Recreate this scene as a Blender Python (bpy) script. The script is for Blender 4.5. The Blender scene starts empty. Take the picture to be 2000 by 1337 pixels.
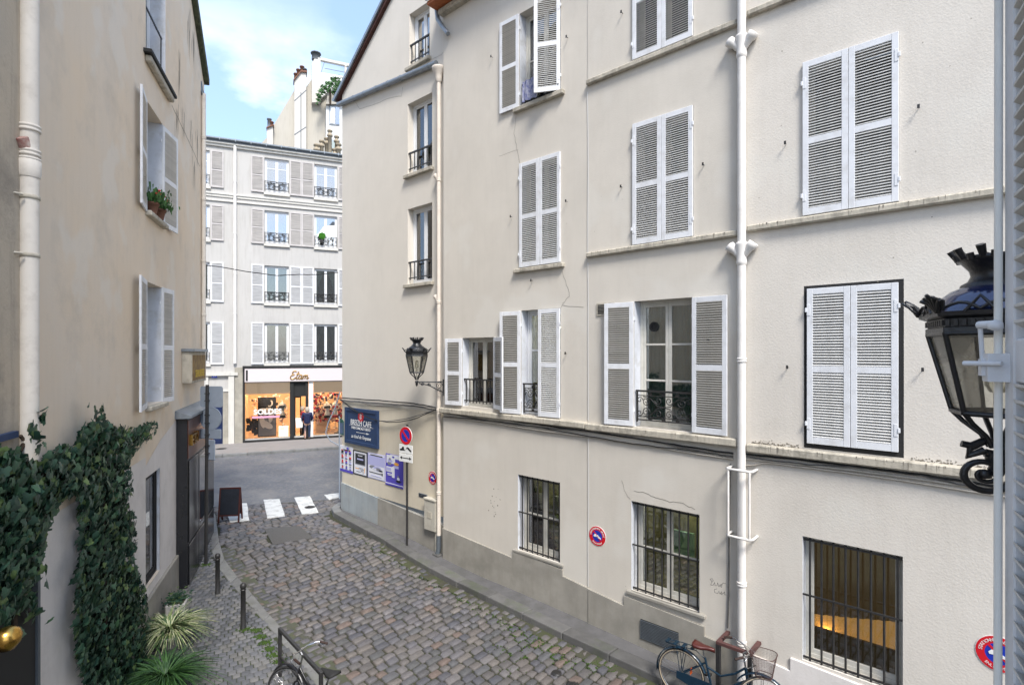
import bpy, bmesh, math, random
from mathutils import Vector, Matrix
random.seed(7)
PI = math.pi
S = bpy.context.scene
COL = S.collection
# ------------------------------------------------------------------ camera
FPX, HOR, CZ = 1050.0, 690.0, 5.0          # focal length (px of a 2000 px wide picture), horizon row, eye height
cd = bpy.data.cameras.new('camera'); cam = bpy.data.objects.new('camera', cd); COL.objects.link(cam)
cd.sensor_width = 36.0; cd.lens = FPX/2000*36.0; cd.shift_y = (HOR-668.5)/2000*-1*-1*-1
cd.shift_y = -(HOR-668.5)/2000*-1
cd.clip_start = 0.05; cd.clip_end = 900
cam.location = (0, 0, CZ); cam.rotation_euler = (PI/2, 0, 0)
S.camera = cam
# ------------------------------------------------------------------ light
SUN_EL, SUN_AZ = math.radians(52), math.radians(162)       # azimuth clockwise from +Y
w = bpy.data.worlds.new('World'); S.world = w; w.use_nodes = True
nt = w.node_tree; nt.nodes.clear()
N = nt.nodes.new
out = N('ShaderNodeOutputWorld'); bg = N('ShaderNodeBackground')
sky = N('ShaderNodeTexSky'); sky.sky_type = 'NISHITA'; sky.sun_disc = False
sky.sun_elevation = SUN_EL; sky.sun_rotation = SUN_AZ; sky.air_density = 1.0; sky.dust_density = 1.6; sky.ozone_density = 1.2
tc = N('ShaderNodeTexCoord'); mp = N('ShaderNodeMapping'); mp.inputs['Scale'].default_value = (1.0, 1.0, 2.1)
mp.inputs['Location'].default_value = (0.35, 0.1, 0.62)
clr = N('ShaderNodeMix'); clr.data_type = 'RGBA'; clr.inputs[0].default_value = .5; clr.inputs[7].default_value = (1.5, 2.1, 3.1, 1)
ns = N('ShaderNodeTexNoise'); ns.inputs['Scale'].default_value = 3.6; ns.inputs['Detail'].default_value = 9; ns.inputs['Roughness'].default_value = 0.55
rp = N('ShaderNodeValToRGB'); rp.color_ramp.elements[0].position = 0.47; rp.color_ramp.elements[1].position = 0.66
mx = N('ShaderNodeMix'); mx.data_type = 'RGBA'
L = nt.links.new
L(tc.outputs['Generated'], mp.inputs['Vector']); L(mp.outputs[0], ns.inputs['Vector']); L(ns.outputs[0], rp.inputs[0])
sx = N('ShaderNodeSeparateXYZ'); L(tc.outputs['Generated'], sx.inputs[0])
er = N('ShaderNodeMapRange'); er.inputs[1].default_value = .36; er.inputs[2].default_value = .52; er.inputs[3].default_value = 1.0; er.inputs[4].default_value = .10; er.clamp = True; L(sx.outputs[2], er.inputs[0])
ml = N('ShaderNodeMath'); ml.operation = 'MULTIPLY'; L(rp.outputs[0], ml.inputs[0]); L(er.outputs[0], ml.inputs[1]); L(ml.outputs[0], mx.inputs[0]); L(sky.outputs[0], clr.inputs[6]); L(clr.outputs[2], mx.inputs[6]); mx.inputs[7].default_value = (4.2, 4.35, 4.6, 1)
L(mx.outputs[2], bg.inputs[0]); bg.inputs[1].default_value = 0.15; L(bg.outputs[0], out.inputs[0])
sd = bpy.data.lights.new('sun', 'SUN'); so = bpy.data.objects.new('sun', sd); COL.objects.link(so)
sd.energy = 2.0; sd.angle = math.radians(16); sd.color = (1.0, 0.96, 0.90)
sdir = Vector((math.sin(SUN_AZ)*math.cos(SUN_EL), math.cos(SUN_AZ)*math.cos(SUN_EL), math.sin(SUN_EL)))
so.rotation_euler = sdir.to_track_quat('Z', 'Y').to_euler(); so.location = (-5, -10, 30)
vs = S.view_settings; vs.view_transform = 'Standard'; vs.look = 'None'; vs.exposure = 1.45; vs.gamma = 1.0; vs.use_curve_mapping = False
S.render.engine = 'CYCLES'
S.cycles.max_bounces = 7; S.cycles.transparent_max_bounces = 12; S.cycles.glossy_bounces = 3

# ------------------------------------------------------------------ helpers
def tag(o, label=None, cat=None, group=None, kind=None):
    if label: o['label'] = label
    if cat: o['category'] = cat
    if group: o['group'] = group
    if kind: o['kind'] = kind
    return o
def empty(name, loc, rz=0, label=None, cat=None, group=None):
    o = bpy.data.objects.new(name, None); COL.objects.link(o); o.location = loc; o.rotation_euler = (0, 0, rz)
    o.empty_display_size = .2
    return tag(o, label, cat, group)
OX = {}
def root_ox(p):
    while p is not None and p.name not in OX and p.parent: p = p.parent
    return OX.get(p.name, 0.0) if p is not None else 0.0
def link_mesh(name, me, parent=None, loc=None, rot=None):
    o = bpy.data.objects.new(name, me); COL.objects.link(o)
    if parent: o.parent = parent
    if loc is not None: o.location = loc
    if rot is not None: o.rotation_euler = rot
    return o
class MB:
    def __init__(s): s.v = []; s.f = []; s.sm = []; s.mi = []; s.cm = 0
    def add(s, vs, fs, smooth=False):
        b = len(s.v); s.v += [tuple(q) for q in vs]; s.f += [tuple(i+b for i in f) for f in fs]
        s.sm += [smooth]*len(fs); s.mi += [s.cm]*len(fs)
    def box(s, x0, x1, y0, y1, z0, z1, M=None):
        vs = [(x0,y0,z0),(x1,y0,z0),(x1,y1,z0),(x0,y1,z0),(x0,y0,z1),(x1,y0,z1),(x1,y1,z1),(x0,y1,z1)]
        if M is not None: vs = [M @ Vector(q) for q in vs]
        s.add(vs, [(3,2,1,0),(4,5,6,7),(0,1,5,4),(1,2,6,5),(2,3,7,6),(3,0,4,7)])
        return s
    def quad(s, *p): s.add(p, [tuple(range(len(p)))]); return s
    def prism(s, pts, fn, t0, t1):
        """pts: 2d outline; fn(a,b,t)->3d"""
        n = len(pts); vs = [fn(a, b, t0) for a, b in pts]+[fn(a, b, t1) for a, b in pts]
        fs = [tuple(range(n)), tuple(range(2*n-1, n-1, -1))]+[((i+1) % n, i, i+n, (i+1) % n+n) for i in range(n)]
        s.add(vs, fs); return s
    def tube(s, pts, r, n=8, closed=False, cap=True, smooth=True):
        P = [Vector(p) for p in pts]; m = len(P); rs = r if isinstance(r, (list, tuple)) else [r]*m
        vs = []; up = None
        for i in range(m):
            if closed: t = (P[(i+1) % m]-P[i-1])
            else: t = P[min(i+1, m-1)]-P[max(i-1, 0)]
            t.normalize()
            if up is None:
                a = Vector((0, 0, 1)) if abs(t.z) < .9 else Vector((1, 0, 0))
                up = (a-t*a.dot(t)).normalized()
            else:
                up = up-t*up.dot(t)
                if up.length < 1e-6: up = t.orthogonal()
                up.normalize()
            q = t.cross(up)
            for k in range(n):
                a = 2*PI*k/n; vs.append(P[i]+(up*math.cos(a)+q*math.sin(a))*rs[i])
        fs = []
        for i in range(m if closed else m-1):
            j = (i+1) % m
            for k in range(n): fs.append((i*n+k, i*n+(k+1) % n, j*n+(k+1) % n, j*n+k))
        s.add(vs, fs, smooth)
        if cap and not closed: 
            s.add(vs[:n], [tuple(range(n-1, -1, -1))]); s.add(vs[-n:], [tuple(range(n))])
        return s
    def lathe(s, prof, c=(0,0,0), n=16, M=None, a0=0, smooth=True):
        vs = []
        for r, z in prof:
            for k in range(n):
                a = a0+2*PI*k/n; p = Vector((r*math.cos(a), r*math.sin(a), z))
                if M is not None: p = M @ p
                vs.append(p+Vector(c))
        m = len(prof); fs = []
        for i in range(m-1):
            for k in range(n): fs.append((i*n+k, i*n+(k+1) % n, (i+1)*n+(k+1) % n, (i+1)*n+k))
        s.add(vs, fs, smooth)
        if prof[0][0] > .002: s.add(vs[:n], [tuple(range(n-1, -1, -1))])
        if prof[-1][0] > .002: s.add(vs[-n:], [tuple(range(n))])
        return s
    def mesh(s, name, mats, ox=0.0):
        me = bpy.data.meshes.new(name)
        me.from_pydata([(x-ox, y, z) for x, y, z in s.v], [], s.f)
        if not isinstance(mats, (list, tuple)): mats = [mats]
        for m in mats: me.materials.append(m)
        me.polygons.foreach_set('use_smooth', s.sm); me.polygons.foreach_set('material_index', s.mi)
        me.update(); return me
    def build(s, name, mats, parent=None, loc=None, rot=None, bevel=0, shift=True):
        me = s.mesh(name, mats, root_ox(parent) if (shift and loc is None) else 0.0)
        o = link_mesh(name, me, parent, loc, rot)
        if bevel:
            b = o.modifiers.new('bevel', 'BEVEL'); b.width = bevel; b.segments = 1; b.limit_method = 'ANGLE'
        return o
def V3(m): return lambda a, b, t: (a, t, b)          # outline in x,z; thickness in y
def xz(a, b, t): return (a, t, b)
def xy(a, b, t): return (a, b, t)

# ------------------------------------------------------------------ materials
def mat(name, col, rough=0.8, metal=0, var=0.0, scale=6.0, streak=0.0, bump=0.0, bscale=60, col2=None, stain=None,
        stainamt=0.5, stainscale=1.2, objvar=0.0, spec=0.3, emit=None, estr=0.0, coat=0, cols=None, stretch=(1,1,1), bdist=0.01, patch=None):
    m = bpy.data.materials.new(name); m.use_nodes = True; t = m.node_tree; n = t.nodes; l = t.links.new
    p = n['Principled BSDF']; p.inputs['Roughness'].default_value = rough; p.inputs['Metallic'].default_value = metal
    p.inputs['Specular IOR Level'].default_value = spec
    if coat: p.inputs['Coat Weight'].default_value = coat
    c = None
    tcn = n.new('ShaderNodeTexCoord'); vec = tcn.outputs['Object']
    def mixc(f, a, b, mode='MIX'):
        q = n.new('ShaderNodeMix'); q.data_type = 'RGBA'; q.blend_type = mode
        if hasattr(f, 'is_linked'): l(f, q.inputs[0])
        else: q.inputs[0].default_value = f
        for i, x in ((6, a), (7, b)):
            if hasattr(x, 'is_linked'): l(x, q.inputs[i])
            else: q.inputs[i].default_value = (*x, 1)
        return q.outputs[2]
    def noise(sc, det=5, ro=.6, st=(1,1,1)):
        mm = n.new('ShaderNodeMapping'); mm.inputs['Scale'].default_value = st; l(vec, mm.inputs[0])
        q = n.new('ShaderNodeTexNoise'); q.inputs['Scale'].default_value = sc; q.inputs['Detail'].default_value = det; q.inputs['Roughness'].default_value = ro
        l(mm.outputs[0], q.inputs['Vector']); return q.outputs[0]
    def ramp(x, a, b, ca=(0,0,0,1), cb=(1,1,1,1)):
        q = n.new('ShaderNodeValToRGB'); q.color_ramp.elements[0].position = a; q.color_ramp.elements[1].position = b
        q.color_ramp.elements[0].color = ca; q.color_ramp.elements[1].color = cb
        l(x, q.inputs[0]); return q.outputs[0]
    c = tuple(col)
    if cols:                                   # palette picked at random per piece
        oi = n.new('ShaderNodeObjectInfo'); ge = n.new('ShaderNodeNewGeometry')
        ad = n.new('ShaderNodeMath'); ad.operation = 'ADD'; l(oi.outputs['Random'], ad.inputs[0]); l(ge.outputs['Random Per Island'], ad.inputs[1])
        fr = n.new('ShaderNodeMath'); fr.operation = 'FRACT'; l(ad.outputs[0], fr.inputs[0])
        cr = n.new('ShaderNodeValToRGB'); cr.color_ramp.interpolation = 'CONSTANT'
        e = cr.color_ramp.elements
        for i, cc in enumerate(cols):
            if i == 0: e[0].position = 0; e[0].color = (*cc, 1)
            elif i == 1: e[1].position = i/len(cols); e[1].color = (*cc, 1)
            else:
                x = e.new(i/len(cols)); x.color = (*cc, 1)
        l(fr.outputs[0], cr.inputs[0]); c = cr.outputs[0]
    if var:
        x = noise(scale, 6, .6, stretch)
        c = mixc(ramp(x, .3, .7), c, col2 if col2 else tuple(k*(1-var) for k in col)) if not cols else mixc(ramp(x, .35, .75), c, (0.5,)*3, 'MULTIPLY') if var > .9 else mixc(ramp(x, .3, .7, (0,0,0,1), (var, var, var, 1)), c, (0.02, 0.02, 0.018))
    if streak:
        x = noise(5, 6, .65, (1.6, 1.6, .16))
        c = mixc(ramp(x, .48, .8, (0,0,0,1), (streak,)*3+(1,)), c, (0.19, 0.17, 0.14))
    if stain:
        x = noise(stainscale, 8, .7)
        c = mixc(ramp(x, .5, .72, (0,0,0,1), (stainamt,)*3+(1,)), c, stain)
    if patch:                                  # second finish with ragged edges
        x = noise(patch[1], 4, .5); c = mixc(ramp(x, .55, .60, (0,0,0,1), (patch[2],)*3+(1,)), c, patch[0])
    if objvar:
        oi = n.new('ShaderNodeObjectInfo')
        hv = n.new('ShaderNodeHueSaturation'); mr = n.new('ShaderNodeMapRange'); l(oi.outputs['Random'], mr.inputs[0])
        mr.inputs[3].default_value = 1-objvar; mr.inputs[4].default_value = 1+objvar; l(mr.outputs[0], hv.inputs['Value'])
        if hasattr(c, 'is_linked'): l(c, hv.inputs['Color'])
        else: hv.inputs['Color'].default_value = (*c, 1)
        c = hv.outputs[0]
    if hasattr(c, 'is_linked'): l(c, p.inputs['Base Color'])
    else: p.inputs['Base Color'].default_value = (*c, 1)
    if bump:
        x = noise(bscale, 4, .6); b = n.new('ShaderNodeBump'); b.inputs['Strength'].default_value = bump; b.inputs['Distance'].default_value = bdist
        l(x, b.inputs['Height']); l(b.outputs[0], p.inputs['Normal'])
    if emit: p.inputs['Emission Color'].default_value = (*emit, 1); p.inputs['Emission Strength'].default_value = estr
    return m
def glassmat(name, tint=(.8,.85,.85), refl=.30, rough=0.02, dirt=0.0):
    m = bpy.data.materials.new(name); m.use_nodes = True; t = m.node_tree; n = t.nodes; l = t.links.new; n.clear()
    o = n.new('ShaderNodeOutputMaterial'); tr = n.new('ShaderNodeBsdfTransparent'); tr.inputs[0].default_value = (*tint, 1)
    g = n.new('ShaderNodeBsdfGlossy'); g.inputs['Roughness'].default_value = rough
    fr = n.new('ShaderNodeFresnel'); fr.inputs[0].default_value = 1.5
    ad = n.new('ShaderNodeMath'); ad.operation = 'ADD'; ad.use_clamp = True; l(fr.outputs[0], ad.inputs[0]); ad.inputs[1].default_value = refl
    mxx = n.new('ShaderNodeMixShader'); l(ad.outputs[0], mxx.inputs[0]); l(tr.outputs[0], mxx.inputs[1]); l(g.outputs[0], mxx.inputs[2])
    last = mxx.outputs[0]
    if dirt:
        d = n.new('ShaderNodeBsdfTranslucent'); d.inputs[0].default_value = (.9,.87,.78,1)
        ns2 = n.new('ShaderNodeTexNoise'); ns2.inputs['Scale'].default_value = 9; ns2.inputs['Detail'].default_value = 7
        tc2 = n.new('ShaderNodeTexCoord'); l(tc2.outputs['Object'], ns2.inputs['Vector'])
        r2 = n.new('ShaderNodeValToRGB'); r2.color_ramp.elements[0].position = .3; r2.color_ramp.elements[1].position = .75
        r2.color_ramp.elements[0].color = (dirt*.6,)*3+(1,); r2.color_ramp.elements[1].color = (dirt,)*3+(1,)
        l(ns2.outputs[0], r2.inputs[0])
        m2 = n.new('ShaderNodeMixShader'); l(r2.outputs[0], m2.inputs[0]); l(last, m2.inputs[1]); l(d.outputs[0], m2.inputs[2]); last = m2.outputs[0]
    l(last, o.inputs[0]); return m
M = {}
M['stucco'] = mat('cream_stucco', (.645,.60,.535), .92, var=.09, scale=.8, streak=.10, bump=.35, bscale=38, stain=(.40,.36,.30), stainamt=.22, stainscale=.9, patch=((.655,.625,.565), .45, .45))
M['stucco_b'] = mat('cream_stucco_smooth', (.615,.57,.50), .92, var=.10, scale=.9, streak=.07, bump=.22, bscale=45, stain=(.42,.38,.32), stainamt=.2, stainscale=1.1, patch=((.655,.625,.565), .45, .45))
M['stucco_c'] = mat('gable_stucco', (.645,.60,.53), .92, var=.06, scale=.7, streak=.05, bump=.15, bscale=45, stain=(.45,.42,.36), stainamt=.18, stainscale=.8)
M['ochre'] = mat('sand_stucco', (.74,.60,.44), .93, var=.25, scale=.55, streak=.07, bump=.25, bscale=40, col2=(.70,.61,.50), patch=((.73,.67,.58), .9, .5), stain=(.30,.28,.24), stainamt=.3, stainscale=1.0)
M['ochre2'] = mat('old_stucco', (.48,.40,.30), .95, var=.3, scale=.9, streak=.55, bump=.4, bscale=30, col2=(.42,.37,.30), stain=(.13,.12,.11), stainamt=.6, stainscale=1.3)
M['soot'] = mat('soot_streak', (.13,.12,.105), .95, var=.5, scale=9, col2=(.32,.28,.22))
M['lowwall'] = mat('white_render', (.72,.68,.645), .93, var=.12, scale=.9, streak=.12, bump=.3, bscale=35, stain=(.33,.31,.28), stainamt=.35, stainscale=1.4)
M['plinth'] = mat('grey_plinth', (.33,.31,.27), .93, var=.25, scale=2.2, streak=.35, bump=.25, bscale=40, stain=(.15,.145,.12), stainamt=.45, stainscale=1.3)
M['plinthblue'] = mat('blue_grey_plinth', (.33,.36,.37), .93, var=.2, scale=2.0, streak=.5, bump=.2, bscale=40, stain=(.40,.38,.34), stainamt=.6, stainscale=.7)
M['ledge'] = mat('weathered_ledge', (.52,.475,.39), .93, var=.3, scale=7, streak=.0, bump=.4, bscale=40, stain=(.10,.095,.08), stainamt=.75, stainscale=4.5, stretch=(3,1,.3))
M['white'] = mat('white_shutter_paint', (.70,.71,.73), .55, var=.1, scale=5, stain=(.42,.40,.37), stainamt=.35, stainscale=5)
M['slat'] = mat('slat_paint', (.66,.65,.62), .65, var=.12, scale=7, objvar=.06, stain=(.38,.36,.32), stainamt=.35, stainscale=4)
M['slatgrey'] = mat('grey_slat_paint', (.47,.455,.42), .75, var=.15, scale=7, objvar=.06)
M['frame'] = mat('cream_window_paint', (.62,.60,.54), .55, var=.12, scale=6, stain=(.35,.32,.26), stainamt=.4, stainscale=5)
M['pvc'] = mat('white_window_paint', (.74,.75,.76), .45, var=.05, scale=6)
M['reveal'] = mat('painted_reveal', (.60,.62,.66), .8, var=.15, scale=3, stain=(.32,.3,.25), stainamt=.5, stainscale=3.5)
M['black'] = mat('black_iron', (.018,.018,.02), .45, var=.4, scale=20, col2=(.035,.033,.03), bump=.2, bscale=90, spec=.5)
M['blackmatt'] = mat('matt_black', (.02,.02,.02), .7)
M['pipe'] = mat('cream_pipe_paint', (.66,.59,.51), .6, var=.1, scale=4, stain=(.36,.3,.24), stainamt=.35, stainscale=3)
M['pipew'] = mat('white_pipe_paint', (.72,.69,.65), .55, var=.08, scale=4, stain=(.40,.36,.3), stainamt=.35, stainscale=2.5)
M['pipeold'] = mat('chipped_pipe_paint', (.66,.61,.54), .6, var=.08, scale=4, stain=(.30,.25,.2), stainamt=.35, stainscale=5)
M['redprimer'] = mat('red_primer', (.25,.03,.025), .75, var=.4, scale=15, col2=(.5,.42,.36))
M['zinc'] = mat('zinc', (.30,.33,.36), .45, metal=.6, var=.25, scale=8)
M['zincd'] = mat('dark_zinc', (.14,.16,.18), .5, metal=.4, var=.2, scale=8)
M['wood'] = mat('orange_wood', (.42,.13,.045), .6, var=.3, scale=12)
M['roofedge'] = mat('dark_red_fascia', (.07,.028,.022), .7, var=.3, scale=8)
M['mosscap'] = mat('mossy_coping', (.035,.04,.03), .9, var=.4, scale=12, col2=(.09,.10,.06))
M['slate'] = mat('roof_sheet', (.12,.13,.14), .6, var=.3, scale=3)
M['glass'] = glassmat('window_glass', (.75,.8,.78), .16)
M['glassblue'] = glassmat('sky_glass', (.6,.7,.8), .42)
M['glassclear'] = glassmat('clear_glass', (.95,.95,.93), .02)
M['lampglass'] = glassmat('lamp_glass', (.93,.93,.89), .01, .1, dirt=.30)
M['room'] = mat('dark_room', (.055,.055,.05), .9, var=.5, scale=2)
M['roomy'] = mat('olive_room', (.42,.38,.20), .9, var=.5, scale=2.5, col2=(.16,.15,.09))
M['roomw'] = mat('pale_room', (.45,.45,.42), .9, var=.2, scale=2)
M['warmlit'] = mat('warm_lit_wall', (.5,.3,.12), .9, emit=(1,.55,.18), estr=.38, var=.3, scale=2)
M['tube'] = mat('lit_tube', (.9,.9,.8), .5, emit=(1,.92,.7), estr=9)
M['bulb'] = mat('warm_bulb', (.9,.8,.6), .5, emit=(1,.72,.46), estr=18)
M['curtain'] = mat('white_curtain', (.72,.74,.75), .9, var=.1, scale=10)
M['curtaing'] = mat('green_grey_curtain', (.38,.44,.42), .9, var=.15, scale=10)
M['curtaind'] = mat('dark_grey_curtain', (.12,.13,.14), .9, var=.3, scale=10)
M['far'] = mat('far_facade', (.47,.455,.43), .93, var=.08, scale=.6, streak=.3, bump=.1, bscale=30, stain=(.40,.385,.37), stainamt=.4, stainscale=.8)
M['farmould'] = mat('far_moulding', (.58,.56,.51), .9, var=.1, scale=2, streak=.3)
M['farstone'] = mat('old_stone', (.40,.37,.31), .95, var=.35, scale=1.8, streak=.5, bump=.4, bscale=20, stain=(.2,.19,.16), stainamt=.6, stainscale=1.5)
M['tall'] = mat('tall_block_render', (.47,.44,.38), .92, var=.06, scale=.4, streak=.25)
M['talll'] = mat('tall_block_light_panel', (.58,.55,.50), .9, var=.05, scale=.5)
M['tallw'] = mat('tall_block_white', (.66,.66,.64), .9, var=.05, scale=.5)
M['terracotta'] = mat('terracotta', (.22,.11,.075), .85, var=.3, scale=10)
M['claypot'] = mat('clay_pot', (.42,.35,.25), .85, var=.3, scale=10)
M['joint'] = mat('earth_joint', (.034,.031,.026), .96, var=.6, scale=2.0, col2=(.040,.045,.022), bump=.6, bscale=45, stain=(.09,.085,.07), stainamt=.6, stainscale=1.2, bdist=.02)
M['jointg'] = mat('mossy_joint', (.045,.06,.025), .96, var=.7, scale=3.0, col2=(.035,.034,.028), bump=.5, bscale=60)
M['cobble'] = mat('granite_cobble', (.2,.2,.2), .62, var=.4, scale=9, bump=.45, bscale=24, bdist=.012, spec=.5,
    cols=[(0.122, 0.114, 0.12), (0.144, 0.13, 0.124), (0.09, 0.089, 0.102), (0.162, 0.145, 0.134), (0.113, 0.104, 0.102), (0.086, 0.086, 0.1), (0.135, 0.119, 0.111), (0.14, 0.133, 0.141), (0.104, 0.101, 0.111), (0.158, 0.147, 0.149), (0.117, 0.108, 0.103), (0.108, 0.108, 0.115), (0.095, 0.095, 0.098), (0.149, 0.136, 0.13), (0.124, 0.12, 0.132), (0.158, 0.119, 0.102), (0.131, 0.123, 0.122), (0.101, 0.097, 0.1)],
    stain=(.055,.058,.038), stainamt=.22, stainscale=.6)
M['sett'] = mat('small_sett', (.2,.2,.2), .7, var=.3, scale=9, bump=.3, bscale=35, spec=.4,
    cols=[(.120,.123,.134),(.150,.150,.155),(.102,.105,.113),(.165,.162,.160),(.132,.135,.146),(.090,.093,.10),(.140,.137,.132)])
M['granite'] = mat('kerb_granite', (.20,.20,.195), .8, var=.3, scale=5, bump=.35, bscale=50, stain=(.12,.125,.09), stainamt=.6, stainscale=1.6, objvar=.12)
M['granited'] = mat('dark_kerb_granite', (.125,.122,.118), .8, var=.3, scale=5, bump=.35, bscale=50, stain=(.08,.10,.05), stainamt=.7, stainscale=1.6, objvar=.15)
M['slabs'] = mat('worn_asphalt_pavement', (.12,.117,.118), .85, var=.3, scale=4, bump=.4, bscale=70, stain=(.09,.09,.08), stainamt=.5, stainscale=2)
M['asphalt'] = mat('worn_asphalt', (.135,.137,.146), .85, var=.22, scale=1.2, bump=.5, bscale=60, stain=(.27,.25,.22), stainamt=.5, stainscale=.8, stretch=(1,1,1), patch=((.22,.205,.18), 9.0, .4))
M['asphaltd'] = mat('dark_asphalt_patch', (.062,.06,.057), .9, var=.5, scale=60, bump=.8, bscale=120, col2=(.11,.105,.1))
M['farpave'] = mat('far_pavement_asphalt', (.245,.225,.21), .88, var=.15, scale=2)
M['ground'] = mat('bare_ground', (.12,.11,.10), .95)
M['roadpaint'] = mat('worn_road_paint', (.56,.56,.54), .8, var=.1, scale=5, bump=.3, bscale=50, stain=(.22,.21,.19), stainamt=.75, stainscale=5.0)
M['gutter'] = mat('wet_gutter', (.055,.05,.042), .45, var=.5, scale=3, col2=(.06,.07,.03), bump=.3, bscale=30, spec=.5)
M['moss'] = mat('moss', (.045,.085,.012), .95, var=.5, scale=25, bump=.8, bscale=90)
M['cladding'] = mat('black_glossy_cladding', (.018,.019,.022), .22, spec=.6, var=.2, scale=3)
M['claddingcu'] = mat('copper_brown_cladding', (.10,.035,.02), .3, metal=.3, spec=.6)
M['brass'] = mat('brass', (.60,.36,.09), .25, metal=1)
M['gold'] = mat('gold_letter', (.42,.24,.06), .35, metal=.8)
M['signback'] = mat('grey_sign_back', (.25,.29,.35), .5, metal=.0, var=.15, scale=6)
M['navy'] = mat('navy_board', (.022,.045,.11), .6, var=.15, scale=5)
M['chalk'] = mat('chalkboard', (.012,.016,.025), .75, var=.4, scale=8)
M['boardwood'] = mat('board_red_wood', (.06,.015,.012), .5, var=.3, scale=15)
M['signred'] = mat('sign_red', (.55,.012,.02), .45); M['signblue'] = mat('sign_blue', (.012,.035,.35), .45)
M['signwhite'] = mat('sign_white', (.75,.75,.73), .5, var=.06, scale=10); M['ink'] = mat('black_print', (.02,.02,.022), .6)
M['paper'] = mat('poster_white', (.70,.70,.74), .6); M['violet'] = mat('poster_violet', (.09,.07,.42), .6); M['lilac'] = mat('poster_lilac', (.42,.42,.66), .6)
M['printred'] = mat('print_red', (.5,.06,.06), .6); M['printgrey'] = mat('print_grey', (.22,.22,.24), .6); M['printyellow'] = mat('print_orange', (.75,.35,.05), .6)
M['skinprint'] = mat('print_pale_grey', (.75,.70,.66), .6); M['printpink'] = mat('print_pink', (.62,.30,.42), .6)
M['plateblue'] = mat('enamel_blue', (.10,.14,.24), .35, var=.3, scale=12); M['plategreen'] = mat('enamel_green', (.02,.09,.06), .35)
M['box'] = mat('meter_box_paint', (.50,.47,.40), .55, var=.1, scale=5, stain=(.25,.22,.18), stainamt=.4, stainscale=6)
M['cable'] = mat('grey_cable', (.13,.125,.12), .7, var=.3, scale=10); M['cablel'] = mat('pale_conduit', (.46,.42,.36), .7, var=.2, scale=10)
M['cableb'] = mat('black_cable', (.02,.02,.02), .6)
M['ivy'] = mat('ivy_leaf', (.04,.09,.045), .42, spec=.35, var=.3, scale=8,
    cols=[(.026,.072,.045),(.044,.105,.060),(.018,.052,.036),(.058,.120,.072),(.032,.080,.052),(.07,.135,.075),(.024,.064,.038),(.040,.092,.062),(.050,.105,.050),(.11,.17,.06)])
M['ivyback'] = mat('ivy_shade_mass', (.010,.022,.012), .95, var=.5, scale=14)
M['stem'] = mat('bark_stem', (.07,.05,.035), .95, var=.4, scale=20)
M['strap'] = mat('strap_leaf', (.06,.13,.03), .5, cols=[(.03,.075,.025),(.05,.12,.03),(.04,.095,.025),(.022,.06,.02)])
M['strapv'] = mat('variegated_leaf', (.35,.38,.2), .5, cols=[(.38,.40,.22),(.10,.16,.06),(.45,.46,.28),(.06,.11,.04),(.22,.27,.11)])
M['potwhite'] = mat('pale_pot', (.50,.48,.44), .7, var=.2, scale=6)
M['gerleaf'] = mat('geranium_leaf', (.05,.12,.03), .6, cols=[(.04,.11,.03),(.06,.15,.04),(.03,.08,.02)])
M['bikeblue'] = mat('petrol_blue_paint', (.006,.024,.044), .25, spec=.6); M['bikeblack'] = mat('black_bike_paint', (.012,.012,.014), .3, spec=.6)
M['chrome'] = mat('chrome', (.6,.6,.6), .18, metal=1); M['rubber'] = mat('tyre_rubber', (.025,.025,.025), .8); M['tan'] = mat('tan_tyre_wall', (.36,.30,.22), .8)
M['saddle'] = mat('brown_leather', (.075,.016,.012), .35, spec=.5); M['grip'] = mat('dark_brown_grip', (.035,.02,.016), .7)
M['wire'] = mat('brown_wire', (.08,.045,.04), .6); M['orange'] = mat('orange_reflector', (.75,.12,.015), .3)
M['rustpink'] = mat('worn_red_primer', (.10,.045,.042), .7, var=.5, scale=20, col2=(.08,.04,.035))
M['lampblack'] = mat('glossy_black_iron', (.012,.013,.016), .32, spec=.6, bump=.3, bscale=60); M['dome'] = mat('glossy_black_dome_sky_tint', (.012,.022,.085), .16, spec=.9, metal=.3, bump=.15, bscale=12, coat=.6)  # dome's blue is sky reflection put into its base colour
M['skin'] = mat('skin', (.45,.27,.2), .6); M['coat'] = mat('navy_padded_coat', (.012,.018,.06), .7); M['hair'] = mat('grey_blond_hair', (.38,.33,.27), .8)
M['jeans'] = mat('dark_blue_jeans', (.02,.03,.06), .85); M['redcoat'] = mat('red_jacket', (.4,.03,.035), .8); M['bag'] = mat('white_shopping_bag', (.72,.72,.72), .7); M['shoe'] = mat('black_shoe', (.015,.015,.015), .5)
M['fascia'] = mat('white_fascia', (.56,.50,.50), .5, emit=(1,.86,.82), estr=.03); M['shopwall'] = mat('glowing_shop_wall', (.60,.36,.19), .8, emit=(1,.5,.2), estr=.22, var=.3, scale=2)  # shop wall gives off a warm glow of its own to brighten the interior
M['shopfloor'] = mat('pale_wood_shop_floor', (.55,.40,.27), .5); M['shopceil'] = mat('shop_ceiling', (.45,.42,.38), .8)
M['clothred'] = mat('clothes', (.3,.05,.05), .8, cols=[(.35,.02,.03),(.03,.02,.03),(.5,.35,.3),(.45,.05,.08),(.6,.5,.45),(.08,.05,.08)])
M['clothwhite'] = mat('pale_clothes', (.6,.5,.45), .8, cols=[(.6,.5,.42),(.7,.62,.55),(.5,.3,.24),(.05,.04,.04),(.65,.5,.4)])
M['manne'] = mat('mannequin_white', (.72,.70,.68), .4); M['lightpanel'] = mat('lit_counter', (.8,.7,.6), .5, emit=(1,.75,.55), estr=.8)
M['towel'] = mat('blue_white_towel', (.5,.5,.55), .9, cols=None, var=1.0, scale=14, col2=(.04,.06,.25))
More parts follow.
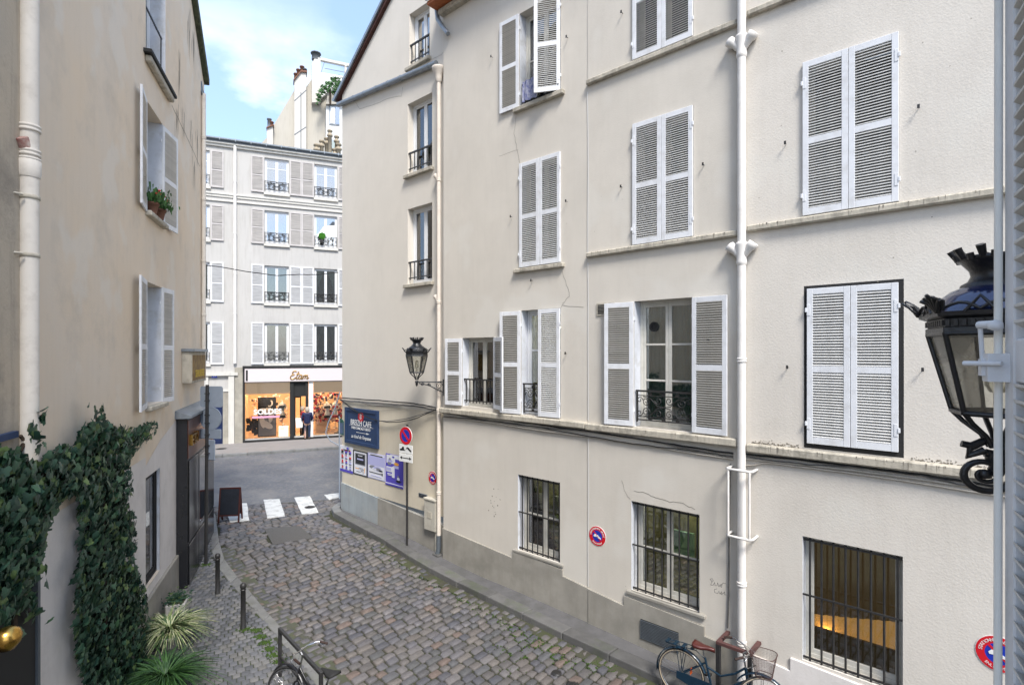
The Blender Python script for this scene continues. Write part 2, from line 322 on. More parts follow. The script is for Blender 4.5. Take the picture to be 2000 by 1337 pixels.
M['crack'] = mat('hairline_crack', (.20,.18,.15), .95); M['cracks'] = mat('faint_seam', (.68,.66,.62), .9)
M['blueplastic'] = mat('blue_door_paint', (.012,.022,.07), .4)
M['oldsign'] = mat('rusty_yellow_sign', (.30,.20,.06), .7, var=.6, scale=6, col2=(.16,.09,.04)); M['yellowprint'] = mat('faded_yellow_print', (.55,.38,.05), .7)

# ------------------------------------------------------------------ places
class Fac:
    """a facade plane: s to the right as seen, d into the wall, h up"""
    def __init__(s, P, ang, off=0):
        s.e = Vector((math.cos(ang), math.sin(ang))); s.n = Vector((-s.e.y, s.e.x)); s.P = Vector(P)+s.n*off; s.a = ang
    def w(s, a, d, h): q = s.P+s.e*a+s.n*d; return Vector((q.x, q.y, h))
    def at(s, u, v, off=0):
        k = (u-1000)/FPX; P = s.P+s.n*off
        t = (k*P.y-P.x)/(s.e.x-k*s.e.y); y = P.y+t*s.e.y
        return t, CZ-(v-HOR)/FPX*y
FA = Fac((-.691, 12.1), math.atan2(-.671, .741))
FB = Fac((-7.04, 11.17), math.atan2(.938, -.347))
FC = Fac((-11.7, 28.0), math.atan2(.387, .922))
FE = Fac((.63, .53), math.atan2(.64, .77)+PI)          # own facade, seen from the street
GP = [(-40,-.45),(0,-.45),(7,-.27),(9.5,-.09),(11.2,0),(12.1,.01),(13,.09),(13.9,.22),(16,.31),(17.5,.40),(28,.5),(80,.55)]
def G(y):
    for (a, b), (c, d) in zip(GP, GP[1:]):
        if y <= c: return b+(d-b)*(y-a)/(c-a)
    return GP[-1][1]
def gp(u, v, off=0.0):
    y = 10.0
    for _ in range(30): y = .5*y+.5*(CZ-G(y)-off)*FPX/(v-HOR)
    return Vector(((u-1000)/FPX*y, y, G(y)+off))
def inpoly(x, y, P):
    c = False; j = len(P)-1
    for i in range(len(P)):
        if (P[i][1] > y) != (P[j][1] > y) and x < (P[j][0]-P[i][0])*(y-P[i][1])/(P[j][1]-P[i][1])+P[i][0]: c = not c
        j = i
    return c
def house(name, fac, s0, label, cat='building', group=None):
    q = fac.w(s0, 0, 0)
    o = empty(name, q, fac.a, label, cat, group); OX[o.name] = s0; return o

# ------------------------------------------------------------------ facade pieces
def wall(parent, s0, s1, h0, h1, holes, m, name='wall', depth=.24, cuts=(), d=0.0, revmat=None, back=.5):
    xs = sorted({s0, s1}|{q for r in holes for q in (r[0], r[1]) if s0 < q < s1}); zs = sorted({h0, h1}|{q for r in holes for q in (r[2], r[3]) if h0 < q < h1})
    mb = MB()
    def solid(x, z): return not any(r[0] < x < r[1] and r[2] < z < r[3] for r in holes)
    for i in range(len(xs)-1):
        for j in range(len(zs)-1):
            if solid((xs[i]+xs[i+1])/2, (zs[j]+zs[j+1])/2):
                mb.quad((xs[i],d,zs[j]),(xs[i+1],d,zs[j]),(xs[i+1],d,zs[j+1]),(xs[i],d,zs[j+1]))
    mb.quad((s0,d,h0),(s0,d,h1),(s0,d+back,h1),(s0,d+back,h0)); mb.quad((s1,d,h0),(s1,d+back,h0),(s1,d+back,h1),(s1,d,h1)); mb.quad((s0,d,h1),(s1,d,h1),(s1,d+back,h1),(s0,d+back,h1))
    mats = [m]
    if revmat: mats.append(revmat)
    for r in holes:
        a, b, c, e = r[:4]; D = d+depth
        mb.cm = 1 if revmat else 0
        mb.quad((a,d,c),(a,D,c),(a,D,e),(a,d,e)); mb.quad((b,d,c),(b,d,e),(b,D,e),(b,D,c))
        mb.cm = 0
        mb.quad((a,d,e),(a,D,e),(b,D,e),(b,d,e)); mb.quad((a,d,c),(b,d,c),(b,D,c),(a,D,c))
    ox = root_ox(parent); me = mb.mesh(name, mats, ox)
    bm = bmesh.new(); bm.from_mesh(me); bmesh.ops.remove_doubles(bm, verts=bm.verts, dist=1e-4)
    for co, no in cuts:
        g = list(bm.verts)+list(bm.edges)+list(bm.faces)
        bmesh.ops.bisect_plane(bm, geom=g, plane_co=(co[0]-ox, co[1], co[2]), plane_no=no, clear_outer=True)
    bm.to_mesh(me); bm.free()
    return link_mesh(name, me, parent)
def room(parent, s0, s1, h0, h1, d0, m, dep=1.3, grow=.25):
    mb = MB(); a, b, c, e, f = s0-grow, s1+grow, h0-grow*.4, h1+grow*.4, d0+dep
    mb.quad((a,f,c),(b,f,c),(b,f,e),(a,f,e)); mb.quad((a,d0,c),(a,f,c),(a,f,e),(a,d0,e)); mb.quad((b,d0,c),(b,d0,e),(b,f,e),(b,f,c))
    mb.quad((a,d0,e),(a,f,e),(b,f,e),(b,d0,e)); mb.quad((a,d0,c),(b,d0,c),(b,f,c),(a,f,c))
    o = mb.build('room', m, parent)
    if m == M['roomy']:
        lp_ = MB(); lp_.box(s0+.1, s1-.1, d0+.75, d0+.85, e-.06, e-.03); lp_.build('ceiling_lamp', M['tube'], parent)
    return o
def window(parent, s0, s1, h0, h1, d=.2, leaves=2, bars=(), mf=None, mg=None, fw=.055, cur=None, roomm=None, curmode='full'):
    mf = mf or M['frame']; mg = mg or M['glass']
    mb = MB(); t = .05
    def fr(a, b, c, e, w, d0, d1):
        mb.box(a, a+w, d0, d1, c, e); mb.box(b-w, b, d0, d1, c, e); mb.box(a+w, b-w, d0, d1, c, c+w*1.2); mb.box(a+w, b-w, d0, d1, e-w, e)
    fr(s0, s1, h0, h1, .045, d, d+.07)
    a0, b0, c0, e0 = s0+.045, s1-.045, h0+.054, h1-.045
    wl = (b0-a0)/leaves; panes = []
    for i in range(leaves):
        a, b = a0+i*wl+.002, a0+(i+1)*wl-.002; fr(a, b, c0, e0, fw, d+.012, d+.055)
        zs = [c0+fw*1.2]+[c0+(e0-c0)*q for q in bars]+[e0-fw]
        for q in zs[1:-1]: mb.box(a+fw, b-fw, d+.015, d+.05, q-.016, q+.016)
        for z0, z1 in zip(zs, zs[1:]): panes.append((a+fw, b-fw, z0, z1))
    w_ = mb.build('window', mf, parent, bevel=.004)
    for a, b, z0, z1 in panes:
        MB().box(a-.005, b+.005, d+.03, d+.036, z0, z1).build('pane', mg, w_)
    if cur:
        dd = d+.16
        def fold(a, b, fn=None, m_=None):
            c = MB(); n = max(8, int((b-a)/.02)); prev = None
            for i in range(n+1):
                x = a+(b-a)*i/n; dz = math.sin(i*1.9)*.018+math.sin(i*.8)*.01
                p = [(x if z == h1 else (fn(x, z) if fn else x), dd+dz, z) for z in [h1-(h1-h0)*k/6 for k in range(7)]]
                if prev:
                    for k in range(6): c.add([prev[k], p[k], p[k+1], prev[k+1]], [(0,1,2,3)], True)
                prev = p
            c.build('curtain', cur, w_)
        mid = (s0+s1)/2
        if curmode == 'full': fold(s0+.02, s1-.02)
        else:
            k = .62
            def pull(cx):
                def f(x, z):
                    u = (h1-z)/(h1-h0); q = min(1, u/.7); return cx+(x-cx)*(1-.72*math.sin(q*PI/2)) if u > .05 else x
                return f
            fold(s0+.02, mid, pull(s0+.02)); fold(mid, s1-.02, pull(s1-.02))
    if roomm: room(parent, s0, s1, h0, h1, d+.075, roomm)
    return w_
SLATN = {}
def leaf(parent, hs, h0, h1, wd, side=1, ang=0, d=-.012, grey=False, th=.034, pitch=.0375, mid=.48, slats=True):
    """one louvred shutter leaf hinged at hs"""
    ms = M['white']; ox = root_ox(parent); H = h1-h0; st = .075 if wd > .35 else .055
    mb = MB(); a, b = (0, wd) if side > 0 else (-wd, 0)
    mb.box(a, a+st, -th, 0, 0, H); mb.box(b-st, b, -th, 0, 0, H)
    zm = H*mid
    for z0, z1 in ((0, .095), (zm-.045, zm+.045), (H-.085, H)): mb.box(a+st, b-st, -th+.002, -.002, z0, z1)
    for z in (.28, H-.30):                                   # strap hinges
        hx = 0 if side > 0 else -.045
        mb.box(hx, hx+.045, -th-.006, -th, z-.08, z+.08); mb.box(-.022 if side > 0 else -.004, .004 if side > 0 else .022, -th-.014, -th+.006, z-.03, z+.03)
    o = mb.build('shutter', ms, parent, loc=(hs-ox, d, h0), rot=(0, 0, -side*math.radians(ang)), bevel=.003)
    tot = 0; rootname = parent.name
    sw = .044; tl = math.radians(38); c, s_ = math.cos(tl)*sw/2, math.sin(tl)*sw/2
    sm_ = MB(); ym = -th/2; hx = b-a-2*st
    # tilted slat: outer edge low
    yy, zz, k = c, s_, .0035
    vs = []
    for x in (0, hx):
        for (py, pz) in ((-yy, -zz), (yy, zz)):
            vs += [(x, py-k*math.sin(tl)*-1, pz-k), (x, py, pz+k)]
    sm_.add(vs, [(0,2,3,1),(4,5,7,6),(0,1,5,4),(2,6,7,3),(1,3,7,5),(0,4,6,2)])
    me = sm_.mesh('slat', M['slatgrey'] if grey else M['slat'])
    zs = []
    for z0, z1 in ((.095, zm-.045), (zm+.045, H-.085)):
        n = int((z1-z0)/pitch)
        zs += [z0+(i+.5)*(z1-z0)/n for i in range(n)]
    cnt = SLATN.get(rootname, 0)
    if slats and cnt+len(zs) <= 300:
        for z in zs:
            q = link_mesh('slat', me, o, (a+st, ym, z))
        SLATN[rootname] = cnt+len(zs)
    else:
        mm = MB()
        for z in zs: mm.add([(x+a+st, y+ym, z_+z) for x, y, z_ in sm_.v], sm_.f)
        tag(mm.build('slat_group', M['slatgrey'] if grey else M['slat'], o, shift=False, loc=(0,0,0)), kind='stuff')
    return o
def closed_pair(parent, s0, s1, h0, h1, d=-.0, **k):
    m = (s0+s1)/2
    leaf(parent, s0, h0, h1, m-s0-.003, 1, 0, d, **k); leaf(parent, s1, h0, h1, s1-m-.003, -1, 0, d, **k)
def bar_rail(parent, s0, s1, h0, h1, n, d=.03, name='railing'):
    mb = MB(); mb.box(s0-.02, s1+.02, d-.022, d+.022, h1-.035, h1)
    o = mb.build(name, M['black'], parent); MB().box(s0-.02, s1+.02, d-.01, d+.01, h0+.04, h0+.065).build('rail', M['black'], o)
    for i in range(n):
        x = s0+(s1-s0)*(i+.5)/n
        MB().box(x-.009, x+.009, d-.009, d+.009, h0+.0, h1-.03).build('bar', M['black'], o)
    return o
def spiral(cx, cz, r, turns, a0, sgn, y, n=22):
    return [(cx+r*(1-.8*i/n)*math.cos(a0+sgn*turns*2*PI*i/n), y, cz+r*(1-.8*i/n)*math.sin(a0+sgn*turns*2*PI*i/n)) for i in range(n+1)]
def scroll_rail(parent, s0, s1, h0, h1, d=.03, r=.008, k=1, share=None):
    mb = MB(); W, Hh = s1-s0, h1-h0; q = 5 if k else 4
    mb.box(s0-.02, s1+.02, d-.022, d+.022, h1-.03, h1); mb.box(s0, s1, d-.012, d+.012, h0+.03, h0+.05)
    mb.box(s0, s1, d-.008, d+.008, h0+Hh*.16, h0+Hh*.16+.014); mb.box(s0, s1, d-.008, d+.008, h1-Hh*.18, h1-Hh*.18+.014)
    for x in (s0, s1): mb.box(x-.012, x+.012, d-.012, d+.012, h0, h1)
    cx, cz = (s0+s1)/2, h0+Hh*.49; b = Hh*.33
    for sx in (-1, 1):
        for sz in (-1, 1):
            mb.tube(spiral(cx+sx*W*.10, cz+sz*b*.62, b*.38, 1.3, PI/2*(1-sx), -sx*sz, d, 14 if k else 8), r, q)
            mb.tube(spiral(cx+sx*W*.33, cz+sz*b*.5, b*.42, 1.4, PI/2*(1+sx), sx*sz, d, 14 if k else 8), r, q)
            mb.tube([(cx, d, cz), (cx+sx*W*.12, d, cz+sz*b*.12), (cx+sx*W*.24, d, cz+sz*b*.75), (cx+sx*W*.38, d, cz+sz*b*.95)], r, q)
            if k: mb.tube(spiral(cx+sx*W*.45, cz+sz*b*.6, b*.32, 1.2, PI/2*(1+sx), -sx*sz, d, 12), r, q)
        mb.box(cx+sx*W*.25-.03, cx+sx*W*.25+.03, d-.01, d+.01, h1-Hh*.15, h1-Hh*.07)
        mb.box(cx+sx*W*.25-.03, cx+sx*W*.25+.03, d-.01, d+.01, h0+Hh*.06, h0+Hh*.14)
    mb.box(cx-.03, cx+.03, d-.01, d+.01, h1-Hh*.15, h1-Hh*.07); mb.box(cx-.03, cx+.03, d-.01, d+.01, h0+Hh*.06, h0+Hh*.14)
    return mb.build('railing', M['black'], parent)
def sill(parent, s0, s1, h, t=.08, p=.07, m=None, name='sill'):
    return MB().box(s0, s1, -p, .02, h-t, h).build(name, m or M['ledge'], parent, bevel=.012)
def strip(parent, fac, pts, wd=.006, m=None, name='crack', d=-.0025):
    """hairline following px points on the facade"""
    P = [fac.at(*p) for p in pts]; Q = []
    for (a, b), (c, e) in zip(P, P[1:]):
        for i in range(4):
            t = i/4; Q.append((a+(c-a)*t+random.uniform(-.012,.012), b+(e-b)*t+random.uniform(-.012,.012)))
    Q.append(P[-1]); mb = MB()
    for i in range(len(Q)-1):
        (a, b), (c, e) = Q[i], Q[i+1]; L_ = math.hypot(c-a, e-b) or 1; nx, nz = -(e-b)/L_*wd/2, (c-a)/L_*wd/2
        mb.quad((a-nx,d,b-nz),(c-nx,d,e-nz),(c+nx,d,e+nz),(a+nx,d,b+nz))
    return mb.build(name, m or M['crack'], parent)

def text(body, size, extrude=.002, shear=0, bold=0, spacing=1.0):
    cu = bpy.data.curves.new('t', 'FONT'); cu.body = body; cu.size = size; cu.extrude = extrude; cu.shear = shear; cu.offset = bold
    cu.align_x = 'CENTER'; cu.align_y = 'CENTER'; cu.resolution_u = 3; cu.space_character = spacing
    o = bpy.data.objects.new('t', cu); COL.objects.link(o); dg = bpy.context.evaluated_depsgraph_get()
    me = o.evaluated_get(dg).to_mesh(); vs = [tuple(v.co) for v in me.vertices]; fs = [tuple(p.vertices) for p in me.polygons]
    o.evaluated_get(dg).to_mesh_clear(); bpy.data.objects.remove(o); bpy.data.curves.remove(cu)
    return vs, fs
def put_text(parent, body, size, x, z, y, m, name='lettering', shear=0, bold=0, rot=0, sx=1.0, extrude=.002, spacing=1.0, mb=None, slope=0):
    vs, fs = text(body, size, extrude, shear, bold, spacing); c, s_ = math.cos(rot), math.sin(rot)
    own = mb is None; mb = mb or MB()
    mb.add([(x+(p[0]*sx*c-p[1]*s_), y-p[2], z+(p[0]*sx*s_+p[1]*c)+slope*p[0]) for p in vs], fs)
    if own: return mb.build(name, m, parent, shift=False)
def arc_text(parent, body, size, r, a_mid, y, m, step, top=True, mb=None):
    mb2 = MB(); n = len(body)
    for i, ch in enumerate(body):
        if ch == ' ': continue
        a = a_mid-(i-(n-1)/2)*step if top else a_mid+(i-(n-1)/2)*step
        vs, fs = text(ch, size, .001); rot = a-PI/2 if top else a+PI/2; c, s_ = math.cos(rot), math.sin(rot)
        mb2.add([(r*math.cos(a)+p[0]*c-p[1]*s_, y-p[2], r*math.sin(a)+p[0]*s_+p[1]*c) for p in vs], fs)
    return mb2.build('lettering', m, parent, shift=False)
def disc(mb, r0, r1, y0, y1, cx=0, cz=0, n=32):
    for k in range(n):
        a, b = 2*PI*k/n, 2*PI*(k+1)/n
        P = [(cx+r*math.cos(t), cz+r*math.sin(t)) for r, t in ((r0,a),(r1,a),(r1,b),(r0,b))]
        mb.add([(x, y0, z) for x, z in P]+[(x, y1, z) for x, z in P], [(0,1,2,3),(7,6,5,4),(1,5,6,2),(0,3,7,4)])

# ================================================================== GROUND
big = MB(); big.quad((-260,-260,-1.2),(260,-260,-1.2),(260,260,-1.2),(-260,260,-1.2)); tag(big.build('ground', M['ground']), kind='structure')
def gsheet(name, m, x0, x1, y0, y1, off, nx=4, step=.5, poly=None):
    mb = MB(); ys = []; y = y0
    while y < y1-1e-6: ys.append(y); y += step
    ys.append(y1)
    xs = [x0+(x1-x0)*i/nx for i in range(nx+1)]
    for a, b in zip(ys, ys[1:]):
        for c, e in zip(xs, xs[1:]): mb.quad((c,a,G(a)+off),(e,a,G(a)+off),(e,b,G(b)+off),(c,b,G(b)+off))
    return mb.build(name, m)
lane = tag(gsheet('lane', M['joint'], -14, 10, .6, 19.5, -.155), kind='structure')
def gpoly(name, m, pts, off, t=.3, seg=.6, top_only=False):
    """flat-topped area following the slope of the ground; pts in world x,y"""
    bm = bmesh.new(); vs = [bm.verts.new((p[0], p[1], 0)) for p in pts]; f = bm.faces.new(vs); f.normal_update()
    if f.normal.z < 0: f.normal_flip()
    y0 = min(p[1] for p in pts); y1 = max(p[1] for p in pts); y = math.ceil(y0/seg)*seg
    while y < y1:
        bmesh.ops.bisect_plane(bm, geom=list(bm.verts)+list(bm.edges)+list(bm.faces), plane_co=(0, y, 0), plane_no=(0, 1, 0)); y += seg
    for v in bm.verts: v.co.z = G(v.co.y)+off
    if not top_only:
        r = bmesh.ops.extrude_face_region(bm, geom=list(bm.faces))
        for v in [g for g in r['geom'] if isinstance(g, bmesh.types.BMVert)]: v.co.z -= t
    bmesh.ops.recalc_face_normals(bm, faces=bm.faces)
    if top_only:
        for f in bm.faces:
            if f.normal.z < 0: f.normal_flip()
    me = bpy.data.meshes.new(name); bm.to_mesh(me); bm.free(); me.materials.append(m); o = link_mesh(name, me); return o
def strip_stones(parent, outer, inner, off, drop, m, name, length=1.0, gap=.008):
    """kerb stones between two polylines (world xy), each its own piece"""
    def resample(P, n):
        L_ = [0]
        for a, b in zip(P, P[1:]): L_.append(L_[-1]+(Vector(b[:2])-Vector(a[:2])).length)
        out_ = []
        for i in range(n+1):
            t = L_[-1]*i/n; k = 0
            while k < len(P)-2 and L_[k+1] < t: k += 1
            u = (t-L_[k])/max(1e-6, L_[k+1]-L_[k]); out_.append(Vector(P[k][:2]).lerp(Vector(P[k+1][:2]), u))
        return out_, L_[-1]
    _, Lt = resample(outer, 1); n = max(1, round(Lt/length)); O, _ = resample(outer, n); I, _ = resample(inner, n)
    for i in range(n):
        g = gap/2/length; dz = random.uniform(-.006, .006)
        a, b = O[i].lerp(O[i+1], g), O[i+1].lerp(O[i], g); c, e = I[i+1].lerp(I[i], g), I[i].lerp(I[i+1], g)
        mb = MB(); T = [(p.x, p.y, G(p.y)+off+dz) for p in (a, b, c, e)]
        mb.add(T+[(x, y, z-drop) for x, y, z in T], [(3,2,1,0),(4,5,6,7),(0,1,5,4),(1,2,6,5),(2,3,7,6),(3,0,4,7)])
        me = mb.mesh(name, m); bm = bmesh.new(); bm.from_mesh(me); bmesh.ops.recalc_face_normals(bm, faces=bm.faces); bm.to_mesh(me); bm.free()
        o = link_mesh(name, me, parent); bv = o.modifiers.new('b', 'BEVEL'); bv.width = .018; bv.segments = 2
# left pavement outlines (kerb outer edge, kerb inner edge)
LO = [gp(*p) for p in ((409,985),(417,992),(421,1002),(428.5,1063),(432,1082),(452,1108),(474,1137),(516.7,1187),(552,1226),(604,1285),(655,1345),(740,1470))]
LI = [gp(*p) for p in ((402,1000),(408,1002),(411,1006),(413,1083),(418,1096),(436,1120),(457,1147),(497,1190),(531,1230),(580,1288),(628,1348),(700,1470))]
wallB = [FB.w(t, .03, 0) for t in (4.4, 0, -9.5)]
pavL = gpoly('left_pavement', M['jointg'], [(p[0], p[1]) for p in LI]+[(wallB[2].x, wallB[2].y), (wallB[1].x, wallB[1].y), (wallB[0].x, wallB[0].y)], -.02)
tag(pavL, kind='structure')
kl = empty('left_kerb', (0,0,0)); tag(kl, kind='structure')
strip_stones(kl, LO, LI, .0, .3, M['granite'], 'kerb_stone', 1.1)
# right pavement
RO = [gp(*p) for p in ((661,980),(650,985),(645,994),(652,1000),(672,1011),(746.7,1051),(836,1106),(940,1158),(1123,1247),(1290,1322))]
RO.append(FA.w(6.2, -.56, 0)); RO.append(FA.w(9.5, -.56, 0))
def inset(P, off):
    out_ = []
    for i, p in enumerate(P):
        a = Vector(P[max(i-1,0)][:2]); b = Vector(P[min(i+1,len(P)-1)][:2]); t = (b-a).normalized(); nn = Vector((-t.y, t.x)); out_.append(Vector(p[:2])+nn*off)
    return out_
RI = inset(RO, .27)
RI[0] = Vector((RO[0].x+.2, RO[0].y-.05)); RI[1] = Vector((RO[1].x+.25, RO[1].y-.10)); RI[2] = Vector((RO[2].x+.26, RO[2].y-.03)); RI[3] = Vector((RO[3].x+.2, RO[3].y+.12))
kr = empty('right_kerb', (0,0,0)); tag(kr, kind='structure')
strip_stones(kr, [(p[0], p[1]) for p in RO[3:]], RI[3:], .0, .3, M['granited'], 'kerb_stone', .95)
strip_stones(kr, [(p[0], p[1]) for p in RO[:4]], RI[:4], .0, .3, M['granite'], 'kerb_stone', .6)
wa = [FA.w(t, .05, 0) for t in (9.5, -6.25)]
pavR = gpoly('right_pavement', M['slabs'], [(p.x, p.y) for p in RI]+[(wa[0].x, wa[0].y), (wa[1].x, wa[1].y)], -.012)
tag(pavR, kind='structure')
# main street
e = FC.e; sp = gp(530, 975); se = Vector((sp.x, sp.y)); kf = gp(530, 881); ke = Vector((kf.x, kf.y)); ek = Vector((.985, .175)).normalized()
ang_e = e.lerp(ek, .5).normalized()
st_ = gpoly('street', M['asphalt'], [tuple(se-Vector((.98,.2))*18), tuple(se+Vector((.98,.2))*30), tuple(ke+e*32), tuple(ke-e*20)], -.118, .2)
tag(st_, kind='structure')
fp = gpoly('far_pavement', M['farpave'], [tuple(ke-e*20+FC.n*.25), tuple(ke+e*32+FC.n*.25), tuple(ke+e*32+FC.n*6), tuple(ke-e*20+FC.n*6)], 0.0, .3)
tag(fp, kind='structure')
kk = empty('far_kerb', (0,0,0)); tag(kk, kind='structure')
strip_stones(kk, [tuple(ke-e*8), tuple(ke+e*10)], [tuple(ke-e*8+FC.n*.25), tuple(ke+e*10+FC.n*.25)], .004, .25, M['granite'], 'kerb_stone', 1.0)
# cobbles
roadpoly = [(p.x, p.y) for p in LO]+[tuple(FA.w(9.6, -4.6, 0)[:2]), tuple(FA.w(9.6, -.57, 0)[:2])]+[(p.x, p.y) for p in RO[::-1]]+[tuple(se+Vector((.98,.2))*4.6-Vector((0,.04))), tuple(se-Vector((.98,.2))*2.4-Vector((0,.04)))]
patchpoly = [gp(*p)[:2] for p in ((516,1024),(585,1018),(612,1041),(533,1054))]
def cobble_variants(n, mname, mat_, flat=.55):
    out_ = []
    for i in range(n):
        rs = random.Random(i*7+n); mb = MB(); ring0, ring1, ring2 = [], [], []
        for k in range(8):
            a = 2*PI*(k+.5)/8; cx = math.copysign(.5 if abs(math.cos(a)) > .7 else .40, math.cos(a)); cy = math.copysign(.5 if abs(math.sin(a)) > .7 else .38, math.sin(a))
            jx, jy = rs.uniform(-.03,.03), rs.uniform(-.035,.035)
            ring0.append((cx+jx, cy+jy, -1)); ring1.append((cx*.97+jx, cy*.97+jy, -.28)); ring2.append((cx*.86+jx*.8, cy*.83+jy*.8, 0+rs.uniform(-.05,.03)))
        top = [(0, 0, .04)]
        V_ = ring0+ring1+ring2+top; fs = []
        for k in range(8):
            j = (k+1) % 8; fs += [(k, j, 8+j, 8+k), (8+k, 8+j, 16+j, 16+k), (16+k, 16+j, 24)]
        mb.add(V_, fs, True); out_.append(mb)
    return out_
cv = cobble_variants(10, 'cobble', M['cobble']); cme = [m_.mesh('cobble', M['cobble']) for m_ in cv]
stones = []; sv = -10.5
while sv < 9.5:
    rowh = random.uniform(.148, .178); t = (.35 if sv > -6.3 else -4.0)+random.uniform(0, .2)
    while t < 8.5:
        ln = random.choice((.18,.205,.225,.245,.27,.29))*random.uniform(.92,1.08)
        warp = .06*math.sin(t*1.1+sv*.5)+.10*max(0, t-4)**1.3*.15
        q = FA.w(sv+rowh/2+warp, -(t+ln/2), 0)
        if inpoly(q.x, q.y, roadpoly) and not inpoly(q.x, q.y, patchpoly): 
            # distance to the gutter on the left
            stones.append((q.x, q.y, ln-.022, rowh-.022))
        t += ln
    sv += rowh
stones.sort(key=lambda q: q[1]+abs(q[0])*.15)
vis = [q for q in stones if q[1] > 7.9 and -.56*q[1] < q[0] < .5*q[1]]; rest = [q for q in stones if q not in set(vis)]
def place_stones(parent, lst, vars_, metas, depth, name, fac_ang, base, zj, mat_, extra=()):
    big_ = MB()
    for i, (x, y, a, b) in enumerate(lst):
        k = random.randrange(len(vars_)); rz = fac_ang+random.uniform(-.045,.045); z = G(y)+base+random.uniform(-zj, zj)
        tx, ty = random.uniform(-.05,.05), random.uniform(-.05,.05)+(G(y+.2)-G(y-.2))/.4
        if random.random() < .5: rz += PI
        if i < 300:
            o = link_mesh(name, metas[k], parent, (x, y, z), (ty, tx, rz)); o.scale = (a, b, depth)
        else:
            R_ = Matrix.Translation((x, y, z)) @ Matrix.Rotation(ty, 4, 'X') @ Matrix.Rotation(tx, 4, 'Y') @ Matrix.Rotation(rz, 4, 'Z')
            big_.add([R_ @ Vector((p[0]*a, p[1]*b, p[2]*depth)) for p in vars_[k].v], vars_[k].f, True)
    return big_
nang = math.atan2(FA.n.y, FA.n.x)
bigc = place_stones(lane, vis+rest, cv, cme, .07, 'cobble', nang, -.122, .009, M['cobble'])
tag(bigc.build('cobble_field', M['cobble'], lane), kind='stuff')
# patch, crosswalk, manholes
pp = gpoly('asphalt_patch', M['asphaltd'], [tuple(p) for p in patchpoly], -.114, .08); tag(pp, kind='structure')
cwp = [((440,984),(482,981.6),(487,1015),(448.7,1019)), ((514.7,975),(545.6,973.6),(556.4,1007),(522,1010.7)), ((574.7,971),(605,968),(622,1000),(589.5,1003)), ((633,965.5),(661.4,962),(664,969.5),(642.6,975))]
cw = empty('crosswalk', gp(550, 990), 0); tag(cw, kind='structure')
for P in cwp:
    Q = []
    for i in range(4):
        a, b = Vector(P[i]), Vector(P[(i+1) % 4])
        for j in range(5):
            q = a.lerp(b, j/5); Q.append((q.x+random.uniform(-.7,.7)*(j > 0), q.y+random.uniform(-.5,.5)*(j > 0)))
    o = gpoly('stripe', M['roadpaint'], [tuple(gp(q[0], q[1], -.10)[:2]) for q in Q], -.100, .02); o.parent = cw; o.location = -cw.location
def cover(u, v, r, label, pl=None):
    q = gp(u, v, -.1); mb = MB(); mb.lathe([(r*1.12,-.03),(r*1.12,.0),(r*1.0,.0),(r,-.004),(r*.98,.002),(0.001,.004)], n=20)
    for k in range(5): mb.box(-r*.6, r*.6, -r*.5+k*r*.25-.006, -r*.5+k*r*.25+.006, .004, .009)
    o = mb.build('manhole_cover', M['black'], loc=(q.x, q.y, G(q.y)+(-.112 if pl is None else pl))); tag(o, label, 'manhole cover', 'small round manhole covers'); return o
cover(1087, 1311, .075, 'small round iron cover among the cobbles, upper of the two at the lane bottom')
cover(1118, 1333, .09, 'small round iron cover among the cobbles, nearest the bottom edge of the picture')
cover(432, 880, .22, 'round iron cover in the far pavement near the blue door', .003)
cover(606, 989, .15, 'small dark iron cover on the third white crosswalk stripe', -.098)
# setts on the left pavement, laid in arcs
sme_v = cobble_variants(8, 'sett', M['sett']); sme = [m_.mesh('sett', M['sett']) for m_ in sme_v]
pl_poly = [(p.x, p.y) for p in LI]+[tuple(wallB[2][:2]), tuple(wallB[1][:2]), tuple(wallB[0][:2])]
setts = []; C0 = Vector((-7.6, 15.2)); R_ = .9
while R_ < 10:
    n = max(6, int(R_*2*PI/.135))
    for k in range(n):
        a = 2*PI*(k+(.5 if int(R_/.125) % 2 else 0))/n; x, y = C0.x+R_*math.cos(a)*.9, C0.y+R_*math.sin(a)
        if y < 14.7 and inpoly(x, y, pl_poly): setts.append((x, y, .121, .112, a+PI/2))
    R_ += .124
setts.sort(key=lambda q: (q[1]-8.0 if q[1] > 7.8 else 50))
bs = MB()
for i, (x, y, a, b, rz) in enumerate(setts):
    k = random.randrange(8); z = G(y)+random.uniform(-.004,.004); rr = rz+random.uniform(-.04,.04)
    if i < 300: o = link_mesh('sett', sme[k], pavL, (x, y, z), ((G(y+.2)-G(y-.2))/.4, random.uniform(-.02,.02), rr)); o.scale = (a*random.uniform(.92,1.04), b*random.uniform(.92,1.05), .03)
    else:
        Mx = Matrix.Translation((x, y, z)) @ Matrix.Rotation((G(y+.2)-G(y-.2))/.4, 4, 'X') @ Matrix.Rotation(rr, 4, 'Z')
        aa, bb = a*random.uniform(.92,1.04), b*random.uniform(.92,1.05)
        bs.add([Mx @ Vector((p[0]*aa, p[1]*bb, p[2]*.03)) for p in sme_v[k].v], sme_v[k].f, True)
tag(bs.build('sett_field', M['sett'], pavL), kind='stuff')
# mossy wet gutters
gl = gpoly('left_gutter', M['gutter'], [(p.x, p.y) for p in LO[3:]]+[tuple(q) for q in inset(LO, .34)[3:][::-1]], -.128, .05); tag(gl, kind='structure')
gr = gpoly('right_gutter', M['gutter'], [(p[0], p[1]) for p in RO[5:]]+[tuple(q) for q in inset(RO, -.22)[5:][::-1]], -.126, .05); tag(gr, kind='structure')
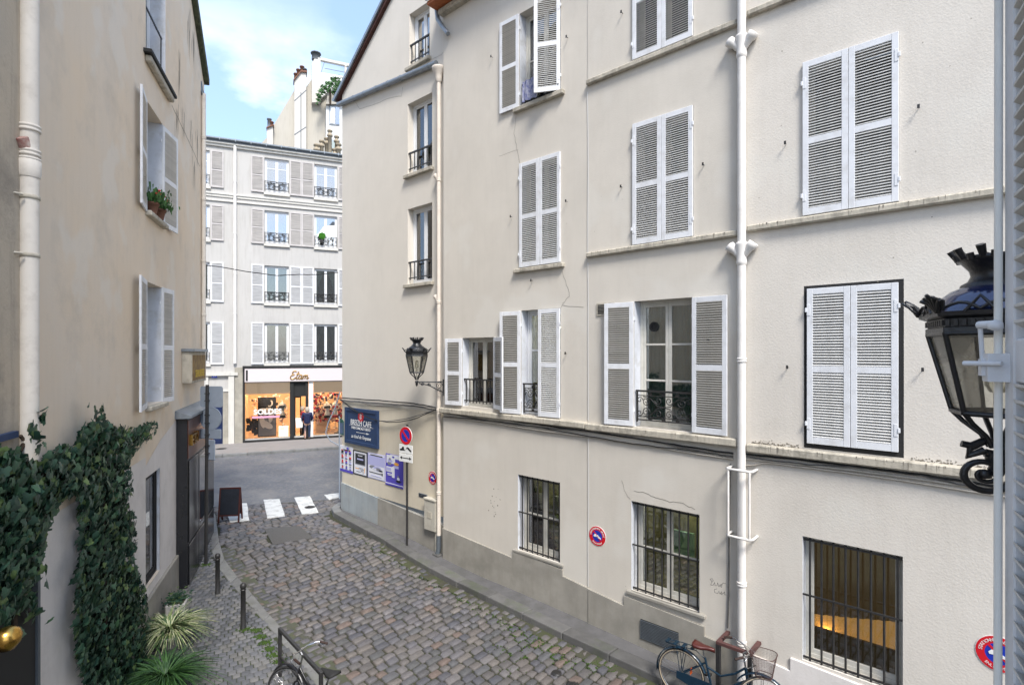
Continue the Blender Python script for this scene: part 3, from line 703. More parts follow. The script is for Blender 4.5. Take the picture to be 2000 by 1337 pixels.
# moss tufts
def moss(name, spots, n, rad, off=0.0):
    mb = MB()
    for c in spots:
        for _ in range(n):
            x, y = c[0]+random.gauss(0, rad), c[1]+random.gauss(0, rad*.7); r = random.uniform(.006,.02); z = G(y)+off
            mb.add([(x-r, y-r, z), (x+r, y-r, z), (x+r*.6, y+r, z), (x-r*.7, y+r*.8, z), (x, y, z+r*.5)], [(0,1,4),(1,2,4),(2,3,4),(3,0,4)])
    return tag(mb.build(name, M['moss']), kind='stuff')
mp_ = [gp(402,1102)[:2], gp(478,1228)[:2]]+[gp(360+k*4.2, 1130-k*10)[:2] for k in range(12)]+[gp(500+k*9, 1230+k*12)[:2] for k in range(6)]
moss('moss', mp_, 90, .06, .003)
moss('lane_moss', [gp(1050+random.uniform(-70,150), 1240+random.uniform(-40,60))[:2] for _ in range(22)]+[gp(700+k*14, 1043+k*8)[:2] for k in range(30)], 26, .10, -.128)

# ================================================================== RIGHT-HAND HOUSES (plane A)
TOPH = 13.12
# ---- gable house
hA0 = house('gable_house', FA, -6.10, 'narrow cream rendered gable house with sloping roof edge and posters on its wall', 'house')
gc = ((-6.10, 0, 12.30), Vector((-.63, 0, .78)))
r0 = FA.at(663, 196, .12); r1 = FA.at(766, -4, .12)
slope = (r1[1]-r0[1])/(r1[0]-r0[0]); no = Vector((-slope, 0, 1)).normalized()
GH = [(-2.80,-1.97,12.45,13.86),(-2.87,-1.87,9.66,11.53),(-2.87,-1.87,6.80,8.78)]
wall(hA0, -6.12, -1.28, 3.55, 19, GH, M['stucco_c'], cuts=[((r0[0], 0, r0[1]), no)], d=.12, depth=.26, revmat=M['stucco_c'])
wall(hA0, -6.12, -1.28, 1.0, 3.55, [], mat('yellowed_stucco', (.62,.555,.44), .92, var=.12, scale=1.2, streak=.12, bump=.15, bscale=45, stain=(.50,.42,.30), stainamt=.4, stainscale=1.0), 'lower_wall', d=.12)
pm = MB(); pm.prism([(-6.13,1.10),(-4.2,.98),(-4.2,-.5),(-6.13,-.5)], xz, .085, .5); pm.build('plinth', M['plinthblue'], hA0)
pm = MB(); pm.prism([(-4.198,.98),(-1.28,.80),(-1.28,-.6),(-4.198,-.5)], xz, .086, .5); pm.build('plinth', M['plinth'], hA0)
for i, (a, b, c, e_) in enumerate(GH):
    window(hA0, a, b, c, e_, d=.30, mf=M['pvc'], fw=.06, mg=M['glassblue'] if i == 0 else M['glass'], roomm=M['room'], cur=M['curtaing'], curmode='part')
    MB().box(a-.09, b+.07, .02, .14, c-.09, c).build('sill', M['ledge'], hA0, bevel=.012)
    bar_rail(hA0, a-.01, b, c+.12, c+.60 if i else c+.62, 6, d=.16)
mb = MB()
L_ = math.hypot(1, slope)
mb.prism([(r0[0]-.02, r0[1]-.03),(r0[0]-.10, r0[1]-.03),(r1[0]-.10+1.2, r1[1]+1.2*slope+.12),(r1[0]+1.3, r1[1]+1.3*slope)], xz, .02, .35); mb.build('fascia', M['roofedge'], hA0)
mb = MB(); mb.prism([(r0[0]-.10, r0[1]-.05),(r0[0]-.20, r0[1]+.0),(r1[0]-.22+1.2, r1[1]+1.2*slope+.12),(r1[0]-.10+1.2, r1[1]+1.2*slope+.12)], xz, -.03, 6); mb.build('roof', M['zinc'], hA0)
g0 = FA.at(661, 205, .05); g1 = FA.at(853, 124, .05)
strip(hA0, Fac((-.691,12.1), FA.a, .12), [(695,200),(702,213),(735,203),(765,190),(785,188),(786,170)], .008, d=.117)
strip(hA0, Fac((-.691,12.1), FA.a, .12), [(835,120),(862,108),(872,92)], .006, d=.117)
# side wall of the gable house toward the street corner
mb = MB(); mb.quad((-6.12,.12,-.5),(-6.12,.12,12.45),(-6.0,8,12.45),(-6.0,8,-.5)); mb.build('side_wall', M['stucco_c'], hA0)

# ---- three linked houses
plA = [(-1.30,.80),(.96,.66),(.962,.84),(2.29,.76),(2.292,.64),(2.90,.575)]
def plinth(parent, pts, m, p=.03):
    mb = MB(); mb.prism(pts+[(pts[-1][0], -.7), (pts[0][0], -.7)], xz, -p, .03); return mb.build('plinth', m, parent, bevel=.006)
hA1 = house('corner_house', FA, -1.30, 'cream rendered house with barred ground window and scroll railing window, right of the wall lantern', 'house')
WA1 = {'g': (1.10,2.21,.86,2.45), 'f1s': (-.62,.40,3.78,5.36), 'f1': (1.20,2.23,3.72,5.90), 'f2': (1.16,2.23,6.78,8.99), 'f3': (1.15,2.23,10.20,12.15)}
wall(hA1, -1.30, 2.872, -.6, TOPH, list(WA1.values()), M['stucco_b'], depth=.26, revmat=M['reveal'])
plinth(hA1, plA, M['plinth'])
MB().box(-1.36, 2.868, -.11, .02, 3.58, 3.705).build('ledge', M['ledge'], hA1, bevel=.02)
MB().box(1.02, 2.33, -.08, .02, 6.69, 6.775).build('sill', M['ledge'], hA1, bevel=.015)
MB().box(1.02, 2.33, -.09, .02, 10.07, 10.17).build('sill', M['ledge'], hA1, bevel=.015)
MB().box(1.02, 2.30, -.04, .02, .80, .855).build('sill', M['plinth'], hA1, bevel=.01)
window(hA1, *WA1['g'], d=.20, bars=(.47,), roomm=M['roomy'])
mb = MB(); mb.box(1.3, 2.0, .95, 1.0, 1.55, 1.85); mb.build('cabinet', M['roomw'], hA1)
window(hA1, *WA1['f1s'], d=.20, roomm=M['roomy']); window(hA1, *WA1['f1'], d=.20, bars=(.62,), roomm=M['roomy'], mf=M['pvc'])
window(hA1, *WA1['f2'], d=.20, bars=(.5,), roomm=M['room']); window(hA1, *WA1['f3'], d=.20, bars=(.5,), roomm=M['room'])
MB().box(1.5, 1.9, .8, .84, 5.55, 5.58).build('ceiling_lamp', M['tube'], hA1)
closed_pair(hA1, *WA1['f2'][:2], 6.80, 8.98)
leaf(hA1, 1.15, 10.18, 12.14, .53, 1, 178, d=-.045, grey=True); leaf(hA1, 2.23, 10.18, 12.14, .53, -1, 28, d=-.012)
leaf(hA1, -.62, 3.79, 5.35, .50, 1, 172, d=-.045, grey=True); leaf(hA1, .40, 3.79, 5.35, .50, -1, 156, d=-.03, grey=True)
leaf(hA1, 1.20, 3.73, 5.89, .53, 1, 172, d=-.045, grey=True); leaf(hA1, 2.23, 3.73, 5.89, .53, -1, 3, d=-.012)
bar_rail(hA1, -.60, .38, 3.86, 4.42, 9, d=.06)
scroll_rail(hA1, 1.22, 2.2, 3.76, 4.38, d=.06)
bar_rail(hA1, 1.20, 2.2, 10.22, 10.66, 8, d=.05)
def grille(parent, s0, s1, h0, h1, n, cross, d=.05):
    o = MB().box(s0, s1, d-.012, d+.012, h0+.03, h0+.055).build('window_grille', M['black'], parent)
    MB().box(s0, s1, d-.012, d+.012, h1-.06, h1-.035).build('rail', M['black'], o); MB().box(s0-.06, s1, d-.030, d-.012, cross-.012, cross+.012).build('rail', M['black'], o)
    for i in range(n):
        x = s0+(s1-s0)*(i+.6)/n; MB().tube([(x, d, h0+.0), (x, d, h1)], .0145, 6).build('bar', M['black'], o)
grille(hA1, *WA1['g'], 8, 1.66)
# eaves of the corner house
mb = MB(); mb.box(-1.34, 2.87, -.16, .1, TOPH-.02, TOPH+.12); mb.build('cornice', M['ledge'], hA1, bevel=.03)
mb = MB(); mb.box(-1.40, 2.87, -.42, .1, TOPH+.12, TOPH+.20); mb.build('eave', M['wood'], hA1)
mb = MB(); mb.prism([(-.46, TOPH+.20),(-.46, TOPH+.24),(6, TOPH+5.0),(6, TOPH+4.9)], lambda a, b, t: (t, a, b), -1.42, 2.87); mb.build('roof', M['slate'], hA1)
strip(hA1, FA, [(1008,228),(1004,262),(1010,290),(1015,318)], .007); strip(hA1, FA, [(1098,530),(1110,565),(1112,578),(1100,592),(1096,600)], .007)
strip(hA1, FA, [(1012,293),(990,300),(975,305)], .005); strip(hA1, FA, [(1100,597),(1140,600)], .006)
hA2 = house('middle_house', FA, 2.872, 'cream rendered house between the joint and the tall downpipe, ornate railing on its open window', 'house')
WA2 = {'g': (3.80,5.04,.80,2.39), 'f1': (3.86,4.93,3.71,5.92), 'f2': (3.84,4.94,6.89,9.05), 'f3': (3.84,4.94,10.16,12.30)}
wall(hA2, 2.874, 5.72, -.6, TOPH, list(WA2.values()), M['stucco_b'], depth=.26, d=-.012, revmat=M['reveal'])
plinth(hA2, [(2.90,.575),(3.66,.50),(3.662,.68),(5.13,.62),(5.132,.47),(5.72,.43)], M['plinth'], .045)
for z, t in ((3.695,.13),(6.895,.095),(10.14,.10)): MB().box(2.874, 5.66, -.12 if z < 4 else -.09, 0, z-t, z).build('ledge', M['ledge'], hA2, bevel=.02)
MB().box(3.72, 5.15, -.065, .02, .74, .80).build('sill', M['plinth'], hA2, bevel=.01)
window(hA2, *WA2['g'], d=.20, bars=(.47,), roomm=M['roomy'])
MB().box(4.1, 4.5, 1.0, 1.05, 1.25, 1.7).build('cabinet', mat('mint_cabinet', (.35,.6,.42), .7), hA2)
wf = window(hA2, *WA2['f1'], d=.20, bars=(.36,.66), roomm=M['room'], cur=M['curtaing'])
mb = MB(); disc(mb, .06, .088, .205, .225, 4.12, 5.47, 20); disc(mb, 0, .025, .21, .22, 4.12, 5.47, 10)
for a in range(4): mb.tube([(4.12, .214, 5.47), (4.12+.07*math.cos(a*PI/2+.4), .214, 5.47+.07*math.sin(a*PI/2+.4))], .006, 4)
disc(mb, 0, .06, .222, .23, 4.12, 5.47, 16); mb.build('vent_fan', M['blackmatt'], wf)
window(hA2, *WA2['f2'], d=.20, roomm=M['room']); window(hA2, *WA2['f3'], d=.20, roomm=M['room'])
closed_pair(hA2, *WA2['f2'][:2], 6.91, 9.04, d=-.02); closed_pair(hA2, *WA2['f3'][:2], 10.17, 12.28, d=-.02)
leaf(hA2, 3.86, 3.72, 5.91, .56, 1, 174, d=-.06, grey=True); leaf(hA2, 4.93, 3.72, 5.91, .58, -1, 176, d=-.06, grey=True)
scroll_rail(hA2, 3.90, 4.90, 3.80, 4.36, d=.02)
grille(hA2, *WA2['g'], 8, 1.61)
mb = MB(); mb.box(3.08,3.46,-.03,-.015,5.70,5.93); 
ventf = mb.build('air_vent', M['ledge'], hA2)
mb = MB()
for i in range(7): mb.box(3.11,3.43,-.034,-.029,5.73+i*.026,5.745+i*.026)
mb.build('vent_slot', M['blackmatt'], ventf)
mb = MB(); gx0, gx1 = FA.at(1254,1243)[0], FA.at(1328,1296)[0]; mb.box(gx0, gx1, -.052, -.046, .04, .38); gv = mb.build('cellar_grille', M['blackmatt'], hA2)
for i in range(13):
    z = .055+i*.025; MB().box(gx0, gx1, -.066, -.050, z, z+.012).build('louvre', M['zincd'], gv)
strip(hA2, FA, [(1215,938),(1222,962),(1232,975)], .006, d=-.0145); strip(hA2, FA, [(1240,958),(1262,962),(1285,972),(1310,979),(1335,982),(1358,994)], .008, d=-.0145)
strip(hA2, FA, [(1149,180),(1149,500)], .02, M['cracks'], 'joint_strip', d=-.0145); strip(hA2, FA, [(1150,512),(1150,820)], .02, M['cracks'], 'joint_strip', d=-.0145); strip(hA2, FA, [(1150,850),(1150,1145)], .02, M['cracks'], 'joint_strip', d=-.0145)
mb = MB(); mb.box(2.874, 5.72, -.16, .1, TOPH, TOPH+.12); mb.build('cornice', M['ledge'], hA2)
mb = MB(); mb.prism([(-.46, TOPH+.20),(-.46, TOPH+.24),(6, TOPH+5.0),(6, TOPH+4.9)], lambda a, b, t: (t, a, b), 2.875, 5.72); mb.build('roof', M['slate'], hA2)
hA3 = house('right_house', FA, 5.722, 'cream rendered house right of the tall downpipe with closed shutters above a big barred one', 'house')
WA3 = {'g': (6.55,7.72,.62,2.39), 'f1': (6.60,7.70,3.69,5.93), 'f2': (6.56,7.68,6.95,9.155), 'f3': (6.56,7.68,10.2,12.3)}
wall(hA3, 5.722, 12.5, -.6, TOPH, list(WA3.values()), M['stucco'], depth=.24, d=-.006, revmat=M['reveal'])
plinth(hA3, [(5.722,.46),(6.39,.41),(6.392,.60),(8.2,.52),(12.5,.4)], M['lowwall'], .035)
for z, t, s_ in ((3.64,.13,5.80),(6.94,.10,5.80),(10.20,.10,5.80)): MB().box(s_, 12.5, -.12 if z < 4 else -.09, 0, z-t, z).build('ledge', M['ledge'], hA3, bevel=.02)
window(hA3, *WA3['g'], d=.17, leaves=1, roomm=M['room'], mg=M['glass'])
# brown blind, tan wall and panel behind the bars, amber glow put into each
mb = MB()
for i in range(30):
    a, b = 6.62+i*.034, 6.62+(i+1)*.034; da, db = .34+.02*math.sin(i*1.7), .34+.02*math.sin((i+1)*1.7)
    mb.add([(a, da, 1.17+(a-6.62)*.22), (b, db, 1.17+(b-6.62)*.22), (b, db, 2.36), (a, da, 2.36)], [(0,1,2,3)], True)
mb.build('curtain', mat('brown_curtain_own_glow', (.22,.15,.085), .9, var=.4, scale=5, emit=(.5,.28,.11), estr=.055), hA3)
mb = MB(); mb.quad((6.5,.62,.7),(7.9,.62,.7),(7.9,.62,1.5),(6.5,.62,1.5)); mb.build('glow_wall', mat('tan_wall_own_glow', (.55,.36,.18), .9, emit=(1,.48,.13), estr=.22), hA3)
mb = MB(); mb.prism([(6.45,.55),(6.45,.92),(7.9,.92),(7.9,.55)], xz, .50, .54); mb.build('dark_panel', mat('brown_panel', (.16,.125,.08), .8, emit=(.5,.3,.12), estr=.02), hA3)
mb = MB(); mb.lathe([(.001,-.035),(.03,-.02),(.035,0),(.03,.02),(.001,.035)], (6.72,.57,.82), 10); mb.build('lamp_bulb', mat('hidden_warm_bulb', (.9,.7,.4), .5, emit=(1,.55,.16), estr=55), hA3)
window(hA3, *WA3['f1'], d=.20, roomm=M['room']); window(hA3, *WA3['f2'], d=.20, roomm=M['room'])
MB().box(6.57, 7.73, -.0075, -.0065, 3.66, 5.96).build('gap_shade_sheet', M['blackmatt'], hA3)  # flat black sheet paints in the shaded gap round the closed shutters
closed_pair(hA3, 6.615, 7.675, 3.73, 5.915, d=-.014); closed_pair(hA3, *WA3['f2'][:2], 6.96, 9.14, d=-.014)
grille(hA3, *WA3['g'], 8, 1.56, d=.03)
mb = MB(); mb.box(5.722, 12.5, -.16, .1, TOPH, TOPH+.12); mb.build('cornice', M['ledge'], hA3)
mb = MB(); mb.prism([(-.46, TOPH+.20),(-.46, TOPH+.24),(6, TOPH+5.0),(6, TOPH+4.9)], lambda a, b, t: (t, a, b), 5.722, 12.5); mb.build('roof', M['slate'], hA3)
# shutter stays: small iron pegs sticking out of the wall
PEG = MB(); PEG.tube([(0,0,0),(0,-.05,0),(0,-.055,.02)], .006, 5); PEG.box(-.014,.014,-.062,-.054,-.02,.03)
pegme = PEG.mesh('shutter_stay', M['black'])
for h_, P in ((hA1, ((963,113),(1001,424),(1109,394),(1110,75),(1041,548))), (hA2, ((1216,366),(1376,323),(1108,690),(1387,665),(1217,27))), (hA3, ((1536,282),(1795,212),(1540,717),(1803,722)))):
    for u, v in P:
        a, z = FA.at(u, v); link_mesh('shutter_stay', pegme, h_, (a-OX[h_.name], -.012, z))

# ================================================================== LEFT BUILDING (plane B)
hB = house('left_building', FB, -6.20, 'sand coloured rendered building on the left with shuttered windows and ivy', 'building')
WB = {'top': (-1.95,-.62,10.25,12.6), 'mid': (-1.93,-.86,7.50,9.42), 'low': (-1.93,-.92,4.08,6.26), 'g': (-1.98,-1.04,.90,2.84)}
pr = [FB.at(375,0), FB.at(385,40), FB.at(394,100), FB.at(399,158)]
cutB = []
for (a, b), (c, d_) in zip(pr, pr[1:]):
    sl = (d_-b)/(c-a); cutB.append(((a, 0, b), Vector((-sl, 0, 1)).normalized()))
wall(hB, -6.20, 3.40, -.6, 16, list(WB.values()), M['ochre'], depth=.34, cuts=cutB[-1:], revmat=M['reveal'])
# coping along the rake
mb = MB(); ex = [(pr[-1][0]+.05, pr[-1][1]-.10)]+[pr[3]]+[(pr[0][0]+(pr[0][0]-pr[3][0])*3, pr[0][1]+(pr[0][1]-pr[3][1])*3)]
mb.prism([ex[0], (ex[0][0]+.0, ex[0][1]+.18), (ex[2][0], ex[2][1]+.12), (ex[2][0], ex[2][1]-.06), (ex[1][0]-.1, ex[1][1]-.06)], xz, -.12, .3); mb.build('coping', M['mosscap'], hB, bevel=.02)
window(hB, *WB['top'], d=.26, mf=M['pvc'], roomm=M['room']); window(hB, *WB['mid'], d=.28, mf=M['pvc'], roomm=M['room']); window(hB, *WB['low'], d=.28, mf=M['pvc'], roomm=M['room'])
window(hB, *WB['g'], d=.05, leaves=1, mf=M['blackmatt'], roomm=M['room'])
MB().box(-2.10, -.28, -.13, .3, 10.17, 10.24).build('sill', M['blackmatt'], hB, bevel=.01)
MB().box(-2.02, -.36, -.10, 0, 10.05, 10.168).build('sill', M['ledge'], hB, bevel=.02)
MB().box(-1.98, -.80, -.10, .1, 7.40, 7.49).build('sill', M['ledge'], hB, bevel=.015)
MB().box(-1.98, -.80, -.10, .1, 3.99, 4.075).build('sill', M['ledge'], hB, bevel=.015)
mb = MB(); mb.box(-1.9,-.64,.05,.075,11.15,11.18); mb.tube([(-1.8,.06,10.3),(-1.8,.06,11.16)],.01,5); mb.tube([(-.70,.06,10.3),(-.70,.06,11.16)],.01,5); mb.build('railing', M['black'], hB)
leaf(hB, -1.93, 7.46, 9.40, .66, 1, 172, d=-.02); leaf(hB, -.86, 7.46, 9.40, .72, -1, 172, d=-.02)
leaf(hB, -1.93, 4.05, 6.27, .78, 1, 172, d=-.02); leaf(hB, -.92, 4.05, 6.27, .56, -1, 172, d=-.02)
# lower wall, whiter render, and its plinth
hl = [(-4.98,-.5),(-4.98,2.72),(-3.4,2.95),(-.9,3.52),(.2,3.45),(.2,-.5)]
mb = MB(); mb.quad((-6.02,-.006,-.5),(-1.98,-.006,-.5),(-1.98,-.006,3.2),(-6.02,-.006,3.2)); mb.quad((-1.98,-.006,2.84),(-1.04,-.006,2.84),(-1.04,-.006,3.35),(-1.98,-.006,3.05)); mb.quad((-1.98,-.006,-.5),(-1.04,-.006,-.5),(-1.04,-.006,.90),(-1.98,-.006,.90)); mb.quad((-1.04,-.006,-.5),(.25,-.006,-.5),(.25,-.006,3.6),(-1.04,-.006,3.35)); mb.build('lower_render', M['lowwall'], hB)
mb = MB(); mb.box(-2.9,.24,-.06,0,-.5,.74); mb.build('plinth', M['plinth'], hB, bevel=.015)
# dark doorway at the far left
mb = MB(); mb.box(-7.6, -6.09, -.07, -.056, -.5, 2.55); mb.build('doorway', M['blackmatt'], hB)
mb = MB(); mb.box(-6.085, -6.03, -.09, 0, -.5, 2.7); mb.build('door_frame', M['zincd'], hB)
# soot streaks on the upper wall
mb = MB()
for u, v, l_, w_ in ((369,30,80,9),(376,60,60,7),(345,215,55,5),(358,235,70,6),(372,250,50,6),(383,260,90,5),(350,120,40,4),(378,330,60,5)):
    a, z = FB.at(u, v); a2, z2 = FB.at(u+4, v+l_)
    n = 6
    for k in range(n):
        x = a+random.uniform(-.18,.18); zz = z+random.uniform(-.3,.3); ww = random.uniform(.01,.035); ln = random.uniform(.3,.9)
        mb.quad((x,-.003,zz),(x+ww*.3,-.003,zz-ln),(x+ww,-.003,zz-ln*.6),(x+ww,-.003,zz-.05))
tag(mb.build('soot_streak', M['soot'], hB), kind='stuff')
strip(hB, FB, [(335,205),(348,232),(362,262),(375,290),(390,325)], .02, M['soot'])
# return wall toward the main street
mb = MB(); mb.quad((3.40,0,-.5),(3.40,6,-.5),(3.40,6,12.2),(3.40,0,12.2)); mb.build('side_wall', M['ochre'], hB)
mb = MB(); mb.quad((-6.2,.5,16),(3.4,.5,12.2),(3.4,6,12.2),(-6.2,6,16)); mb.build('roof', M['slate'], hB)
# older neighbour beyond the pipe
hB2 = house('old_neighbour_wall', FB, -11.0, 'stained ochre building at the far left edge, left of the chipped downpipe', 'building')
wall(hB2, -11.0, -6.21, -.6, 16, [], M['ochre2'], d=-.05)
mb = MB(); mb.box(-6.30,-6.215,-.06,-.05,-.5,15.9); mb.build('edge_crack', M['soot'], hB2)
mb = MB(); mb.box(-6.95,-6.50,-.30,-.05,9.55,9.60); mb.build('sill', M['blackmatt'], hB2)
mb = MB(); q = FB.at(3, 852); mb.box(q[0]-.35, q[0]+.07, -.10, -.055, q[1]-.02, q[1]+.04); mb.build('blue_ledge', M['navy'], hB2)

# ================================================================== FAR BUILDING (plane C)
hC = house('far_apartment_building', FC, -8.0, 'pale grey five storey apartment building across the main street, lingerie shop on its ground floor', 'building')
cols = [(-4.75,-3.55),(-1.08,.07),(1.32,2.47),(4.4,5.55)]
rows = [(13.30,15.05),(10.67,12.35),(7.62,9.52),(4.52,6.56)]
hol = [(a, b, c, d_) for a, b in cols for c, d_ in rows]+[(-1.98,2.9,.66,3.5),(-3.7,-2.75,.45,3.0)]
wall(hC, -8, 9, -.2, 15.55, hol, M['far'], depth=.22)
mb = MB(); mb.box(-8,9,-.18,0,15.42,15.55); mb.box(-8,9,-.10,0,15.30,15.42); mb.build('cornice', M['farmould'], hC)
mb = MB(); mb.tube([(-8,-.22,15.62),(9,-.22,15.62)], .075, 8); mb.build('gutter', M['zincd'], hC)
for i in range(24): MB().box(-8+i*.7,-7.97+i*.7,-.31,-.14,15.545,15.70).build('gutter_bracket', M['zinc'], hC)
mb = MB(); mb.box(-8,9,-.09,0,12.92,13.0); mb.box(-8,9,-.05,0,12.80,12.92); mb.box(-8,9,-.07,0,12.58,12.65); mb.build('moulding', M['farmould'], hC)
mb = MB(); mb.prism([(-.2,15.5),(-.2,15.68),(4.5,17.3),(9,15.5)], lambda a, b, t: (t, a, b), -8, 9); mb.build('roof', M['zincd'], hC)
def small_leaf(parent, s0, s1, h0, h1, grey):
    mb = MB(); st = .06; d0, d1 = -.07, -.035
    mb.box(s0, s0+st, d0, d1, h0, h1); mb.box(s1-st, s1, d0, d1, h0, h1)
    zm = h0+(h1-h0)*.47
    for a, b in ((h0, h0+.08), (zm-.035, zm+.035), (h1-.07, h1)): mb.box(s0+st, s1-st, d0, d1, a, b)
    o = mb.build('shutter', mat_sh[grey], parent)
    mb = MB(); z = h0+.10
    while z < h1-.09:
        if abs(z-zm) > .05: mb.quad((s0+st,-.062,z-.012),(s1-st,-.062,z-.012),(s1-st,-.042,z+.026),(s0+st,-.042,z+.026))
        z += .045
    tag(mb.build('slat_group', mat_sl[grey], o), kind='stuff')
mat_sh = [M['white'], mat('grey_weathered_shutter_frame', (.52,.49,.47), .8, var=.2, scale=3)]
mat_sl = [mat('far_white_slats', (.50,.50,.50), .8, var=.35, scale=6, stretch=(.4,1,6)), mat('far_grey_slats', (.52,.49,.46), .85, var=.45, scale=5, stretch=(.3,1,7))]
for ci, (a, b) in enumerate(cols):
    for ri, (c, d_) in enumerate(rows):
        kw = [dict(mg=M['glassblue'], cur=M['curtain'], bars=(.72,)), dict(mg=M['glassblue'], cur=M['curtain']), dict(cur=M['curtaing'], curmode='part' if ci == 2 else 'full'), dict(cur=M['curtaind'], curmode='part')][ri]
        window(hC, a, b, c, d_, d=.10, mf=M['pvc'], fw=.06, roomm=M['room'], **kw)
        if ci < 3: scroll_rail(hC, a+.02, b-.02, c+.06, c+.55, d=-.03, r=.013, k=0)
        MB().box(a-.03, b+.05, -.10, .02, c-.16, c-.06).build('sill', M['farmould'], hC)
        g = 1 if ri < 2 else 0; lw = .60
        if ci: small_leaf(hC, a-lw-.02, a-.03, c-.06, d_+.02, g)
        small_leaf(hC, b+.05, b+lw+.02, c-.06, d_+.02, g)
# ground floor: piers, blue door, shop
mb = MB(); mb.box(-3.72,-3.60,-.10,0,.45,3.9); mb.box(-2.72,-2.46,-.12,0,.45,3.9); mb.box(-4.3,-2.3,-.16,0,3.9,4.05); mb.box(-4.3,-2.46,-.08,0,3.1,3.2); mb.build('door_surround', M['farmould'], hC)
mb = MB(); mb.box(-2.44,-2.02,-.08,0,.45,4.3); mb.build('stone_pier', M['farstone'], hC)
mb = MB(); mb.box(-8,-4.32,-.03,0,.3,3.9); mb.build('stone_base', M['farstone'], hC)
mb = MB(); mb.box(-2.97,-2.72,-.06,.0,.45,3.05); mb.build('door_jamb', M['farstone'], hC)
dr = MB(); dr.box(-3.68,-2.98,.05,.10,.45,3.0); dr = dr.build('door', M['blueplastic'], hC)
for z0, z1 in ((.6,1.3),(1.45,2.8)):
    for x0 in (-3.62,-3.30): MB().box(x0, x0+.28, .03, .048, z0, z1).build('door_panel', M['blueplastic'], dr)
q0, q1 = FC.at(414,737), FC.at(424.5,731); pn = MB().box(q0[0], q1[0], -.10, -.085, q0[1], q1[1]).build('number_plate', M['signblue'], hC)
vs_, fs_ = text('31', .13); mb = MB(); mb.add([((q0[0]+q1[0])/2+p[0], -.103-p[2], (q0[1]+q1[1])/2+p[1]) for p in vs_], fs_); mb.build('lettering', M['signwhite'], pn)
# shopfront
mb = MB(); mb.box(-2.08,3.2,-.22,0,4.25,4.37); mb.box(-2.08,-1.98,-.10,0,.5,4.25); mb.box(-1.98,3.2,-.10,.02,.48,.60); mb.box(.12,.30,-.10,0,.55,3.52); mb.box(.88,1.02,-.10,0,.55,3.52); mb.build('shop_cornice', M['blackmatt'], hC)
mb = MB(); mb.box(-1.98,3.2,-.20,-.02,3.56,4.23); mb.build('shop_fascia', M['fascia'], hC)
MB().box(-1.93,-1.84,-.212,-.20,3.62,4.16).build('fascia_slot', M['blackmatt'], hC)
put = put_text
def c_text(body, size, s, h, d, m, **k):
    vs, fs = text(body, size, k.pop('extrude', .01), k.pop('shear', 0), k.pop('bold', 0), k.pop('spacing', 1)); mb = MB(); sx = k.get('sx', 1)
    mb.add([(s+p[0]*sx, d-p[2], h+p[1]) for p in vs], fs); return mb.build('lettering', m, hC)
q = FC.at(584, 733); K_ = .36; mb = MB()
def cat(P, k=5):
    Q = []
    for i in range(len(P)-1):
        p0, p1, p2, p3 = P[max(i-1,0)], P[i], P[i+1], P[min(i+2,len(P)-1)]
        for j in range(k):
            t = j/k; Q.append(tuple(.5*((2*p1[a])+(-p0[a]+p2[a])*t+(2*p0[a]-5*p1[a]+4*p2[a]-p3[a])*t*t+(-p0[a]+3*p1[a]-3*p2[a]+p3[a])*t**3) for a in (0,1)))
    return Q+[P[-1]]
for L0_ in ([(.58,.95),(.40,1.05),(.18,.92),(.2,.70),(.38,.60),(.14,.52),(.02,.28),(.15,.03),(.4,.05),(.62,.25)], [(.82,.98),(.74,.5),(.68,.15),(.76,.03),(.9,.18)], [(.62,.66),(.98,.70)],
    [(1.27,.48),(1.08,.55),(.95,.3),(.99,.05),(1.14,.10),(1.29,.5),(1.24,.12),(1.32,.03),(1.42,.22)], [(1.46,.5),(1.43,.04),(1.47,.32),(1.60,.52),(1.68,.40),(1.64,.04),(1.68,.32),(1.82,.52),(1.90,.40),(1.86,.10),(1.93,.03),(2.06,.22)]):
    Q = cat(L0_); mb.tube([(q[0]+(x-1.03+.18*z)*K_*1.22, -.225, q[1]+(z-.45)*K_*1.15) for x, z in Q], .022, 6)
mb.build('lettering', M['gold'], hC)
# shop interior
D2 = 3.4
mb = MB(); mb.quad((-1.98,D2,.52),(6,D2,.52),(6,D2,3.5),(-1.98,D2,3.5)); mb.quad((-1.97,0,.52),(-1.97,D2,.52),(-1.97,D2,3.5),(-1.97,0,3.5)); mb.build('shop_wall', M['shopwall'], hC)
mb = MB(); mb.quad((-1.98,0,.53),(6,0,.53),(6,D2,.53),(-1.98,D2,.53)); mb.build('shop_floor', M['shopfloor'], hC)
mb = MB(); mb.quad((-1.98,0.24,3.5),(-1.98,D2,3.5),(6,D2,3.5),(6,0.24,3.5)); mb.build('shop_ceiling', M['shopceil'], hC)
pw = [(-1.97,.12),(1.28,2.9)]
for a, b in pw: MB().box(a, b, .02, .03, .60, 3.5).build('shop_window_pane', M['glassclear'], hC)
mb = MB(); mb.box(-1.97,.12,.05,.07,2.92,3.5); mb.box(1.28,2.9,.05,.07,2.92,3.5); mb.build('shop_blind', mat('pale_pelmet', (.60,.50,.40), .7, emit=(1,.7,.45), estr=.10), hC)
mb = MB(); mb.box(1.04,1.26,-.08,.02,.55,3.52); mb.build('shop_pilaster', M['signwhite'], hC)
mb = MB(); mb.box(.30,.88,.0,.05,2.75,3.52); mb.box(.34,.40,.2,.25,.55,2.75); mb.box(.62,.68,.5,.55,.55,2.75); mb.box(.34,.65,.35,.39,2.66,2.75); mb.box(.34,.65,.35,.39,.55,.66); mb.box(.30,.34,0,.8,.55,3.4); mb.build('shop_door', M['blackmatt'], hC)
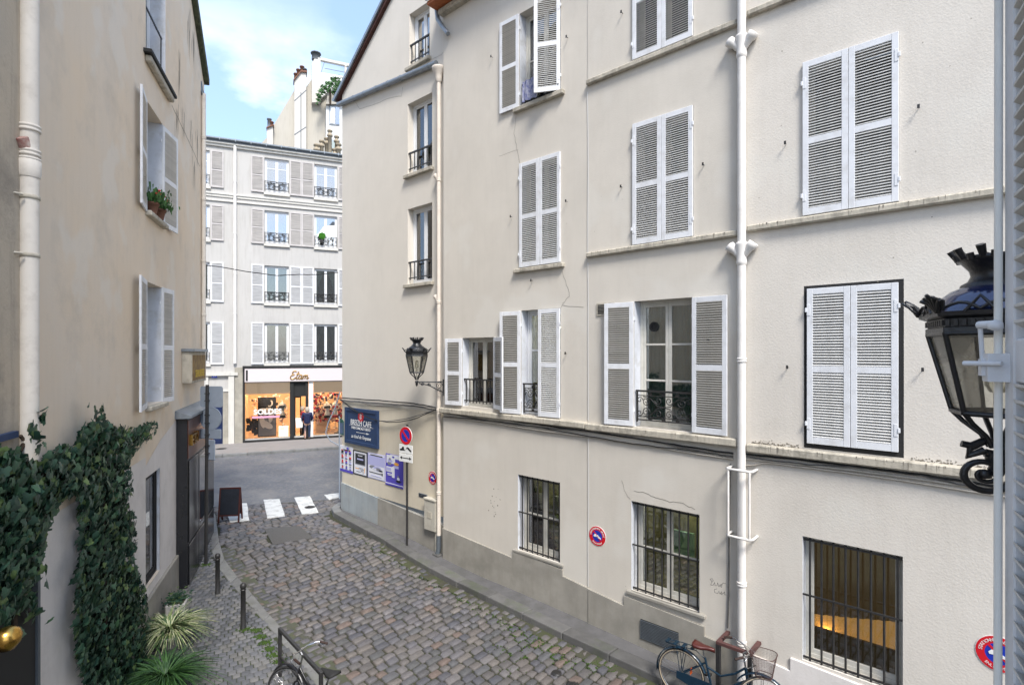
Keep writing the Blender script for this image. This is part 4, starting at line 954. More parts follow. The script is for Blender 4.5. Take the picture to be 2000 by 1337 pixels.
for i, x in enumerate((-1.6,-.95,-.25,1.6,2.1,2.6)):
    MB().lathe([(.02,.06),(.05,.05),(.06,-.08),(.03,-.085)], (x, .22, 2.98+.28), 10).build('spotlight', M['blackmatt'], hC)
for x in (-1.5,-.7,0.1,1.6,2.3):
    MB().box(x-.22, x+.22, 1.2, 1.6, 3.42, 3.46).build('ceiling_light', M['bulb'], hC); MB().box(x-.2, x+.2, .12, .20, 2.98, 3.02).build('added_window_light', M['bulb'], hC)  # row near the glass is added to brighten the poster
# clothes on rails and shelves: tops hanging all over the back wall
def clothes(s0, s1, h0, h1, d, n, m, sz=.16):
    mb = MB()
    for _ in range(n):
        x, z, y = random.uniform(s0, s1), random.uniform(h0, h1), d+random.uniform(-.15,.15); a = random.uniform(.5,1.1)*sz; b = random.uniform(.5,1.2)*sz
        mb.add([(x-a*.5,y,z),(x+a*.5,y,z),(x+a*.35,y,z-b),(x-a*.35,y,z-b),(x,y-.05,z-b*.3),(x,y-.05,z-b*.8)], [(0,4,5,3),(4,1,2,5),(0,1,4),(3,5,2)])
    return mb
cl = tag(clothes(-1.9, .1, 1.1, 2.8, 2.0, 90, M['clothwhite']).build('hanging_clothes', M['clothwhite'], hC), kind='stuff')
cl = tag(clothes(1.3, 3.0, 1.2, 2.85, 1.6, 220, M['clothred']).build('hanging_clothes', M['clothred'], hC), kind='stuff')
cl = tag(clothes(-1.9, -1.3, .9, 1.7, .7, 50, M['blackmatt'], .2).build('hanging_clothes', M['blackmatt'], hC), kind='stuff')
mb = MB(); mb.box(1.5,2.2,1.7,2.3,.55,1.9); 
for i in range(4): mb.box(1.45,2.25,1.66,1.70,.7+i*.3,.95+i*.3)
mb.build('drawer_unit', M['shopfloor'], hC)
MB().box(-.42,.05,.35,.8,.62,1.15).build('display_plinth', M['lightpanel'], hC)
MB().box(2.35,2.62,.4,.8,.56,.72).build('display_plinth', M['shopfloor'], hC)
# poster in the window: generic pale figure on dark ground, SOLDES across it
po = empty('window_poster', FC.w(-.98, .50, .66), FC.a, 'tall grey photo poster with SOLDES lettering standing in the left shop window', 'poster')
MB().box(-.44,.44,0,.03,0,2.06).build('poster_card', M['ink'], po, shift=False)
mb = MB(); mb.box(-.40,.42,-.004,-.001,.06,1.0); mb.build('printed_ground', M['printgrey'], po, shift=False)
mb = MB()
def blob(mb, cx, cz, rx, rz, y, rot=0, n=16):
    c, s_ = math.cos(rot), math.sin(rot); mb.add([(cx+rx*math.cos(2*PI*k/n)*c-rz*math.sin(2*PI*k/n)*s_, y, cz+rx*math.cos(2*PI*k/n)*s_+rz*math.sin(2*PI*k/n)*c) for k in range(n)], [tuple(range(n))])
blob(mb, .16, 1.72, .12, .17, -.006, -.35); blob(mb, -.02, 1.33, .27, .17, -.008, .5); blob(mb, -.25, 1.42, .20, .07, -.0085, .2); blob(mb, .2, 1.1, .12, .38, -.0095, -.15); blob(mb, .0, .62, .32, .16, -.0105, -.6); blob(mb, -.22, .8, .12, .35, -.0115, .2); mb.build('printed_figure', M['skinprint'], po, shift=False)
mb = MB(); blob(mb, .06, 1.80, .13, .20, -.007, .5); blob(mb, -.14, 1.62, .10, .18, -.0075, -.5); mb.build('printed_hair', M['ink'], po, shift=False)
put_text(po, 'SOLDES', .36, .05, .98+.36, -.50, M['signwhite'], bold=.012, sx=1.05)
MB().box(-.68,.62,-.495,-.490,1.03,1.14).build('pink_band', M['printpink'], po, shift=False)
def mannequin(s, z0, label, m_bra):
    r = empty('mannequin', FC.w(s, .45, z0), FC.a, label, 'mannequin', 'mannequins in the shop windows')
    mb = MB(); prof = [(.02,0),(.15,.03),(.155,.12),(.12,.30),(.10,.36),(.13,.50),(.155,.62),(.15,.72),(.10,.80),(.04,.83),(.035,.90),(.001,.91)]
    mb.lathe([(r_, z+.55) for r_, z in prof], n=14, M=Matrix.Diagonal((1,.62,1)).to_4x4()); mb.tube([(-.14,0,1.28),(-.2,0,1.1)],.035,7); mb.tube([(.14,0,1.28),(.2,0,1.1)],.035,7)
    mb.build('torso', M['manne'], r)
    mb = MB(); mb.lathe([(.158,.56),(.165,.66),(.14,.72),(.13,.72)], n=14, M=Matrix.Diagonal((1,.64,1)).to_4x4()); mb.lathe([(.145,1.08),(.165,1.14),(.162,1.2),(.14,1.22)], n=14, M=Matrix.Diagonal((1,.66,1)).to_4x4()); mb.build('lingerie', m_bra, r)
    mb = MB(); mb.tube([(0,0,0),(0,0,.56)],.015,6); mb.lathe([(.14,0),(.14,.02),(.02,.03)],n=14); mb.build('stand', M['chrome'], r)
mannequin(FC.at(551,830)[0], 1.05, 'white mannequin torso in black underwear right of the grey poster', M['ink'])
mannequin(FC.at(640,830)[0], .95, 'white mannequin torso in the right-hand shop window beside the pilaster', M['ink'])
mannequin(FC.at(656,830)[0], .95, 'white mannequin torso at the right end of the shop window, partly behind the gable corner', M['printred'])
# pots on the roof line
for i, (u, v0, v1) in enumerate(((619,297,279),(629,297,270),(640,298,264),(645,299,251),(655,299,287),(659,300,260),(662,300,278))):
    a, z1 = FC.at(u, v1); _, z0 = FC.at(u, v0+3); r_ = .13 if i % 2 == 0 else .11
    MB().lathe([(r_*.95,z0-.5),(r_*.9,z1-.35),(r_*1.35,z1-.33),(r_*1.3,z1-.22),(r_*.8,z1-.2),(r_*.8,z1-.1),(r_*1.3,z1-.08),(r_*1.2,z1)], (a, .25+.1*(i % 3), 0), 12).build('chimney_pot', M['claypot'], hC)
# ---- tall block behind
FD = Fac((-18.0, 46.0), FC.a)
hD = house('tall_block', FD, -8.0, 'taller beige block with stepped party wall and roof terrace behind the far apartment building', 'building')
cy = 38.0
def dpoly(pts, d, t, m, name='wall'):
    F_ = FD; P = [F_.at(u, v, d) for u, v in pts]
    mb = MB(); mb.prism(P, xz, d, d+t); return mb.build(name, m, hD)
dpoly([(505,330),(505,285),(522,268),(522,247),(534,245),(575,176),(575,150),(598,150),(598,170),(619,140),(637,147),(637,330)], 0, 6, M['tall'], 'party_wall')
dpoly([(521,330),(521,249),(533,244),(533,330)], -.45, .45, M['talll'], 'chimney_stack'); dpoly([(520,250),(520,248),(535,242.5),(535,244.5)], -.6, .75, M['terracotta'], 'stack_cap')
dpoly([(575,330),(575,158),(588,140),(598,141),(598,330)], -.6, .6, M['talll'], 'chimney_stack'); dpoly([(573,158),(573,155),(588,137),(600,138),(600,141),(588,140)], -.75, .9, M['terracotta'], 'stack_cap')
dpoly([(587,330),(587,180),(588.5,180),(588.5,330)], -.63, .03, M['zincd'], 'seam'); dpoly([(609,200),(609,124),(616,112),(626,113),(626,200)], -.5, .5, M['talll'], 'chimney_stack')
dpoly([(575,196),(598,175),(598,177),(575,198)], -.62, .02, M['zincd'], 'seam'); dpoly([(575,262),(598,247),(598,249),(575,264)], -.62, .02, M['zincd'], 'seam')
dpoly([(637,340),(637,203),(690,203),(690,340)], -.9, 4, M['tallw'], 'front_wall'); dpoly([(619,140),(690,152),(690,185),(640,180),(619,200)], -.3, 4, M['tallw'], 'terrace_wall')
dpoly([(637,203),(640,181),(690,187),(690,203)], -1.2, 4, M['tall'], 'parapet')
wd = dpoly([(643,205),(663,208),(663,245),(643,243)], -.96, .05, M['zinc'], 'window')
dpoly([(645,208),(654,209),(654,242),(645,241)], -1.0, .03, M['curtain'], 'pane'); dpoly([(655.5,209),(663,210),(663,243),(655.5,242)], -1.0, .03, M['glassblue'], 'pane')
wd = dpoly([(643,272),(664,274),(664,305),(643,303)], -.96, .05, M['zinc'], 'window'); dpoly([(645,275),(662,276),(662,302),(645,301)], -1.0, .03, M['curtaing'], 'pane')
for pts in ([(625,112),(690,126),(690,131),(625,117)], [(673,128),(677,128),(677,150),(673,149)]): dpoly(pts, -.2, .3, M['talll'], 'pergola_beam')
for pts in ([(633,121),(690,133),(690,134),(633,122)], [(627,141),(633,121),(634,121),(628,141)], [(634,133),(690,144),(690,144.7),(634,133.7)]): dpoly(pts, -.2, .05, M['zincd'], 'railing')
for u, v0, v1, m_ in ((617,114,104,M['slate']),(590,141,130,M['terracotta']),(583,146,136,M['terracotta']),(526,248,232,M['zinc']),(530,246,238,M['terracotta']),(595,141,135,M['slate']),(578,152,144,M['terracotta'])):
    a, z1 = FD.at(u, v1, -.2); _, z0 = FD.at(u, v0+4, -.2); w_ = .16 if u != 617 else .35
    MB().lathe([(w_,z0),(w_*.9,z1-.1),(w_*1.25,z1-.1),(w_*1.2,z1)], (a, -.2, 0), 10).build('chimney_pot', m_, hD)
# terrace plant
tp = empty('terrace_plant', FD.w(FD.at(645,190,-1.3)[0], -1.3, FD.at(645,190,-1.3)[1]), FD.a, 'bushy green plant spilling over the roof terrace of the tall block', 'plant')
mb = MB(); base = FD.at(645, 190, -1.3)
outl = [(617,197),(626,172),(640,160),(652,150),(666,153),(668,182),(648,184),(634,178),(620,203)]
for _ in range(1500):
    u, v = random.uniform(614, 700), random.uniform(148, 206)
    if u < 668 and not inpoly(u, v, outl): continue
    if u >= 668 and not (158 < v < 186): continue
    a, z = FD.at(u, v, -1.3); a -= base[0]; z -= base[1]; y = random.uniform(-.5,.5); r_ = random.uniform(.10,.22); t = random.uniform(0, PI*2)
    mb.add([(a-r_*math.cos(t), y, z-r_*math.sin(t)), (a, y+random.uniform(-.1,.1), z+r_*.4), (a+r_*math.cos(t), y, z+r_*math.sin(t)), (a, y+random.uniform(-.1,.1), z-r_*.4)], [(0,1,2,3)])
tag(mb.build('foliage', M['gerleaf'], tp, shift=False), kind='stuff'); MB().tube([(0,0,-.6),(0,0,.6)],.08,6).build('stem', M['stem'], tp, shift=False)

# ================================================================== OWN FACADE behind / right of the camera
hE = house('near_house', FE, -4.2, 'cream house wall at the right edge carrying the near lantern', 'house')
wall(hE, -4.2, -.02, -.7, 6.4, [], M['stucco'], d=.04, back=.4)
# near shutter: louvred leaf folded back almost against the near house, with its locking rod
leafdir = Vector((.51, .86)).normalized(); hb = Vector((.901, .96))-leafdir*.52
ns_ = empty('window_shutter', (hb.x, hb.y, 3.55), math.atan2(leafdir.y, leafdir.x), 'white louvred shutter with metal locking rod cut off by the right edge', 'shutter')
mb = MB(); W_ = .52
mb.box(0,.045,-.016,.016,0,2.7); mb.box(W_-.055,W_,-.016,.016,0,2.7); mb.box(.045,W_-.055,-.014,.014,0,.1); mb.box(.045,W_-.055,-.014,.014,2.6,2.7); mb.box(.045,W_-.055,-.014,.014,1.40,1.475)
mb.build('frame', M['white'], ns_, bevel=.003, shift=False)
mb = MB(); mb.add([(0,-.016,-.012),(.42,-.016,-.012),(.42,.016,.010),(0,.016,.010),(0,-.016,-.007),(.42,-.016,-.007),(.42,.016,.015),(0,.016,.015)], [(3,2,1,0),(4,5,6,7),(0,1,5,4),(1,2,6,5),(2,3,7,6),(3,0,4,7)])
me_ = mb.mesh('slat', M['slat'])
z = .115
while z < 2.59:
    if not 1.385 < z < 1.49: link_mesh('slat', me_, ns_, (.045, 0, z))
    z += .027
mb = MB(); mb.tube([(W_-.010,.028,.05),(W_-.006,.026,1.4),(W_-.002,.024,2.65)], .0062, 10); mb.build('locking_rod', mat('rod_paint', (.80,.79,.74), .5, var=.12, scale=9), ns_, shift=False)
mb = MB(); mb.box(W_-.035,W_+.006,.016,.046,1.40,1.45); mb.box(W_-.02,W_+.004,.046,.052,1.41,1.44); mb.tube([(W_-.05,.03,1.432),(W_-.01,.075,1.432)],.0045,6); mb.tube([(W_-.03,.03,1.502),(W_+.0,.052,1.502)],.007,8); mb.tube([(W_-.0,.050,1.502),(W_+.004,.046,1.44)],.004,6); mb.lathe([(.001,0),(.011,.004),(.011,.014),(.001,.02)],(W_-.03,.035,1.49),10); mb.build('latch', M['white'], ns_, shift=False)
for z in (.3, 2.4): MB().box(-.03,.06,.016,.022,z-.03,z+.03).build('hinge', M['zinc'], ns_, shift=False)

# ================================================================== DRAINPIPES
def pipe_run(name, fac, s, h0, h1, r, d, m, label, branches=(), collars=(), shoe=False, top=None):
    o = empty(name, fac.w(s, -d, h0), fac.a, label, 'drainpipe')
    mb = MB(); mb.tube([(0,0,0),(0,0,h1-h0)], r, 18); mb.build('pipe', m, o, shift=False)
    for z in collars:
        MB().lathe([(r*1.0,-.035),(r*1.18,-.03),(r*1.2,-.012),(r*1.1,-.006),(r*1.1,.006),(r*1.2,.012),(r*1.18,.03),(r,.035)], (0,0,z-h0), 18).build('collar', m, o, shift=False)
    for z in branches:
        mb = MB(); mb.lathe([(r,-.16),(r*1.25,-.13),(r*1.25,-.10),(r*1.15,-.05),(r*1.3,.06),(r*1.5,.16)], (0,0,z-h0), 18)
        for sx in (-1, 1):
            R2 = Matrix.Rotation(sx*math.radians(42), 4, 'Y'); mb.lathe([(r*.85,0),(r*.9,.16),(r*1.25,.20),(r*1.3,.27),(r*1.15,.275),(r*.9,.27)], (0,0,z-h0-.04), 16, R2)
        mb.lathe([(r*1.2,.10),(r*1.35,.15),(r*1.35,.19),(r,.20)], (0,0,z-h0), 18)
        mb.build('branch_fitting', m, o, shift=False)
    if shoe:
        mb = MB(); mb.tube([(0,0,.1),(0,0,.0),(0,-.05,-.08)], r*1.15, 14); mb.build('shoe', M['zincd'], o, shift=False)
    return o
sA, _ = FA.at(1448, 690, -.10)
z1 = FA.at(1448, 100)[1]; z2 = FA.at(1448, 500)[1]
dp = pipe_run('drainpipe', FA, sA, -.1, 13.0, .062, .09, M['pipew'], 'tall white downpipe between the middle house and the right house with two branch fittings', [z1, z2], [z1+.9*0+.02, 1.5, .6, 4.9])
# white guard rails round the pipe
gd = empty('pipe_guard_rail', FA.w(sA, 0, 0), FA.a, 'white tubular guard rail round the tall white downpipe', 'rail')
ht, hb2 = FA.at(1448, 912)[1], FA.at(1448, 1040)[1]
mb = MB()
for z in (ht, hb2): MB().tube([(-.17,0,z),(-.17,-.22,z),(-.14,-.26,z),(.17,-.26,z),(.2,-.22,z),(.2,0,z)], .02, 8).build('hoop', M['pipew'], gd, shift=False)
for x in (-.14, .17): MB().tube([(x,-.26,hb2),(x,-.26,ht)], .018, 8).build('upright', M['pipew'], gd, shift=False)
# worn black rack round its foot
rk = empty('pipe_guard_rack', FA.w(sA, 0, G(8.2)), FA.a, 'black and worn red iron guard standing round the foot of the white downpipe', 'guard')
hz = .86
mb = MB(); mb.box(-.26,.26,-.44,-.38,hz-.05,hz); mb.box(-.26,-.20,-.38,0,hz-.05,hz); mb.box(.20,.26,-.38,0,hz-.05,hz); mb.build('top_bar', M['rustpink'], rk, shift=False, bevel=.005)
for x in (-.26, .20): MB().box(x,x+.06,-.44,-.38,-.1,hz-.05).build('leg', M['black'], rk, shift=False)
# gable pipe
sG = FA.at(857, 690, .02)[0]
gp_ = pipe_run('drainpipe', FA, sG, .55, 11.96, .052, -.02, M['pipe'], 'cream downpipe at the corner beside the wall lantern and gable house', [], [FA.at(857,352,.02)[1], FA.at(857,590,.02)[1], FA.at(857,800,.02)[1], 1.6])
zf = FA.at(857, 135, .02)[1]
MB().lathe([(.05,-.35),(.08,-.30),(.085,-.22),(.10,-.15),(.15,-.05),(.17,0),(.17,.03),(.12,.03)], (0,0,zf-.55), 18).build('funnel', M['pipe'], gp_, shift=False)
for v in (348, 585):
    z = FA.at(857, v, .02)[1]-.55; R2 = Matrix.Rotation(-math.radians(38), 4, 'Y')
    MB().lathe([(.045,0),(.05,.13),(.065,.16),(.065,.2),(.04,.2)], (0,0,z-.06), 14, R2).build('branch_fitting', M['pipe'], gp_, shift=False)
MB().box(-.11,.11,-.12,.10,-.55-.05,-.42).build('foot_block', M['granited'], gp_, shift=False, bevel=.01)
MB().tube([(0,0,.02),(0,0,-.30),(-.02,-.02,-.42)], .06, 12).build('shoe', M['zincd'], gp_, shift=False)
gt = empty('sloping_gutter_pipe', FA.w(g0[0], .04, g0[1]), FA.a, 'grey zinc pipe sloping across the gable wall into the cream funnel', 'gutter')
mb = MB(); a0 = Vector((0,0,0)); a1 = Vector((g1[0]-g0[0], 0, g1[1]-g0[1])); mb.tube([a0, a1], .07, 12)
mb.build('pipe', M['zinc'], gt, shift=False)
for k in range(8): c = a0.lerp(a1, (k+.5)/8); dv = (a1-a0).normalized()*.02; MB().tube([c-dv, c+dv], .079, 12).build('collar', M['zinc'], gt, shift=False)
# zinc swan neck at the eave
sw_ = empty('swan_neck_pipe', FA.w(-1.45, -.15, 13.3), FA.a, 'grey zinc swan neck pipe curling from the eave to the gable wall top', 'drainpipe')
P_ = [FA.at(u, v, -.1) for u, v in ((868,-8),(858,2),(853,20),(855,38),(864,52),(875,66))]
mb = MB(); mb.tube([(a+1.45, .05, b-13.3) for a, b in P_], .055, 12); mb.lathe([(.06,-.05),(.10,.0),(.14,.12),(.14,.2)], (P_[0][0]+1.45,.05,P_[0][1]-13.3+.02), 12); mb.build('pipe', M['zinc'], sw_, shift=False)
# left pipe
sB = FB.at(57, 690, -.10)[0]
zc = [FB.at(55, v, -.14)[1] for v in (243, 292, 308, 380, 495)]
lp = pipe_run('drainpipe', FB, sB, 3.95, 16, .078, .10, M['pipeold'], 'thick cream cast iron downpipe with chipped red paint at the far left', [], [zc[0], zc[1], zc[2]])
MB().lathe([(.085,-.16),(.095,-.12),(.095,.0),(.080,.02)], (0,0,zc[2]-3.95), 18).build('socket', M['pipeold'], lp, shift=False)
MB().lathe([(.0795,zc[1]-3.95-.02),(.0798,zc[1]-3.95+.03)], (0,0,0), 18).build('bare_patch', mat('chipped_band', (.60,.545,.48), .7, patch=((.25,.02,.02), 5.0, 1.0), stain=(.25,.02,.02), stainamt=1.0, stainscale=3.5), lp, shift=False)
mb = MB(); mb.tube([(0,0,zc[2]-3.95+.06),(-.09,.03,zc[2]-3.95+.20)], .058, 12); mb.build('stub', M['redprimer'], lp, shift=False)
for z in (zc[3], zc[4]):
    mb = MB(); mb.lathe([(.079,-.02),(.086,-.018),(.086,.018),(.079,.02)], (0,0,z-3.95), 18); mb.tube([(-.12,0,z-3.95),(-.2,.1,z-3.95)], .012, 6); mb.build('clamp', M['ledge'], lp, shift=False)
# far end pipe of the left building
sb2 = FB.at(398, 690, -.06)[0]
fpipe = pipe_run('drainpipe', FB, sb2, 4.3, 11.75, .05, .06, M['pipeold'], 'thin weathered downpipe at the far corner of the left building', [], [9.0, 7.4, 6.0, 10.6])
MB().tube([(0,0,7.4),(0,.06,7.52),(0,.09,7.75)], .05, 10).build('bend', M['zincd'], fpipe, shift=False)
mb = MB(); mb.tube([(.07,-.02,0),(.06,-.02,3),(.07,-.02,7)], .02, 6); mb.build('cable', M['cableb'], fpipe, shift=False)
# far building pipe
sC = FC.at(459, 600, -.08)[0]
pipe_run('drainpipe', FC, sC, 4.5, 15.4, .075, .10, M['pipew'], 'white downpipe on the far apartment building between the first two window columns', [], [12.9, 9.0, 7.0, 13.6, 11.0])

# ================================================================== WALL LANTERNS
def lantern(loc, rz, label, bracket, glassm, domem):
    o = empty('wall_lantern', loc, rz, label, 'street lamp', 'black wall lanterns')
    K = M['lampblack']; n = 6; a0 = math.radians(14); rb, rt, z0, z1 = .185, .29, 0, .46
    def cor(r, k, z): a = a0+2*PI*k/n; return Vector((r*math.cos(a), r*math.sin(a), z))
    mb = MB()
    for k in range(n):
        mb.tube([cor(rb,k,z0), cor(rt,k,z1)], .014, 6); mb.tube([cor(rb,k,z0), cor(rb,k+1,z0)], .016, 6); mb.tube([cor(rt,k,z1), cor(rt,k+1,z1)], .014, 6)
        mb.tube([cor(rb,k,z0), cor(rb*.75,k,z0-.06), cor(rb*.35,k,z0-.13), cor(.03,k,z0-.2)], [.014,.013,.012,.014], 6)
    mb.build('frame', K, o, shift=False)
    for k in range(n):
        c = [cor(rb*.98,k,z0+.01), cor(rb*.98,k+1,z0+.01), cor(rt*.98,k+1,z1-.01), cor(rt*.98,k,z1-.01)]
        MB().quad(*c).build('pane', glassm, o, shift=False)
    mb = MB(); mb.lathe([(rt*.98,z1-.01),(rt*1.04,z1),(rt*1.04,z1+.035),(rt*1.0,z1+.04),(rt*1.02,z1+.085),(rt*1.14,z1+.10),(rt*1.16,z1+.125),(rt*.9,z1+.13)], n=n, a0=a0, smooth=False); mb.build('cornice', K, o, shift=False)
    for k in range(n):                       # pierced dentils
        for j in range(9):
            p = cor(rt*1.02,k,z1+.062).lerp(cor(rt*1.02,k+1,z1+.062), (j+.5)/9)*1.004; d_ = (cor(rt,k+1,0)-cor(rt,k,0)).normalized(); a = math.atan2(d_.y, d_.x)
            Mx = Matrix.Translation((p.x*1.0, p.y*1.0, z1+.062)) @ Matrix.Rotation(a, 4, 'Z')
            if j == 0: dm = MB()
            dm.box(-.008,.008,-.008,.008,-.017,.017, Mx)
        dm.build('dentil_row', M['black'], o, shift=False)['kind'] = 'stuff'
    for k in range(n):                       # palmettes on the corners, low crest between
        q = cor(rt*1.14, k, z1+.12); out_ = Vector((q.x, q.y, 0)).normalized(); sd_ = Vector((-out_.y, out_.x, 0))
        mb = MB()
        for t in (-1, -.5, 0, .5, 1):
            tip = q+out_*(.065-.02*abs(t))+sd_*t*.055+Vector((0,0,.10-.03*abs(t))); mb.tube([q, q.lerp(tip,.5)+Vector((0,0,.02)), tip], [.013,.016,.009], 6)
        mb.tube([q+sd_*.03+Vector((0,0,.01)), q+sd_*.06+out_*.03+Vector((0,0,.06)), q+sd_*.03+out_*.07+Vector((0,0,.085))], .008, 5)
        mb.build('corner_ornament', K, o, shift=False)
        m0, m1 = q, cor(rt*1.14, k+1, z1+.12); mb = MB()
        P = [m0.lerp(m1, t/12)+Vector((0,0,.012+.045*abs(math.sin(t/12*PI*2))*(.6+.4*math.sin(t/12*PI)))) for t in range(13)]; mb.tube(P, .009, 6); mb.tube([m0.lerp(m1,.32),m0.lerp(m1,.5)+Vector((0,0,.085)),m0.lerp(m1,.68)], .010, 6); mb.build('crest', K, o, shift=False)
    MB().lathe([(rt*1.0,z1+.12),(rt*.93,z1+.15),(rt*.80,z1+.21),(rt*.66,z1+.25),(rt*.50,z1+.275),(rt*.46,z1+.28)], n=32).build('dome', domem, o, shift=False)
    zt = z1+.28; mb = MB(); mb.lathe([(rt*.52,zt-.01),(rt*.50,zt+.01),(rt*.40,zt+.03),(rt*.36,zt+.06),(rt*.38,zt+.09),(rt*.50,zt+.14),(rt*.55,zt+.15),(rt*.55,zt+.17),(rt*.45,zt+.17)], n=24); mb.build('collar', K, o, shift=False)
    mb = MB()
    for k in range(10):
        a = 2*PI*k/10; c, s_ = math.cos(a), math.sin(a); r_ = rt*.53
        mb.tube([(r_*c,r_*s_,zt+.16),((r_+.03)*c,(r_+.03)*s_,zt+.22)], [.016,.022], 5); 
        a2 = a+PI/10; mb.tube([(r_*math.cos(a2),r_*math.sin(a2),zt+.15),((r_+.012)*math.cos(a2),(r_+.012)*math.sin(a2),zt+.185)], .018, 5)
    mb.build('crown', K, o, shift=False)
    mb = MB(); mb.tube([(0,0,-.15),(0,0,.12)],.016,8); mb.lathe([(.03,.12),(.05,.16),(.05,.26),(.03,.32),(.001,.34)], n=12); mb.build('bulb', M['lampglass'], o, shift=False)
    mb = MB(); mb.lathe([(.022,-.22),(.045,-.235),(.05,-.27),(.03,-.30),(.04,-.33),(.02,-.37),(.001,-.39)], n=14); mb.build('foot', K, o, shift=False)
    br = MB(); bx, by, Lb = bracket; dv = Vector((bx, by, 0)); 
    def bp(t, z): return dv*t+Vector((0,0,z))
    br.tube([bp(0,-.26), bp(Lb*.5,-.27), bp(Lb,-.27)], .018, 8); br.tube([bp(.06,-.30), bp(Lb*.45,-.36), bp(Lb*.8,-.50), bp(Lb,-.56)], .015, 8)
    for c, zc_, r_, sg in ((.16,-.33,.045,1),(.34,-.335,.045,-1),(Lb-.12,-.38,.10,1)):
        P = [bp(c+r_*(1-.8*i/18)*math.cos(sg*i*.6), zc_+r_*(1-.8*i/18)*math.sin(sg*i*.6)) for i in range(19)]; br.tube(P, .011, 6)
    br.tube([bp(Lb,-.66), bp(Lb,-.2)], .024, 8); br.build('bracket', K, o, shift=False)
    return o
# far lantern on the gable house
q = FA.at(813, 727, -.55); yl = 12.75; loc = Vector(((814-1000)/FPX*yl, yl, CZ-(727-HOR)/FPX*yl))
tgt = FA.w(-1.30, .0, 0); dvec = Vector((tgt.x-loc.x, tgt.y-loc.y)); Lb = dvec.length; dvec.normalize()
lantern(loc, 0, 'small black wall lantern on an ornate bracket beside the corner downpipe', (dvec.x, dvec.y, Lb/.86), M['lampglass'], M['lampblack']).scale = (.86,)*3
yn = 2.72; loc = Vector(((1948-1000)/FPX*yn, yn, CZ-(806-HOR)/FPX*yn))
nn = Vector((.64, -.77))
nl = lantern(loc, math.radians(-8), 'large black lantern with blue sheen dome close to the right edge', (nn.x, nn.y, .50), M['lampglass'], M['dome']); nl.scale = (1, 1, .87)
# extra cast scroll under the near lantern
mb = MB(); lx = Vector((-.95,.30,0)).normalized()
def sp3(c, r, turns, a0_, sg, rr, n=30):
    return [c+lx*(r*(1-.82*i/n)*math.cos(a0_+sg*turns*2*PI*i/n))+Vector((0,0,r*(1-.82*i/n)*math.sin(a0_+sg*turns*2*PI*i/n))) for i in range(n+1)]
c0 = Vector((-.02,.0,-.36)); 
mb.tube(sp3(lx*.05+Vector((0,0,-.36)),.125,1.9,PI*.5,1,.02,44), [.024-.014*i/44 for i in range(45)], 8); mb.lathe([(.001,-.03),(.028,-.02),(.028,.02),(.001,.03)], lx*.05+Vector((0,0,-.36)), 10)
mb.tube([lx*.10+Vector((0,0,-.20)), lx*.12+Vector((0,0,-.26)), lx*.05+Vector((0,0,-.22))], .022, 7)
mb.tube([lx*.03+Vector((0,0,-.15)), lx*.10+Vector((0,0,-.20)), lx*.145+Vector((0,0,-.19))], [.02,.024,.02], 7)
mb.tube([Vector((0,0,-.2)), nn.to_3d()*.25+Vector((0,0,-.22)), nn.to_3d()*.5+Vector((0,0,-.24))], .03, 8)
mb.build('scroll', M['lampblack'], nl, shift=False)

# ================================================================== CABLES
def px_curve(fac, pts, off): return [(*fac.at(u, v, off)[:1], 0, fac.at(u, v, off)[1]) for u, v in pts]
def cable(name, fac, pts, r, off, m, label, sub=6, wob=.006, n=6):
    P = [fac.at(u, v, off) for u, v in pts]; s0, z0 = P[0]; Q = []
    for i in range(len(P)-1):
        for k in range(sub):
            t = k/sub; p0 = P[max(i-1,0)]; p1 = P[i]; p2 = P[i+1]; p3 = P[min(i+2,len(P)-1)]
            cr_ = [0.5*((2*p1[j])+(-p0[j]+p2[j])*t+(2*p0[j]-5*p1[j]+4*p2[j]-p3[j])*t*t+(-p0[j]+3*p1[j]-3*p2[j]+p3[j])*t**3) for j in (0,1)]
            Q.append((cr_[0]-s0, random.uniform(-wob,wob), cr_[1]-z0+random.uniform(-wob,wob)))
    Q.append((P[-1][0]-s0, 0, P[-1][1]-z0)); mb = MB(); mb.tube(Q, r, n)
    o = mb.build(name, m, None, loc=fac.w(s0, off, z0), rot=(0,0,fac.a)); return tag(o, label, 'cable')
line = [(866,801),(950,812),(1040,826),(1150,841),(1250,856),(1350,872),(1432,884)]
def sh(L_, dv, du=0): return [(u+du, v+dv) for u, v in L_]
cable('cable', FA, sh(line, 1), .014, -.04, M['cableb'], 'black cable directly under the stone ledge left of the tall white downpipe')
cable('cable', FA, [(u, v+4+4*math.sin(i*1.3)) for i, (u, v) in enumerate(line)], .010, -.045, M['cable'], 'grey sagging cable in the middle of the bundle under the ledge')
cable('conduit', FA, sh(line, 12), .016, -.03, M['cablel'], 'pale conduit along the bottom of the cable bundle, left of the tall white downpipe', wob=.002)
cable('cable', FA, [(u, v+9+3*math.cos(i*1.7)) for i, (u, v) in enumerate(line)], .008, -.05, M['cableb'], 'thin dark cable hanging just above the pale conduit')
line2 = [(1452,889),(1560,900),(1680,914),(1800,930),(1900,945),(1990,958)]
cable('cable', FA, sh(line2, -3), .015, -.045, M['cableb'], 'thick black cable under the ledge right of the tall white downpipe')
cable('conduit', FA, sh(line2, 6), .018, -.03, M['cablel'], 'pale conduit running under the black cables toward the near lantern', wob=.002)
cable('cable', FA, [(u, v+1+4*math.sin(i*1.9)) for i, (u, v) in enumerate(line2)], .009, -.05, M['cable'], 'wavy thin grey cable in the bundle right of the tall white downpipe')
cable('conduit', FA, [(1440,907),(1470,908),(1500,904),(1560,911),(1680,926),(1800,944),(1900,960),(1990,974)], .013, -.03, M['cablel'], 'lowest pale conduit that bends up round the guard rail', wob=.002)
